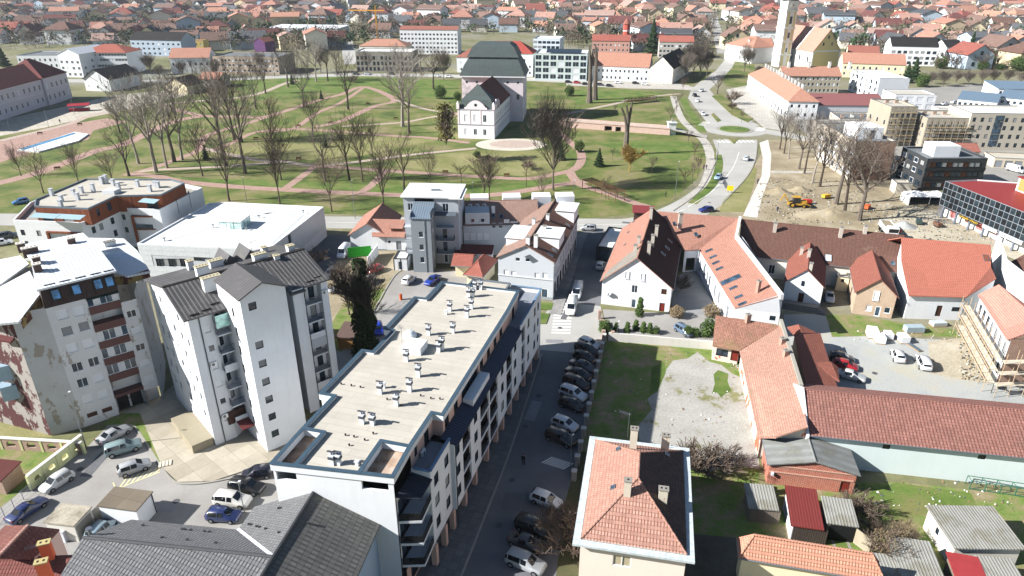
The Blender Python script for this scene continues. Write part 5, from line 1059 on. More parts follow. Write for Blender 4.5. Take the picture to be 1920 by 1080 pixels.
# ---------------------------------------------------------------- H: white gable house
def right_side():
 f, L, D = rect3((1125, 527), (1263, 543), (1284, 470), 5.0); D = 30
 H = Bld('gable_house', 'big white gable house with orange roof, one slope coloured for shade, beside the side street', 'house', f, L, D, 5.0, WHITE, T_ORANGE, kind='gable', ridge='v', rise=5.6, over=.4, rp=.48, wins={
  0: lambda A, B: [pwc(A, B, 1190, 542, 1.1, 1.6, 'w'), pwc(A, B, 1245, 547, 1.0, 1.1, 'wd'), pwc(A, B, 1188, 569, 1.0, 2.0, 'door'), pwc(A, B, 1241, 577, 1.0, 2.0, 'rd')],
  1: [(3 + 4 * k, 1.2, 1.0, 1.6, 'w1') for k in range(6)], 3: [(2 + 3.6 * k, 1.2, 1.0, 1.6, 'w1') for k in range(7)]})
 A, B = H.c[0], H.c[1]
 for x, y in ((1176, 515), (1205, 519)): u, z = px_wall(A, B, x, y); window(H.T, A, B, u - .4, z - .8, .8, 1.5, 'wb', -.02)
 r = MB(); r.slab([p + UZ(.03) for p in H.polys[1]], .04); r.obj('shade_toned_roof', T_DARK, H.T)  # slope turned from the sun: its shade is put into near-black tile
 r = MB(); c = [px_on(H.polys[0], x, y) + UZ(.03) for x, y in ((1126, 526), (1193, 484), (1199, 462), (1176, 478), (1143, 505))]; r.slab(ccw(c), .03); r.obj('weathered_roof_patch', tiles('9a9184', '857c70', .3, .34, '6f6a60', .5), H.T)
 for x, y, k, h in ((1220, 408, 0, 2.2), (1230, 443, 1, 2.3), (1223, 461, 1, 2.3), (1216, 476, 1, 2.4), (1197, 458, 0, 1.6), (1191, 470, 0, 1.2)): H.chimpx(x, y, k, w=.65, d=.65, h=h, mat=CH_GREY)
 for x, y in ((1243, 476), (1251, 465), (1256, 452)): H.sky(x, y, 1)
 for x, y in ((1188, 416), (1178, 436), (1172, 459)): H.sky(x, y, 0, w=.5, h=.6)
 for x in (1139, 1145): u, z = px_wall(A, B, x, 549); p = A + (B - A).normalized() * u + UZ(z) + Vector((-.3, -.8, 0)) * .5; m = MB(); m.cyl(p, p + Vector((-.12, -.1, .05)), .38, .3, 10); m.obj('satellite_dish', plain('c9ced4', name='dish'), H.T)
 # ---------------- I: orange L-shaped house with skylights
 T = thing('angled_orange_house', 'white angled house with pale orange roof and row of skylights around the inner yard', 'house', P(1390, 520));
 a, b, c, d = P(1231, 396, 9), P(1386, 408, 9), P(1311, 468, 5), P(1284, 470, 5)
 m = MB(); m.slab(ccw([a, b, c, d]), .18); bk = (a - d); bk.z = 0; bk = Vector((bk.x * .2, 8.0, 0)); m.slab(ccw([a, b, b + Vector((1, 8, -4)), a + Vector((1, 8, -4))]), .18); n_roof = m.obj('roof', T_ORANGE, T); pn = ccw([a, b, c, d])
 s1, s2, s3, s4 = P(1311, 468, 5), P(1378, 578, 5), P(1460, 555, 8.4), P(1378, 441, 8.4)
 m = MB(); m.slab(ccw([s1, s2, s3, s4]), .18); m.slab(ccw([s1, s4, b]), .18); s_roof = m.obj('roof', T_ORANGE, T); ps = ccw([s1, s2, s3, s4])
 mb = MB(); A, B = Vector((s1.x, s1.y, 0)), Vector((s2.x, s2.y, 0)); Lw = (B - A).length
 facade(T, mb, A, B, 0, 4.9, [(1.6 + k * (Lw - 3) / 8, .9, 1.3, 2.7, 'w') for k in range(8)])
 C = Vector((s3.x, s3.y, 0)); C2 = P(1469, 554, 8.4); C2.z = 0; C3 = P(1390, 441, 8.4); C3.z = 0
 wall(mb, B, C2, 0, 4.9, [(6.0, 7.0, 3.4, 4.3)]); mb.face([Vector((B.x, B.y, 4.9)), Vector((C2.x, C2.y, 4.9)), Vector((C2.x, C2.y, 8.7)), s3 + UZ(.2), Vector((B.x, B.y, 5.0))])
 wall(mb, C2, C3, 0, 8.4); wall(mb, P(1284, 470, 5), P(1311, 468, 5), 0, 4.9, [(.6, 2.6, .2, 3.2)])
 mb.obj('wall', WHITE, T); window(T, B, C2, 6.0, 3.4, 1.0, .9, 'd1')
 m = MB()
 top = [P(1388, 406, 9.4), P(1381, 441, 8.9), P(1467, 553, 8.9)]
 for p, q in zip(top[:-1], top[1:]): m.beam(p - UZ(.4), q - UZ(.4), .55, 1.0)
 m.obj('parapet', plaster('dcdcdc', .3), T)
 for x, y in ((1329, 470), (1337, 482), (1342, 493), (1349, 504), (1375, 540), (1385, 557), (1392, 570)): roof_window(s_roof, ps, px_on(ps, x, y), .8, 1.5)
 roof_window(s_roof, ps, px_on(ps, 1370, 525), 1.6, 3.8)
 chimney(s_roof, px_on(ps, 1420, 548), .6, .6, 2.2, CH_BRICK, R(28)); chimney(n_roof, px_on(pn, 1275, 418), .8, .8, 2.2, CH_GREY, 0)
 for x, y in ((1265, 420), (1305, 440)): roof_window(n_roof, pn, px_on(pn, x, y), .8, 1.1)
 # ---------------- J: long brown-roofed row
 f = Fr((50.9, 133.2), R(-18)); f = Fr(f(-3.5, 0), R(-18)); wn = [(u, 1.0, 1.2, 2.0, 'w') for u in (3.2, 6.2, 13.2, 27.0)]
 J = Bld('long_brown_house', 'long low house with dark brown tiled roof along the works site', 'house', f, 32.4, 20.5, 4.6, OFFWHITE, T_BROWN, kind='gable', ridge='u', rise=4.4, over=.4, wins={0: wn})
 for x, y, h in ((1452, 434, 2.0), (1575, 444, 2.2), (1621, 437, 1.6)): J.chimpx(x, y, 0, w=.7, d=.7, h=h, mat=CH_GREY)
 J.sky(1553, 484, 0, w=1.3, h=2.0, gm=plain('c9d4da', .3)); J.sky(1674, 494, 0)
 for u in (1.5, 2.8, 11.2): ac_unit(J.T, f(u, .2, 3.0), f.a)
 f, L, D = rect3((1470, 528), (1547, 540), (1507, 453), 4.5)
 K = Bld('white_gable_annex', 'white gable annex with steep brown roof jutting from the long brown house', 'house', f, L, 15.5, 4.5, WHITE, T_REDBR, kind='gable', ridge='v', rise=3.2, over=.3, wins={0: lambda A, B: [pwc(A, B, 1501, 560, 1.0, 2.4, 'wd')]})
 A, B = K.c[0], K.c[1]; u, z = px_wall(A, B, 1505, 531); window(K.T, A, B, u - .25, z - .5, .5, 1.0, 'd1', -.02)
 for x, y, k in ((1502, 477, 0), (1516, 481, 1), (1519, 507, 1)): K.chimpx(x, y, k, w=.6, d=.6, h=1.5, mat=CH_GREY)
 m = MB()
 for k in range(4): m.box(f, .5 - k * .2, L - .3 + k * .4, -1.8 - k * .3, -.2, 0, .9 - k * .25)
 m.obj('stone_steps', plaster('7d7a75', .5), K.T)
 f, L, D = rect3((1603, 548), (1686, 559), (1636, 468), 4.5)
 Lh = Bld('brick_gable_annex', 'small gable annex of pale old brick with brown roof by the construction yard', 'house', f, L, 15.0, 4.5, brickwall('b99c84', 'a5876f', 'c9b8a4', .4, .16, .5), T_REDBR, kind='gable', ridge='v', rise=3.3, over=.35, wins={0: lambda A, B: [pwc(A, B, 1629, 578, 1.0, 1.2, 'w1'), pwc(A, B, 1663.5, 582, 1.0, 1.2, 'w1'), pwc(A, B, 1645, 584, 1.0, 2.1, 'door')]})
 A, B = Lh.c[0], Lh.c[1]; u, z = px_wall(A, B, 1643, 555); window(Lh.T, A, B, u - .5, z - .9, 1.0, 1.9, 'wb', -.02)
 S = bpx('yard_shed', 'narrow cream shed in the gap between the two gable annexes', 'shed', (1571, 519), (1593, 522), (1594, 510), 3.0, CREAM, MEMB, kind='flat', flat_drop=.1, wins={0: lambda A, B: [pwc(A, B, 1580, 526, .6, .7, 'd1')]})
 # ---------------- M: house with bright orange roof
 T = thing('orange_roof_house', 'white house with large bright orange metal-tile roof beside the scaffolding', 'house', P(1770, 540))
 up = [(1690, 488, 8.2), (1858, 500, 8.2), (1858, 459, 10.6), (1690, 445, 10.6)]; lo = [(1704, 554, 5.0), (1812, 557, 5.0), (1868, 522, 6.6), (1858, 500, 8.2), (1690, 488, 8.2)]
 TO = tiles('c2694d', 'b86145', .35, .4, None, var=.12, bump=.6); ro, pl = pxroof(T, [up, lo], TO)
 back = [P(1690, 445, 10.6), P(1858, 459, 10.6)]; m = MB(); m.slab(ccw([back[0], back[1], back[1] + Vector((0, 10, -5)), back[0] + Vector((0, 10, -5))]), .18); m.obj('roof', TO, T)
 mb = MB(); a, b = P(1706, 552, 5), P(1812, 555, 5); facade(T, mb, a, b, 0, 4.9, [pwc(a, b, 1760, 583, 1.0, 2.2, 'wd'), pwc(a, b, 1793, 580, 1.6, .9, 'd1')]); l2 = P(1692, 488, 8.0); l3 = P(1692, 447, 10.4); quadwall(mb, l2, a, 0); quadwall(mb, l3, l2, 0); r2 = P(1866, 524, 6.4); quadwall(mb, b, r2, 0); quadwall(mb, r2, P(1856, 462, 10.4), 0)
 mb.obj('wall', WHITE, T); roof_window(ro, pl[0], px_on(pl[0], 1849, 484), 1.0, 1.6, None, plain('7a4a3a')); antenna(ro, px_on(pl[0], 1855, 462), 1.5, .5)
 # ---------------- N: building under scaffolding
 T = thing('scaffolded_house', 'unfinished house with salmon roof behind scaffolding at the right edge', 'building site', P(1880, 650)); z = 8.2
 a, b, c, d = P(1834, 552, z), P(1889, 637, z), P(1960, 612, z + 2.2), P(1873, 533, z + 2.2)
 m = MB(); m.slab(ccw([a, b, c, d]), .2); e, g_ = P(1990, 640, z), P(1905, 556, z); m.slab(ccw([d, c, c + (c - b) * .9 - UZ(4), d + (d - a) * .9 - UZ(4)]), .2); m.obj('roof', tiles('d68a74', 'cc8069', .3, .34, None, var=.12), T)
 mb = MB(); A, B = a + (d - a).normalized() * .6, b + (c - b).normalized() * .6; Lw = (B - A).length; BK = brickwall('b07a62', 'a06a54', 'c9b8a8', .4, .2, .5)
 facade(T, mb, A, B, 0, z, [(1 + k * 2.3, 5.2, 1.2, 1.8, 'd1') for k in range(int(Lw / 2.3))] + [(1 + k * 2.3, 1.6, 1.2, 1.8, 'd1') for k in range(int(Lw / 2.3))]); mb.obj('wall', WHITE, T); mb = MB(); wall(mb, B, c, 0, z + .2); mb.face([Vector((B.x, B.y, z)), Vector((c.x, c.y, z)), Vector((c.x, c.y, z + 2))]); mb.obj('gable_wall', BK, T)
 d_ = (b - a); d_.z = 0; Ls = d_.length; d_.normalize(); n = Vector((d_.y, -d_.x, 0)); n = n if n.x < 0 else -n; S = thing('scaffolding', 'tubular scaffolding with plank decks along the unfinished house', 'scaffolding', P(1840, 640)); pole = plain('b8a184', .6, name='pole'); deck = plain('cfc4b0', .9, name='plank')
 base = Vector((a.x, a.y, 0)) + n * .7; nb = 8
 for k in range(nb + 1):
  for s in (0, 1.3):
   q = base + d_ * (Ls * 1.15 * k / nb) + n * s; m = MB(); m.cyl(q, q + UZ(7.6), .05, n=5); m.obj('standard', pole, S)
 for lv in (1.9, 3.9, 5.9):
  for k in range(nb):
   q0, q1 = base + d_ * (Ls * 1.15 * k / nb), base + d_ * (Ls * 1.15 * (k + 1) / nb)
   for s in (.15, .55, .95): m = MB(); m.beam(q0 + n * s + UZ(lv), q1 + n * s + UZ(lv), .32, .06); m.obj('plank', deck, S)
   m = MB(); m.beam(q0 + n * 1.3 + UZ(lv + 1), q1 + n * 1.3 + UZ(lv + 1), .05); m.beam(q0 + n * 1.3 + UZ(lv + .15), q1 + n * 1.3 + UZ(lv + .15), .04, .2); m.obj('guard_rail', pole, S)
 e0 = base + d_ * (Ls * 1.15); dr = (c - b); dr.z = 0; dr.normalize()
 for lv in (1.9, 3.9, 5.9):
  for k in range(4):
   for s in (.2, .6, 1.0): m = MB(); q = e0 + dr * (k * 2.2) + d_ * s + UZ(lv); m.beam(q, q + dr * 2.15, .32, .06); m.obj('plank', deck, S)
 for k in range(5):
  for s in (0, 1.3): m = MB(); q = e0 + dr * (k * 2.2) + d_ * s; m.cyl(q, q + UZ(7.6), .05, n=5); m.obj('standard', pole, S)
 # neighbouring roofs right of it
 W = thing('white_party_wall', 'white rendered wall running down behind the scaffolded house', 'wall', P(1900, 530)); m = MB(); m.beam(P(1862, 475, 5), P(1875, 522, 5), .4, 8.0); m.beam(P(1875, 522, 5), P(1935, 572, 5), .4, 8.0); m.obj('wall_panel', WHITE, W)
 bpx('edge_house', 'brown-roofed house with brick chimney behind the white party wall', 'house', (1868, 505), (1960, 545), (1920, 478), 5, OFFWHITE, T_BROWN, kind='gable', ridge='u', rise=2.5, over=.3).chim(4, 3, 0, w=1, d=1, h=2, mat=CH_BRICK)
 # ---------------- O: long barn with red-brown tiles and pale teal wall
 f, L, D = rect3((1517, 816), (1920, 858), (1920, 772), 5.0); TEAL = plaster('d6e2e0', .25)
 O = Bld('teal_barn', 'long pale teal barn with mottled red-brown tile roof', 'barn', f, 34, 12.6, 5.0, TEAL, T_BARN, kind='gable', ridge='u', rise=2.9, over=.5, wins={0: lambda A, B: [pwc(A, B, 1662, 838, .9, .7, 'd1'), pwc(A, B, 1841, 857, .9, .7, 'd1')], 3: ()})
 m = MB(); m.box(f, -.35, .0, -.1, 12.7, 0, 5.2); q = [f(-.36, -.2, 5), f(0.02, -.2, 5), f(.02, 6.3, 8.25), f(-.36, 6.3, 8.25)]; m.slab(q, .35); q = [f(-.36, 6.3, 8.25), f(0.02, 6.3, 8.25), f(.02, 12.8, 5), f(-.36, 12.8, 5)]; m.slab(q, .35); m.face([f(-.35, 12.7, 5.1), f(-.35, -.1, 5.1), f(-.35, 6.3, 8.1)]); m.obj('gable_parapet', WHITE, O.T)
 # railing enclosure at the wall
 T = thing('green_railing', 'green metal railing enclosure against the teal barn wall', 'railing', P(1880, 905)); gm = plain('2f6b57', .5, name='paint'); A, B = P(1817, 917), P(1960, 938); n = Vector((.1, 1.0, 0))
 for k in range(6):
  q = A.lerp(B, k / 5); m = MB(); m.beam(q, q + UZ(1.3), .08); m.beam(q + UZ(1.3), q + UZ(1.3) + n, .05); m.beam(q + n, q + n + UZ(1.3), .06); m.obj('post', gm, T)
 for zz, nn in ((1.3, 0), (.1, 0), (1.3, 1)): m = MB(); m.beam(A + n * nn + UZ(zz), B + n * nn + UZ(zz), .07); m.obj('rail', gm, T)
 # ---------------- P: old salmon-tiled L-shaped barn
 T = thing('old_tile_barn', 'old L-shaped barn with weathered salmon tile roof by the vacant lot', 'barn', P(1440, 720)); TS = tiles('c69078', 'ab7761', .26, .3, '8d7a64', .53, var=.5); TM = tiles('b57a60', '8d5d49', .26, .3, '6d6a42', .5, var=.6)
 e1, e2 = (1387, 658, 3.4), (1423, 820, 3.4); ro, pl = pxroof(T, [[e1, e2, (1456, 820, 4.9), (1515, 801, 6.4), (1500, 730, 6.6), (1464, 611, 6.6)]], TS)
 ro2, pl2 = pxroof(T, [[(1336, 648, 3.0), (1387, 657, 3.2), (1462, 612, 5.9), (1455, 608, 6.0), (1342, 591, 6.0)]], TM)
 mb = MB(); a, b = P(*e1), P(*e2); quadwall(mb, a + Vector((.3, 0, -.05)), b + Vector((.3, 0, -.05)), 0, 0); c = P(1515, 801, 6.3); quadwall(mb, b + Vector((.3, .2, -.1)), c + Vector((0, .2, -.1)), 0, 0); g0, g1 = P(1338, 646, 2.9), P(1386, 655, 2.9); mb2 = MB(); facade(T, mb, g0, g1, 0, 2.9, [pwc(g0, g1, 1354, 661, 1.9, 1.2, 'd'), pwc(g0, g1, 1378, 667, 1.3, 2.0, 'rd')]); quadwall(mb, P(1344, 592, 5.9), g0, 0, 0)
 mb.obj('wall', [peeling('d8cdbf', 'b06a52', .55)], T)
 m = MB(); m.beam(P(1463, 606, 6.1), P(1501, 730, 6.1), .5, 1.6); m.obj('parapet', plaster('a39f94', .6), T)
 for x, y in ((1466, 645), (1472, 668), (1402, 600)): chimney(ro, P(x, y, 6.2), .7, .7, 1.0, CH_BRICK, .2)
 # ---------------- Q: narrow red-brown lean roof
 T = thing('red_brown_lean_roof', 'narrow courtyard shed with red-brown ribbed tile roof over parked cars', 'shed', P(1530, 690)); ro, pl = pxroof(T, [[(1489, 628, 5.0), (1538, 624, 3.4), (1574, 737, 3.4), (1514, 731, 5.0)]], T_REDBR); pxroof(T, [[(1523, 681, 4.2), (1558, 678, 4.2), (1572, 688, 3.5), (1574, 715, 3.4), (1560, 708, 3.5)]], T_REDBR, name='hip_roof')
 pxroof(T, [[(1476, 613, 3.6), (1497, 608, 4.7), (1503, 624, 4.7), (1489, 628, 3.6)], [(1497, 608, 4.7), (1527, 621, 3.6), (1530, 624, 3.6), (1503, 624, 4.7)]], T_REDBR, name='gable_roof')
 mb = MB(); a, b = P(1490, 628, 4.9), P(1513, 730, 4.9); quadwall(mb, b, a, 0); quadwall(mb, P(1566, 737, 3.3), P(1530, 626, 3.3), 0) if False else None; mb.obj('wall', plaster('b8a690', .5), T)
 for x, y in ((1541, 640), (1556, 690), (1570, 735)): m = MB(); p = P(x, y, 3.3); m.beam(Vector((p.x, p.y, 0)), p, .2); m.obj('post', plain('6a5648', name='timber'), T)
 # ---------------- R: brick shed with grey roof
 f, L, D = rect3((1440, 871), (1614, 892), (1600, 846), 3.2); Rr = Bld('brick_shed', 'red brick shed with mossy grey felt roof against the teal barn', 'shed', f, L, 5.2, 3.2, brickwall('a8442c', '963a26', 'd0a894', .5, .17, .25), ribbed('8f918e', 1.4, 0, .95, '6e6a55', .3, .02, .3), kind='gable', ridge='v', rise=1.3, over=.3, wins={0: lambda A, B: [pwc(A, B, 1583, 915, 1.1, 1.9, 'rd')]})
 for z in (1.9, 2.9): m = MB(); m.box(f, .4, L - .5, .22, .32, z, z + .18); m.obj('concrete_band', plaster('c9a08c', .4), Rr.T)
 m = MB(); m.box(f, .6, .9, -.1, .2, 1.6, 2.0); m.obj('meter_box', plain('d8dde4'), Rr.T)
 # small sheds
 def shed(name, label, a, b, c, z, wm, rm, rise=.6, over=.25, **k): return bpx(name, label, 'shed', a, b, c, z, wm, rm, kind='shed', ridge='u', rise=rise, over=over, **k)
 TIM = plain('7f7468', .9, name='old_timber')
 s = shed('corrugated_shed', 'grey corrugated-roof hut with plank doors in the shade of the tiled house', (1404, 952), (1461, 957), (1451, 916), 2.3, TIM, ASB, .5)
 for k in range(9): m = MB(); m.box(s.f, .35 + k * .38, .7 + k * .38, .16, .2, .1, 2.1); m.obj('plank', TIM, s.T)
 s = shed('red_shed', 'small white shed with red ribbed sheet roof and brown slatted front', (1483, 985), (1546, 994), (1531, 929), 2.4, WHITE, R_RED, .9)
 for k in range(16): m = MB(); m.box(s.f, .35 + k * .235, .53 + k * .235, .14, .21, .05, 2.2); m.obj('slat', plain('4c423c', .8, name='slat'), s.T)
 s = shed('open_garage', 'open lean-to garage with mossy corrugated roof and one swung door', (1551, 980), (1611, 988), (1591, 942), 2.5, TIM, ASB, .5, over=.15, wins={0: ()})
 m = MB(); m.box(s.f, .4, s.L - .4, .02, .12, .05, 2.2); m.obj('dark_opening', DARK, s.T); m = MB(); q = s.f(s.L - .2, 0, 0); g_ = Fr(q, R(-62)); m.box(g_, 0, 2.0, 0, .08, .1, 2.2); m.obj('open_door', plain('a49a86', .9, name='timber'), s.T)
 s = shed('long_grey_shed', 'pale shed with worn grey corrugated roof in the lower right yard', (1790, 1028), (1925, 1030), (1893, 954), 2.8, OFFWHITE, ASB, .4, over=.3, wins={3: [(2.0, 1.3, .6, .9, 'd1')]})
 s = shed('corner_grey_shed', 'grey corrugated shed roof beside the dry bush at the bottom edge', (1690, 1085), (1778, 1098), (1752, 1020), 2.4, TIM, ASB, .3)
 s = shed('low_grey_roof', 'low corrugated lean-to below the dry bush', (1626, 1092), (1705, 1100), (1690, 1045), 2.0, TIM, ASB, .3)
 s = shed('maroon_roof_shed', 'smooth dark red shed roof between the grey sheds at the bottom edge', (1798, 1100), (1862, 1112), (1840, 1048), 2.4, TIM, plain('9c3b3c', .5, name='sheet'), .2)
 s = shed('edge_grey_shed', 'grey corrugated roof at the bottom right corner beside the dark red roof', (1864, 1112), (1940, 1120), (1905, 1052), 2.3, TIM, ASB, .3)
 # orange roof at the bottom edge
 bpx('orange_hip_house', 'bright orange tiled hip roof cut by the bottom edge of the view', 'house', (1385, 1046), (1660, 1092), (1690, 1060), 4.0, CREAM, tiles('cf8c6a', 'c48060', .3, .34, None, var=.12), kind='hip', ridge='u', rise=2.2, over=.4)
 # ---------------- T: hip-roofed house in front
 f, L, D = rect3((1073, 1020), (1303, 1055), (1305, 832), 8.0); z = 8.0; e = .75
 Th = Bld('hip_roof_house', 'square pale house with red hipped tile roof, one shade-coloured slope and four chimneys', 'house', Fr(f(e, e), f.a), L - 2 * e, 17.6 - 2 * e, z + .1, plaster('e6d8cc', .25), tiles('bd8670', 'a8735e', .32, .42, '8d6a58', .62, var=.3), kind='hip', ridge='v', rise=3.6, over=.0, hip=6.0, gutter=False, wins={0: lambda A, B: [pwc(A, B, 1166, 1052, 1.8, 1.5, 'tn')]})
 r = MB(); r.slab([p + UZ(.035) for p in Th.polys[1]], .04); r.obj('shade_toned_slope', tiles('6a5048', '4a3c38', .32, .42, '3a3230', .5, var=.5), Th.T)  # right slope faces away from the sun; shade painted in as dark brown tile
 q0 = [f(0, 0), f(L, 0), f(L, 17.6), f(0, 17.6)]; ins = [f(e * 1.05, e * 1.05), f(L - e * 1.05, e * 1.05), f(L - e * 1.05, 17.6 - e * 1.05), f(e * 1.05, 17.6 - e * 1.05)]
 for k in range(4): m = MB(); u_ = UZ(z + .02); m.slab([q0[k] + u_, q0[(k + 1) % 4] + u_, ins[(k + 1) % 4] + u_, ins[k] + u_], .25); m.obj('eaves_gutter', ground_mat('weathered_zinc', [(0.3, 'b9c4c8'), (0.6, 'cfd8da')], 1.0, 5, 3.0, .1), Th.T)
 for x, y, k, w in ((1188, 824, 3, .8), (1247, 836, 1, .9), (1176, 922, 3, .7), (1242, 938, 1, .9)): Th.chimpx(x, y, k, w=w, d=.6, h=1.5, mat=peeling('cfc7b6', 'a8553c', .58))
 for x, y, k in ((1160, 842, 3), (1150, 914, 3), (1250, 852, 1)): Th.sky(x, y, k, w=.6, h=.6)
 antenna(Th.roof, px_on(Th.polys[3], 1177, 815), 3.0, 2.6)
 # yard wall of the white house, pillared street fence
 T = thing('yard_wall', 'low rendered wall between the vacant lot and the white house yard', 'wall', P(1240, 632)); m = MB(); m.beam(P(1141, 631, .8), P(1340, 648, .8), .3, 1.6); m.obj('wall_panel', plaster('d3d0c8', .5), T)
 T = thing('street_fence', 'low street fence with stone pillars behind the parked cars', 'fence', P(1110, 745)); A, B = P(1132, 641), P(1076, 900)
 for k in range(13): m = MB(); q = A.lerp(B, k / 12); m.box(Fr(q, R(-14)), -.3, .3, -.3, .3, 0, 1.5); p_ = m.obj('pillar', plaster('a59f98', .5), T); m = MB(); m.box(Fr(q, R(-14)), -.36, .36, -.36, .36, 1.5, 1.6); m.obj('pillar_cap', plaster('c4c0ba', .4), p_)
 for k in range(12): m = MB(); q0_, q1_ = A.lerp(B, k / 12), A.lerp(B, (k + 1) / 12); m.beam(q0_ + UZ(.3), q1_ + UZ(.3), .25, .6); m.beam(q0_ + UZ(1.1), q1_ + UZ(1.1), .06, .5); m.obj('fence_panel', plaster('8d8880', .5), T)
 T = thing('gate_pillars', 'brick gate pillars and railing at the white house drive', 'gate', P(1125, 610))
 for x, y in ((1124, 598), (1128, 616), (1131, 636), (1148, 638)): m = MB(); m.box(Fr(P(x, y), 0), -.3, .3, -.3, .3, 0, 1.8); m.obj('pillar', CH_BRICK, T)
 m = MB(); m.beam(P(1124, 598, 1), P(1131, 636, 1), .06, 1.2); m.obj('railing', plain('6a625c', name='railing'), T)
right_side()
# ---------------------------------------------------------------- foreground left: grey roofs, red roofs, garages, arched walls
def front_left():
 V = lambda *a: Vector(a)
 T = thing('grey_roof_house', 'large L-shaped house with dark grey concrete tile roofs at the bottom edge', 'house', (-28, 46)); TG = tiles('77787a', '6a6b6d', .34, .42, '8a8678', .62, var=.35, bump=1.0); TG2 = tiles('6b6a66', '5d5c59', .5, .62, '87826d', .6, var=.4, bump=1.0)
 r0, r1, r2, l0 = V(-19.9, 54.2, 12), V(-21.4, 45.5, 12), V(-22.6, 38, 12), V(-39.7, 47.8, 12)
 parts = [([r0, V(-13.2, 53.6, 8.8), V(-15.6, 37.5, 8.8), r2], TG2), ([V(-26.9, 55.2, 8.8), r0, r1, V(-27.4, 52, 8.8)], TG), ([V(-38.8, 53.4, 8.8), V(-27.4, 52, 8.8), r1, l0], TG), ([l0, r1, r2, V(-27, 38.2, 8.8), V(-41.2, 41.3, 8.8)], TG)]
 for p, mt in parts:
  m = MB(); m.slab(ccw(p), .2); ro = m.obj('roof', mt, T)
  q = ccw(p); n = (q[1] - q[0]).cross(q[2] - q[0]).normalized(); n = n if n.z > 0 else -n
  for k in range(9):   # snow stops
   a, b = random.uniform(.12, .88), random.choice((.3, .75)); c = q[0].lerp(q[1], a).lerp(q[3].lerp(q[2], a), b) if len(q) == 4 else None
   if c: m = MB(); obox(m, c + n * .08, V(.12, 0, 0), V(0, .08, 0), V(0, 0, .07)); m.obj('roof_vent_tile', plain('3a3c40', name='tile'), ro)
 for a, b in ((r0, r1), (r1, r2), (l0, r1)): m = MB(); m.cyl(a, b, .17, n=6); m.obj('ridge', plain('4c4d50', name='ridge'), T)
 m = MB(); m.beam(V(-27.4, 52, 8.92), r1 + V(0, 0, .06), .3, .06); m.obj('valley_flashing', plain('d6d3e0', .4, name='flashing'), T)
 mb = MB(); LB = plaster('b3c6da', .2); c = [V(-26.3, 54.7, 0), V(-13.8, 53.2, 0), V(-16, 37.5, 0)]
 wall(mb, c[2], c[1], 0, 8.7, [(9, 10.2, 5, 6.6), (5, 6.2, 5, 6.6)]); wall(mb, V(-41, 41.5, 0), V(-38.3, 53, 0), 0, 8.7); wall(mb, c[1], V(-26.3, 54.7, 0), 0, 8.7); wall(mb, V(-26.3, 54.7, 0), V(-27.2, 51.5, 0), 0, 8.7); wall(mb, V(-27.2, 51.5, 0), V(-38.3, 53, 0), 0, 8.7); mb.obj('wall', LB, T)
 for u in (9, 5): window(T, c[2], c[1], u, 5, 1.2, 1.6, 'w')
 for h, z0, z1, a, b in (('b08fd6', 2.5, 8.2, 7.2, 8.6), ('e0532f', 2.0, 6.8, 5.4, 7.2)): m = MB(); d = (c[1] - c[2]).normalized(); n = V(d.y, -d.x, 0) * .04; m.face([c[2] + d * a + n + V(0, 0, z0), c[2] + d * b + n + V(0, 0, z0), c[2] + d * b + n + V(0, 0, z1), c[2] + d * a + n + V(0, 0, z1)]); m.obj('painted_panel', plain(h, name='mural'), T)
 vent_pipe(T, P(573, 923, 11.3), .12, .6, DARK); vent_pipe(T, P(170, 1003, 11.4), .16, .7, METAL); vent_pipe(T, P(158, 1020, 11.2), .12, .4)
 # red-roofed house in the corner
 T = thing('corner_red_house', 'pink house with dark red roof and two orange chimneys in the bottom left corner', 'house', P(40, 1060)); z = 7.0
 pts = [[(52, 985, z + 2), (111, 992, z), (62, 1046, z), (-6, 1046, z + 2)], [(52, 985, z + 2), (-6, 1046, z + 2), (-40, 1030, z + .8), (10, 985, z + .8)]]
 ro, pl = pxroof(T, pts, tiles('8a5145', '77443a', .4, .5, '4a3530', .55), .2); m = MB(); m.cyl(P(52, 985, z + 2), P(-6, 1046, z + 2), .2, n=6); m.obj('ridge', tiles('d09884', 'c08873', .3, .3), T)
 mb = MB(); a, b = P(110, 993, z - .1), P(64, 1046, z - .1); quadwall(mb, b, a, 0); mb.obj('wall', PINK, T)
 ro2, _ = pxroof(T, [[(-10, 1046, z - .4), (140, 1040, z - .4), (150, 1100, z - 1.6), (-20, 1100, z - 1.6)]], tiles('8f4b40', '7e4138', .3, .4, '5a4038', .55), .2, 'lower_roof')
 for x, y in ((93, 1046), (88, 1082)): chimney(ro2, P(x, y, z - .5), 1.0, .6, 2.0, CH_ORANGE, .35, .6, YL_)
 antenna(ro2, P(55, 1048, z - .4), 1.6, .3)
 # garages
 g1 = bpx('white_garage', 'white flat-roofed garage with dark brown roof in the car park', 'garage', (181, 948), (255, 958), (289, 923), 2.9, WHITE, slabs('7b7163', '6b6254', 3, 3, .02, .3, 'felt_roof'), kind='shed', ridge='u', rise=.15, over=.12); downpipe(g1.T, g1.f(g1.L - .05, g1.D - .3), 0, 2.8)
 g2 = bpx('concrete_garage', 'weathered concrete garage with stained flat roof and grey doors', 'garage', (80, 979), (138, 986), (169, 950), 2.6, plaster('d3d0c6', .5), ground_mat('stained_concrete', [(0.35, 'bdb5a4'), (0.52, 'a69e8d'), (0.65, '837c6c')], .5, 6, 3.0, .3), kind='shed', ridge='u', rise=.1, over=.15)
 for k in range(2): m = MB(); m.box(Fr(g2.f(g2.L - .13, .3 + k * 2.6), g2.f.a + R(90)), 0, 2.3, -.05, .0, .1, 2.1); m.obj('garage_door', plain('8e8a80', name='door'), g2.T)
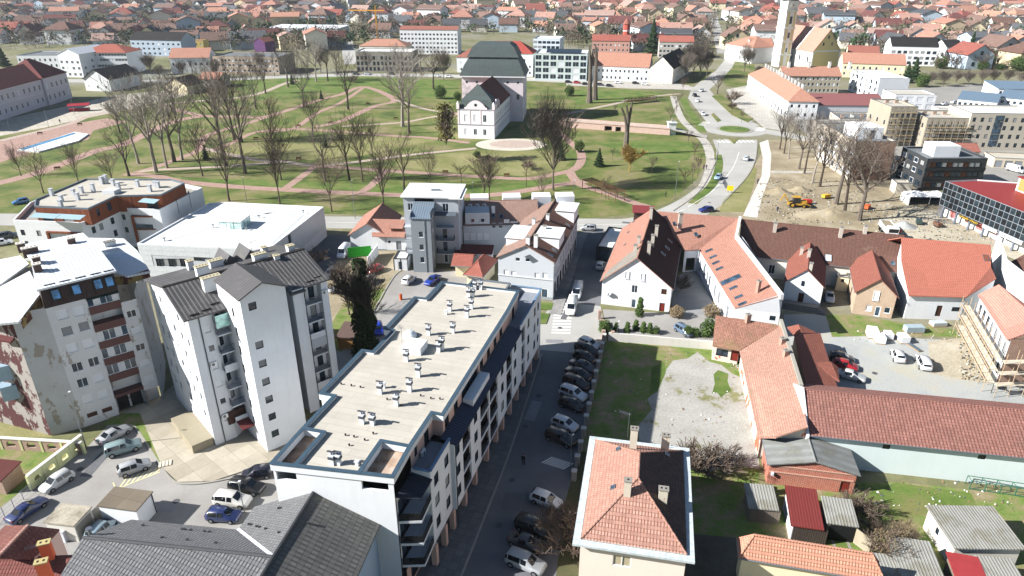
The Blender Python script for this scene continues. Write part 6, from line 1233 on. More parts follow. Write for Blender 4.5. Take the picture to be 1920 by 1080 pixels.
 m = MB(); T = thing('utility_box', 'white utility box standing on grass by the concrete garage', 'box', P(120, 1010)); m.box(Fr(P(120, 1012), R(-10)), -.6, .6, -.4, .4, 0, 1.5); m.obj('cabinet', plain('d5d8dc', name='cabinet'), T); m = MB(); m.box(Fr(P(120, 1012), R(-10)), -.65, .65, -.45, .45, 1.5, 1.58); m.obj('lid', plain('b5b8bc'), T)
 # arched garden walls
 def arch_wall(name, label, A, B, h, n, mat, pil, th=.3):
  T = thing(name, label, 'wall', (A + B) / 2); d = (B - A); L = d.length; d.normalize(); nn = V(-d.y, d.x, 0) * th; w = L / n
  for k in range(n):
   q = A + d * (w * k); x0, x1 = w * .28, w * .72; zs = h * .32; rad = (x1 - x0) / 2; pts = [(0, 0), (w, 0), (w, h), (0, h)]; m = MB(); pt = lambda x, z, o=0: q + d * x + nn * o + V(0, 0, z)
   arc = [(x0 + rad - rad * math.cos(math.pi * i / 8), zs + .4 + rad * .8 * math.sin(math.pi * i / 8)) for i in range(9)]
   for o in (0, 1):
    for poly in ([(0, 0), (x0, 0), (x0, h), (0, h)], [(x1, 0), (w, 0), (w, h), (x1, h)], [(x0, 0), (x1, 0), (x1, zs), (x0, zs)]): fc = [pt(x, z, o) for x, z in poly]; m.face(fc if o == 0 else fc[::-1])
    for i in range(8): fc = [pt(*arc[i], o), pt(*arc[i + 1], o), pt(arc[i + 1][0], h, o), pt(arc[i][0], h, o)]; m.face(fc if o == 0 else fc[::-1])
   for i in range(8): m.face([pt(*arc[i]), pt(*arc[i], 1), pt(*arc[i + 1], 1), pt(*arc[i + 1])])
   m.face([pt(x0, zs), pt(x1, zs), pt(x1, zs, 1), pt(x0, zs, 1)]); m.face([pt(x0, zs), pt(x0, zs, 1), pt(x0, zs + .4, 1), pt(x0, zs + .4)]); m.face([pt(x1, zs, 1), pt(x1, zs), pt(x1, zs + .4), pt(x1, zs + .4, 1)])
   m.obj('wall_bay', mat, T)
  for k in range(n + 1): m = MB(); m.beam(A + d * (w * k) + nn * .5, A + d * (w * k) + nn * .5 + V(0, 0, h + .05), .3, th + .12); m.obj('pier', pil, T)
  m = MB(); m.beam(A + nn * .5 + V(0, 0, h + .1), B + nn * .5 + V(0, 0, h + .1), th + .2, .12); m.obj('wall_coping', plaster('d8d6cc', .4), T)
 YG = plaster('dfe0a8', .3); arch_wall('yellow_garden_wall', 'pale yellow garden wall with arched openings along the car park', P(62, 918), P(161, 840), 2.1, 4, YG, YG); arch_wall('brick_garden_wall', 'brick garden wall with yellow piers and arched openings near the car park', P(-70, 838), P(158, 852), 1.8, 6, CH_BRICK, YG)
 T = thing('garden_hut', 'dark roofed brick hut at the left edge of the garden', 'hut', P(0, 905)); Bld('', '', '', Fr(P(-30, 925), R(-8)), 3.2, 3.4, 2.4, CH_BRICK, plain('5a2d2a', name='sheet'), kind='shed', ridge='u', rise=.3, over=.2, T=T)
 T = thing('chain_link_fence', 'thin wire fence beside the blue car at the left edge', 'fence', P(20, 950)); m = MB(); A, B = P(-10, 985), P(62, 922)
 for k in range(5): q = A.lerp(B, k / 4); m.beam(q, q + V(0, 0, 1.4), .06)
 for zz in (.3, .8, 1.35): m.beam(A + V(0, 0, zz), B + V(0, 0, zz), .025)
 m.obj('posts_and_wires', plain('8d9094', name='wire'), T)
 T = thing('plaza_steps', 'short pale steps from the car park up to the concrete plaza', 'steps', P(308, 878))
 for k in range(4): m = MB(); q = P(298 + k * 6.5, 875 - k * 1.6); m.box(Fr(q, R(20)), 0, .3, -.5, .6, 0, .25); m.obj('step', plaster('cfc6b4', .3), T)
YL_ = plaster('b7a878', .4)
front_left()
# ---------------------------------------------------------------- landmarks around and beyond the park
COPPER = ribbed('535d5c', .7, 0.0, .6, '454e4c', .5, .04, .25); T_FAR = tiles('c08468', 'b27558', .5, .5, None, var=.3, bump=.4); T_FAR2 = tiles('a8604c', '985441', .5, .5, None, var=.3, bump=.4)
def far(name, label, cat, a, b, c, z, wm, rm, kind='gable', rise=3.5, ridge='u', D=None, front=None, right=None, left=None, ww=(1.1, 1.5), st='w1', over=.3, **k):
 f, L, Dm = rect3(a, b, c, z); D = D or Dm; w = {}
 for i, sp, Lw in ((0, front, L), (1, right, D), (3, left, D)):
  if sp: n, zs = sp; w[i] = wgrid(Lw - 2 * (over if kind != 'flat' else 0), n, zs, *ww, st)
 return Bld(name, label, cat, f, L, D, z, wm, rm, kind=kind, rise=rise, ridge=ridge, over=over, wins=w, gutter=False, ridge_cap=False, **k)
def castle():
 T = thing('manor', 'white and pink baroque manor with dark mansard roofs in the middle of the park', 'manor', P(925, 225)); WP = plaster('ecdfe2', .15); WW = plaster('efeef0', .12)
 f, L, D = rect3((862.7, 141.7), (983, 143.3), (991, 121), 18.5); D = 22; mb = MB()
 for k, (A, B) in enumerate(((f(.5, .5), f(L - .5, .5)), (f(L - .5, .5), f(L - .5, D - .5)), (f(L - .5, D - .5), f(.5, D - .5)), (f(.5, D - .5), f(.5, .5)))):
  n = (6, 5, 6, 5)[k]; facade(T, mb, A, B, 0, 18.4, wgrid((B - A).length, n, (4.0, 9.0), 1.3, 2.2, 'w') + wgrid((B - A).length, n, (15.4,), 1.0, 1.0, 'w1'))
 mb.obj('main_wall', WP, T); tiers = [(-.3, 18.4), (1.6, 22.6), (3.2, 25.2)]; tiers2 = [(2.6, 25.5), (4.6, 29.3), (6.5, 30.6)]
 for nm, tt in (('lower_mansard', tiers), ('upper_mansard', tiers2)):
  m = MB()
  for (i0, z0), (i1, z1) in zip(tt[:-1], tt[1:]):
   q0 = [f(i0, i0, z0), f(L - i0, i0, z0), f(L - i0, D - i0, z0), f(i0, D - i0, z0)]; q1 = [f(i1, i1, z1), f(L - i1, i1, z1), f(L - i1, D - i1, z1), f(i1, D - i1, z1)]
   for k in range(4): m.face([q0[k], q0[(k + 1) % 4], q1[(k + 1) % 4], q1[k]])
  i, z = tt[-1]; m.face([f(i, i, z), f(L - i, i, z), f(L - i, D - i, z), f(i, D - i, z)]); m.obj(nm, COPPER, T)
 m = MB(); m.box(f, -.5, L + .5, -.5, D + .5, 18.0, 18.38); m.obj('cornice', WW, T)
 g, L2, D2 = rect3((857.6, 204), (926.4, 206.3), (958.5, 175.8), 11.0); D2 = max(D2, 24); mb = MB()
 facade(T, mb, g(0, 0), g(L2, 0), 0, 11, [(L2 * .22 - .6, 6.4, 1.3, 2.6, 'w'), (L2 * .74 - .6, 6.4, 1.3, 2.6, 'w'), (L2 * .48 - .6, 6.4, 1.2, 2.6, 'wb'), (L2 * .48 - .6, 1.5, 1.2, 2.2, 'w'), (L2 * .74 - .6, 1.5, 1.2, 2.2, 'w'), (L2 * .22 - .6, 1.5, 1.2, 2.2, 'wb')])
 facade(T, mb, g(L2, 0), g(L2, D2), 0, 11, wgrid(D2, 10, (1.6, 6.6), 1.1, 2.2, 'w1')); wall(mb, g(0, D2), g(0, 0), 0, 11); mb.obj('wing_wall', WW, T)
 for z in (5.2, 10.7): m = MB(); m.box(g, -.15, L2 + .15, -.15, D2, z, z + .3); m.obj('cornice', plain('a9a4b0', name='stone'), T)
 for u in (.3, L2 * .33, L2 * .62, L2 - .3): m = MB(); m.box(g, u - .3, u + .3, -.1, .02, 5.5, 10.7); m.obj('pilaster', WP, T)
 m = MB(); u0, u1 = L2 * .1, L2 * .88; zz = [(0, 11), (1.0, 14.2), (2.2, 15.4)]
 for (i0, z0), (i1, z1) in zip(zz[:-1], zz[1:]):
  q0 = [g(i0 + .3, i0 + .5, z0), g(L2 - i0 - .3, i0 + .5, z0), g(L2 - i0 - .3, 9 - i0, z0), g(i0 + .3, 9 - i0, z0)]; q1 = [g(i1 + .3, i1 + .5, z1), g(L2 - i1 - .3, i1 + .5, z1), g(L2 - i1 - .3, 9 - i1, z1), g(i1 + .3, 9 - i1, z1)]
  for k in range(4): m.face([q0[k], q0[(k + 1) % 4], q1[(k + 1) % 4], q1[k]])
 ap = g(L2 / 2, 4.8, 19.6)
 for k in range(4): m.face([q1[k], q1[(k + 1) % 4], ap])
 m.obj('pavilion_roof', COPPER, T)
 m = MB(); r0, r1 = g(L2 / 2, 4.5, 18.6), g(L2 / 2, D2 + 4, 18.6); m.slab([g(-.2, 6, 11), r0, r1, g(-.2, D2, 11)], .2); m.slab([r0, g(L2 + .3, 6, 11), g(L2 + .3, D2 + 1, 11), r1], .2); m.obj('wing_roof', tiles('7c463e', '6b3a34', .4, .4, None), T)
 def gable(c, du, w):  # scrolled gable
  n = 14; m = MB(); pts = [c + du * (w * (i / n - .5)) + Vector((0, 0, .6 + 2.6 * max(0, math.cos((i / n - .5) * math.pi * 1.15)) ** .7)) for i in range(n + 1)]; bk = Vector((-du.y, du.x, 0)) * .4
  for i in range(n): b0, b1 = c + du * (w * (i / n - .5)), c + du * (w * ((i + 1) / n - .5)); m.face([b0, b1, pts[i + 1], pts[i]]); m.face([pts[i], pts[i + 1], pts[i + 1] + bk, pts[i] + bk])
  o = m.obj('scrolled_gable', WP, T); m = MB(); q = c - Vector((-du.y, du.x, 0)) * .05 + UZ(1.6); m.cyl(q, q + Vector((-du.y, du.x, 0)) * .04, .55, n=12); m.obj('round_window', GL, o)
 gable(g(L2 / 2, -.05, 11), g.u, L2 * .62); gable(g(L2 + .05, 4.5, 11), g.v, 5)
 for u, v in ((.2, .2), (L2 - .2, .2), (L2 - .2, 8.8)): m = MB(); m.box(g, u - .5, u + .5, v - .5, v + .5, 11, 13); m.cyl(g(u, v, 13), g(u, v, 13.8), .5, .1, 8); m.obj('corner_pedestal', WP, T)
castle()
def church():
 T = thing('church', 'white and yellow church with tall clock tower and orange nave roof', 'church', P(1500, 118)); YW = plaster('e0cf96', .2); WW = plaster('f0eee8', .15)
 f = Fr(P(1459, 126), R(14)); mb = MB(); L, D, hT = 7.5, 8.0, 35
 facade(T, mb, f(0, 0), f(L, 0), 0, hT, [(2.9, 26, 1.8, 4.4, 'd1'), (3.1, 17.5, 1.6, 3.4, 'd1'), (3.3, 9, 1.3, 2.6, 'd1')]); facade(T, mb, f(0, D), f(0, 0), 0, hT, [(2.9, 26, 1.8, 4.4, 'd1')]); wall(mb, f(L, 0), f(L, D), 0, hT); mb.obj('tower_wall', WW, T)
 for z in (7, 15, 23, 33.5): m = MB(); m.box(f, -.4, L + .4, -.4, D + .4, z, z + .8); m.obj('tower_cornice', WW, T)
 for z0, z1 in ((1, 6.8), (8, 14.8), (16, 22.8), (24, 33.3)):
  m = MB(); m.box(f, 1.2, 2.6, -.06, 0.02, z0, z1); m.box(f, 5.4, 6.8, -.06, .02, z0, z1); m.obj('yellow_panel', YW, T)
 for a, b in ((f(3.75, -.1, 36.6), f(3.75, -.25, 36.6)), (f(-.1, 4, 36.6), f(-.25, 4, 36.6))): m = MB(); m.cyl(a, b, 1.6, n=20); c = m.obj('clock_face', plain('e9e4d6', name='dial'), T); m = MB(); d = (b - a).normalized() * .05; m.beam(b + d, b + d + UZ(1.2), .15); m.beam(b + d, b + d + f.u * .8 if abs(d.y) > abs(d.x) else b + d + f.v * .8, .15); m.obj('clock_hands', DARK, c)
 mb = MB();
 for A, B in ((f(0, 0), f(L, 0)), (f(L, 0), f(L, D)), (f(L, D), f(0, D)), (f(0, D), f(0, 0))): wall(mb, A, B, 34.3, 39.5)
 mb.obj('clock_stage', WW, T); m = MB(); c = f(4, 4)
 for r0, z0, r1, z1 in ((5.2, 39.5, 4.4, 41.5), (4.4, 41.5, 3.6, 44.5), (3.6, 44.5, 1.5, 47), (1.5, 47, 1.3, 49), (1.3, 49, .1, 54)): m.cyl(c + UZ(z0), c + UZ(z1), r0, r1, 12, cap=False)
 m.obj('onion_dome', COPPER, T)
 n = Fr(P(1524, 97.5, 11), R(14)); A = P(1524, 97.5, 11); Bq = P(1577, 96, 11); an = math.atan2(Bq.y - A.y, Bq.x - A.x); n = Fr(A, an); W = n.inv(Bq)[0]; D = n.inv(P(1478, 83, 11))[1]; D = max(38, D)
 N = Bld('', '', '', n, W, D, 11, WW, tiles('c88b72', 'bc7d64', .5, .5, None, var=.2), kind='gable', ridge='v', rise=13, over=.5, T=T, gutter=False, ridge_cap=False, gable_mat=YW, wins={3: wgrid(D - 1, 5, (4,), 1.6, 4, 'w1')})
 m = MB(); m.box(n, .4, W - .4, .42, .49, 0, 10.8); m.obj('yellow_front', YW, T)
 for u, z in ((W * .35, 14.5), (W * .65, 14.5), (W * .5, 18.5)): window(T, n(0, .5), n(W, .5), u - .5, z, 1.0, 1.8, 'd1', -.04)
 for u in (.5, W - .9): m = MB(); m.box(n, u, u + .8, .2, .6, 0, 11.5); m.obj('pilaster', WW, T)
 m = MB(); v = D * .38; m.slab([n(-.3, v, 10.9), n(W / 2, v, 24.25), n(W / 2, v + 1.2, 24.25), n(-.3, v + 1.2, 10.9)], .1); m.obj('roof_band', WW, T)
church()
def landmarks():
 S = slabs
 # right of the roundabout
 a_, b_ = P(1478, 190, 7.5), P(1402, 139, 7.5); f = Fr(a_, math.atan2(b_.y - a_.y, b_.x - a_.x) - R(90)); D = (b_ - a_).length; L = 13
 Rw = Bld('orange_row', 'long white row house with pale orange roof and many chimneys running up to the church', 'row house', f, L, D, 7.5, WHITE, T_FAR, kind='hip', ridge='v', rise=4.5, over=.4, hip=7, gutter=False, ridge_cap=False, wins={3: wgrid(D - .8, 16, (4.8,), 1.1, 1.4, 'w1') + wgrid(D - .8, 14, (.3,), 1.8, 2.5, 'd1'), 0: wgrid(L - .8, 4, (1.2, 4.8), 1.1, 1.4, 'w1')})
 for k in range(13): Rw.chim(L * .56, 8 + k * (D - 14) / 12, 1, w=.8, d=.8, h=2.2, mat=CH_WHITE)
 B = far('grey_flats_row', 'grey flats with orange roof and four white chimneys in front of the church', 'flats', (1468, 142.5), (1579, 143), (1578, 128), 9, plaster('b5ab98', .3), T_FAR, rise=4, D=12, front=(14, (1.2, 4.2, 7.0)), st='w1')
 for k in range(4): B.chim(4 + k * 10.2, 5.5, 0, w=1.2, d=1.0, h=2.6, mat=CH_WHITE)
 far('white_flats', 'white flat-roofed apartment slab with balconies beside the orange-roofed flats', 'flats', (1650, 147), (1707, 147), (1700, 130), 10.5, WHITE, MEMB_W, kind='flat', D=30, left=(6, (1.2, 4.2, 7.2)), front=None, ww=(1.6, 1.8), st='d')
 far('maroon_hall', 'broad hall with faded maroon sheet roof among the flats', 'hall', (1520, 197), (1664, 198), (1664, 170), 5.5, GREYW, plain('8a5a58', .6, name='sheet'), kind='gable', ridge='u', rise=3.2, D=22)
 far('flat_store', 'low white store with flat grey roof and big white shutters', 'store', (1680, 177), (1757, 178), (1750, 167), 7, WHITE, MEMB, kind='flat', D=14, front=(4, (.6, 3.8)), ww=(3, 2.2), st='wb')
 OC = plaster('a59b8a', .5); pole = plain('9d9a92', .6, name='pole')
 for nm, lb, a, b, c, z, D, n in (('ochre_flats', 'ochre flats wrapped in scaffolding behind the mural building', (1672, 200), (1722, 200), (1735, 188), 14, 16, 5), ('ochre_flats', 'lower ochre flats with scaffolding and flat roof right of the taller ochre block', (1740, 221), (1824, 222), (1800, 203), 11, 15, 7)):
  B = far(nm, lb, 'flats', a, b, c, z, OC, MEMB, kind='flat', D=D, front=(n, (1.2, 4.2, 7.2, 10.2)[:int(z / 3)]), left=(3, (1.2, 4.2, 7.2)), st='d1', group=None)
  sf, L = B.f, B.L; S_ = thing('scaffolding', 'scaffolding frame on the front of the %s ochre flats' % ('taller' if z > 12 else 'lower'), 'scaffolding', sf(L / 2, -1))
  for k in range(int(L / 2.2) + 1):
   for v in (-.5, -1.6): m = MB(); m.cyl(sf(k * 2.2, v), sf(k * 2.2, v, z), .06, n=4); m.obj('standard', pole, S_)
  for lv in range(1, int(z / 2)):
   m = MB(); m.box(sf, 0, L, -1.5, -.6, lv * 2 - .06, lv * 2); m.obj('deck', plain('a8946c', .9, name='plank'), S_); m = MB(); m.beam(sf(0, -1.6, lv * 2 + 1), sf(L, -1.6, lv * 2 + 1), .05); m.obj('guard_rail', pole, S_)
  for k in range(3): B.chim(3 + k * 3.5, D * .6, 0, w=1.3, d=.7, h=1.0, mat=CH_BRICK)
 B = far('stair_window_flats', 'white and brown flats with tall stairwell window at the right edge', 'flats', (1823, 212), (1960, 214), (1930, 198), 13, plaster('b8b0a2', .35), MEMB_W, kind='flat', D=16, front=(9, (1.2, 4.2, 7.2, 10.0)), st='d1')
 for k in range(5):
  for j in range(3): m = MB(); m.box(B.f, 8.2 + j * 1.0, 9.1 + j * 1.0, -.06, -.02, 1.5 + k * 2.2, 3.5 + k * 2.2); m.obj('stair_pane', GL2, B.T)
 for i, (a, b, c) in enumerate((((1795, 185), (1872, 192), (1870, 172)), ((1874, 182), (1960, 190), (1950, 168)), ((1872, 166), (1960, 168), (1950, 158)))): far('school_hall', ('white school hall with grey-blue roof and long window strip behind the flats', 'white school wing with slate-blue roof at the right edge', 'rear school wing with dark blue-grey roof at the right edge')[i], 'school', a, b, c, 6.5, WHITE, ribbed('7f95a8', .6, .2, .5), kind='shed', ridge='u', rise=1.5, D=16, front=(7, (2, 4)), ww=(1.3, 1.3))
 # mural building, black office, glazed shop
 B = far('mural_building', 'brown-walled building with faint round emblem on its blind end wall', 'building', (1607, 265), (1682, 265), (1680, 245), 12, plaster('bdb3a4', .5), MEMB_G, kind='flat', D=26, left=(7, (1, 4, 7)), ww=(2, 1.8))
 m = MB(); m.box(B.f, .05, B.L - .05, -.05, .0, .05, 11.9); m.obj('mural_wall', ground_mat('brown_mural', [(.3, '77584a'), (.5, '8f7160'), (.68, 'a88d7c')], .18, 6, 2, .05), B.T)
 em = plain('b39d90', name='emblem')
 for du in (-.55, .55):
  m = MB(); c = B.f(B.L * .55 + du, -.09, 8.2); ring = [(math.cos(2 * math.pi * k / 20), math.sin(2 * math.pi * k / 20)) for k in range(20)]
  for k in range(20): (a, b), (c2, d) = ring[k], ring[(k + 1) % 20]; m.face([c + B.f.u * a * 1.3 + UZ(b * 1.3), c + B.f.u * c2 * 1.3 + UZ(d * 1.3), c + B.f.u * c2 * 1.1 + UZ(d * 1.1), c + B.f.u * a * 1.1 + UZ(b * 1.1)])
  m.obj('emblem_ring', em, B.T)
 for z, u0, u1 in ((6.0, .3, .8), (5.3, .38, .72)): m = MB(); m.box(B.f, B.L * u0, B.L * u1, -.09, -.07, z, z + .3); m.obj('lettering_line', em, B.T)
 m = MB(); m.box(B.f, 2, 10, 5, 14, 11.5, 15); p = m.obj('penthouse', WHITE, B.T); m = MB(); m.box(B.f, 6, 7.4, 4.95, 5.0, 11.7, 14.2); m.obj('penthouse_door', GL2, p)
 B = far('black_office', 'dark grey three-storey office with white box on its flat roof', 'office', (1740, 297), (1853, 297), (1866, 272), 9.5, plain('3b3d3f', .7, name='cladding'), MEMB_G, kind='flat', D=14, front=None, left=None)
 A, Bq = B.f(0, 0), B.f(B.L, 0)
 for z in (1.0, 4.2, 7.0):
  for k in range(9): window(B.T, A, Bq, 1.0 + k * (B.L - 3) / 9, z, 1.7, 1.4, 'd1' if k % 3 else 'wd', -.02)
  for k in range(4): window(B.T, B.f(0, 14), A, 1.0 + k * 3.3, z, 2.0, 1.4, 'w1' if k % 2 == 0 else 'd1', -.02)
  m = MB(); m.box(B.f, -.12, B.L + .1, -.12, .0, z - 1.1, z - .2); m.obj('dark_band', plain('2b2d2e', .6, name='band'), B.T)
 m = MB(); m.box(B.f, 3.5, 11, 3.5, 9.5, 9.0, 12.2); m.obj('roof_box', WHITE, B.T)
 for k, ch in enumerate('VOS'):   # blue paint letters on the roof
  m = MB(); g = Fr(B.f(.9 + k * .95, 1.0), B.f.a); z = 9.03; seg = {'V': [((0, 1.2), (.3, 0)), ((.3, 0), (.6, 1.2))], 'O': [((0, 0), (.6, 0)), ((.6, 0), (.6, 1.2)), ((.6, 1.2), (0, 1.2)), ((0, 1.2), (0, 0))], 'S': [((0, 0), (.6, 0)), ((.6, 0), (.6, .6)), ((.6, .6), (0, .6)), ((0, .6), (0, 1.2)), ((0, 1.2), (.6, 1.2))]}[ch]
  for a, b in seg: m.beam(g(*a, z), g(*b, z), .14, .02)
  m.obj('painted_letter', plain('5fb4dc', name='graffiti'), B.T)
 T = thing('glazed_shop', 'commercial building with dark glass grid front and red flat roof', 'shop', P(1870, 380)); z = 9.6
 a, b = P(1773.6, 339, z), P(1925, 399, z); d = (b - a); d.z = 0; Lg = d.length + 8; d.normalize(); f = Fr(a, math.atan2(d.y, d.x)); DR = plain('8e3430', .5, name='red_roof')
 m = MB(); m.face([f(.3, .3, z - .3), f(Lg, .3, z - .3), f(Lg, 26, z - .3), f(8, 26, z - .3), f(.3, 9, z - .3)]); m.obj('roof', DR, T)
 nw, nh = 22, 4; w, h = Lg / nw, 6.2 / nh; me = box_mesh(('shop_pane',), (.04, w - .04, 0, .05, .04, h - .04)); gms = [glass(h, .3) for h in ('0c1218', '121b22', '0a0f14', '1b262c')]
 for i in range(nw):
  for j in range(nh): place('pane', me, gms[(i * 7 + j * 3) % 4], T, f(i * w, 0, 3.3 + j * h), f.a)
 for i in range(nw + 1): m = MB(); m.box(f, i * w - .05, i * w + .05, -.07, .03, 3.3, z); m.obj('mullion', plain('8d949b', .5, name='aluminium'), T)
 for j in range(nh + 1): m = MB(); m.box(f, 0, Lg, -.06, .04, 3.25 + j * h, 3.35 + j * h); m.obj('transom', plain('8d949b', .5, name='aluminium'), T)
 mb = MB(); wall(mb, f(0, 9), f(0, 0), 0, z); wall(mb, f(8, 26), f(0, 9), 0, z); wall(mb, f(0, 2), f(Lg, 2), 0, 3.3); mb.face([f(0, 0, 3.3), f(0, 2, 3.3), f(Lg, 2, 3.3), f(Lg, 0, 3.3)]); mb.obj('wall', WHITE, T)
 for k in range(6): m = MB(); m.cyl(f(1.5 + k * 4.6, .3), f(1.5 + k * 4.6, .3, 3.3), .3, n=10); m.obj('column', plain('6d7580', .4, name='column'), T)
 for k in range(4): m = MB(); m.box(f, 2 + k * 4.6, 4.2 + k * 4.6, 1.9, 1.96, .6, 2.6); m.obj('shop_poster', plain(('d98a86', 'e0b0a8', 'd77d78', 'e6c4be')[k], name='poster'), T)
 m = MB(); m.box(f, 7.5, 14, -.25, -.1, 2.5, 3.2); sg = m.obj('shop_sign', plain('2b2a20', name='sign'), T)
 for k in range(16):   # yellow letters too small to read: strokes only
  if k == 8: continue
  m = MB(); u = 7.8 + k * .38; h = (.5, .42, .5, .46)[k % 4]; m.box(f, u, u + .08, -.3, -.26, 2.6, 2.6 + h); m.box(f, u, u + .26, -.3, -.26, 2.6 + h * (.0, .45, .9, .45)[k % 4], 2.68 + h * (.0, .45, .9, .45)[k % 4]); m.obj('sign_letter', plain('e8c13a', name='sign_letter'), sg)
 m = MB(); m.box(f, 20.5, 27, -.25, -.1, 2.4, 3.3); sg2 = m.obj('shop_sign', plain('e4e6e8', name='sign'), T); m = MB(); m.box(f, 15.2, 19.6, -.25, -.1, 2.5, 3.2); m.obj('shop_sign', plain('eceeef', name='sign'), T)
 c = bpy.data.curves.new('lettering', 'FONT'); c.body = 'ZLATARN'; c.size = .85; c.extrude = .02; tmp = bpy.data.objects.new('lettering', c); me = bpy.data.meshes.new_from_object(tmp); bpy.data.objects.remove(tmp); me.materials.append(plain('2c3038', name='sign_letter')); o = bpy.data.objects.new('lettering', me); COL.objects.link(o); o.parent = sg2; o.location = f(20.8, -.28, 2.55) - world_loc(sg2); o.rotation_euler = (R(90), 0, f.a)
 m = MB(); m.box(f, 9, 19, 12, 20, z - .3, z + 3); bx = m.obj('roof_box', WHITE, T); m = MB(); m.box(f, 8.7, 19.3, 11.7, 20.3, z + 3, z + 3.2); m.obj('roof_box_top', DR, bx); m = MB(); m.box(f, 9.6, 18.5, 11.9, 11.98, z, z + 2.8); m.obj('roof_box_cladding', plain('b98f55', .8, name='cladding'), bx)
 T = thing('party_tent', 'white marquee tent with open front beside the glazed shop', 'tent', P(1735, 372)); f = Fr(P(1703, 385), R(-3)); tw = plain('f0f0ee', .7, name='canvas')
 for k in range(2):
  m = MB(); c = f(2.7 + k * 5.4, 2.5, 3.6); q = [f(k * 5.4, 0, 2.4), f(5.4 + k * 5.4, 0, 2.4), f(5.4 + k * 5.4, 5, 2.4), f(k * 5.4, 5, 2.4)]
  for i in range(4): m.face([q[i], q[(i + 1) % 4], c])
  m.obj('canopy', tw, T)
 for u in (0, 5.4, 10.8):
  for v in (0, 5): m = MB(); m.beam(f(u, v), f(u, v, 2.4), .1); m.obj('pole', tw, T)
 m = MB(); m.box(f, 0, 10.8, 4.95, 5, 0, 2.4); m.obj('back_cloth', plain('2a2c30', name='cloth'), T); m = MB(); m.box(f, -.03, .03, 0, 5, 0, 2.4); m.obj('side_cloth', tw, T)
 far('garden_kiosk', 'small pale kiosk beside the black office entrance', 'kiosk', (1682, 343), (1712, 344), (1712, 334), 3.2, plaster('c9c2b2'), MEMB, kind='flat', D=4)
 # behind the park
 B = far('teal_glass_office', 'pale teal office with grid of glazed bays behind the manor', 'office', (1003, 100), (1101.7, 101.7), (1095, 90), 14.5, plaster('c9d6d4', .12), MEMB_W, kind='flat', D=22, front=(7, (.8, 4.3, 7.7, 11.1)), ww=(3.4, 2.5), st='w');
 m = MB(); m.slab([B.f(6, 3, 14.8), B.f(26, 3, 14.8), B.f(26, 9, 16.2), B.f(6, 9, 16.2)], .2); m.obj('solar_panel', plain('2f3b46', .2, name='solar'), B.T)
 B = far('old_orange_hall', 'long white two-storey house with broad orange roof facing the park', 'house', (1110, 123), (1218, 127), (1217, 110), 8, WHITE, T_FAR, rise=6.5, D=17, front=(13, (1.2, 4.8)))
 f = Fr(B.f(B.L - .5, -.3), B.f.a - R(8)); Bld('dark_roof_wing', 'white wing with steep black roof at the corner of the park street', 'house', f, 14, 46, 8, OFFWHITE, T_BLACK, kind='gable', ridge='v', rise=6.5, over=.4, gutter=False, ridge_cap=False, wins={1: wgrid(45, 10, (1.2, 4.6), 1.1, 1.5, 'w1')})
 far('red_roof_school', 'white school with bright red hip roof and dormer behind the manor', 'school', (895, 99), (1000, 101), (1002, 84), 13, WHITE, tiles('b8402c', 'ad3a28', .5, .5), kind='hip', rise=6, D=18, front=(10, (1.5, 5, 8.5)))
 B = far('solar_roof_house', 'white house with orange roof carrying a dark solar array behind the manor', 'house', (855, 107), (992, 109), (990, 95), 9, WHITE, T_FAR2, kind='hip', rise=5, D=18, front=(8, (1.2, 5))); m = MB(); c = [B.top(u, v, 0) + UZ(.12) for u, v in ((14, 2), (40, 2), (40, 8), (14, 8))]; m.slab(c, .08); m.obj('solar_panel', plain('27313d', .2, name='solar'), B.T)
 far('hotel', 'white balcony hotel block with rounded stepped front behind the red school', 'hotel', (1000, 72), (1050, 73), (1048, 62), 16, plaster('d3dde6', .1), MEMB_W, kind='flat', D=20, front=(6, (1, 4, 7, 10, 13)), ww=(2.4, 1.5), st='d')
 far('white_slab_flats', 'long white five-storey slab with small dark windows and red roofs on top', 'flats', (748, 55), (858, 56), (856, 48), 17, WHITE, T_FAR2, rise=2, D=16, front=(16, (1, 4, 7, 10, 13)), ww=(1.5, 1.3), st='d1')
 far('concrete_office', 'grey concrete office with white flat roof edge behind the park trees', 'office', (666, 96), (772, 97), (770, 85), 12, plaster('8e8a80', .4), MEMB_W, kind='flat', D=18, front=(14, (.8, 4, 7.2)), ww=(1.5, 2), st='d', coping=WHITE)
 far('orange_roof_annex', 'house with wide bright orange roof behind the concrete office', 'house', (672, 86), (762, 87), (760, 78), 8, OFFWHITE, T_FAR, kind='hip', rise=4, D=18)
 far('grey_institute', 'long grey institute with flat roof and two rows of windows among park trees', 'institute', (398, 105), (520, 107), (545, 92), 10, plaster('b3a290', .25), MEMB_G, kind='flat', D=24, front=(18, (1.2, 4.2, 7.0)), ww=(1.4, 1.3), st='w1')
 far('white_orange_barracks', 'white two-storey house with long pale orange roof left of the grey institute', 'house', (316, 109), (392, 108), (398, 97), 9, WHITE, T_FAR, rise=5, D=16, front=(7, (4.6,)), st='d1')
 far('red_roof_clinic', 'white clinic with red roof and continuous window bands', 'clinic', (148, 99), (236, 99), (262, 94), 12.5, WHITE, tiles('b35a41', 'a65039', .5, .5), kind='hip', rise=4, D=20, front=(15, (4.4, 7.8, 10.6)), ww=(1.7, 1.4), st='w')
 far('white_stair_block', 'tall white block with arched attic windows next to the clinic', 'block', (105, 101), (147, 102), (150, 86), 13, WHITE, R_WHITE, kind='gable', ridge='v', rise=3, D=26, front=(4, (1, 4.4, 7.8)), right=(4, (1, 4.4, 7.8)), ww=(1.6, 1.5), st='w')
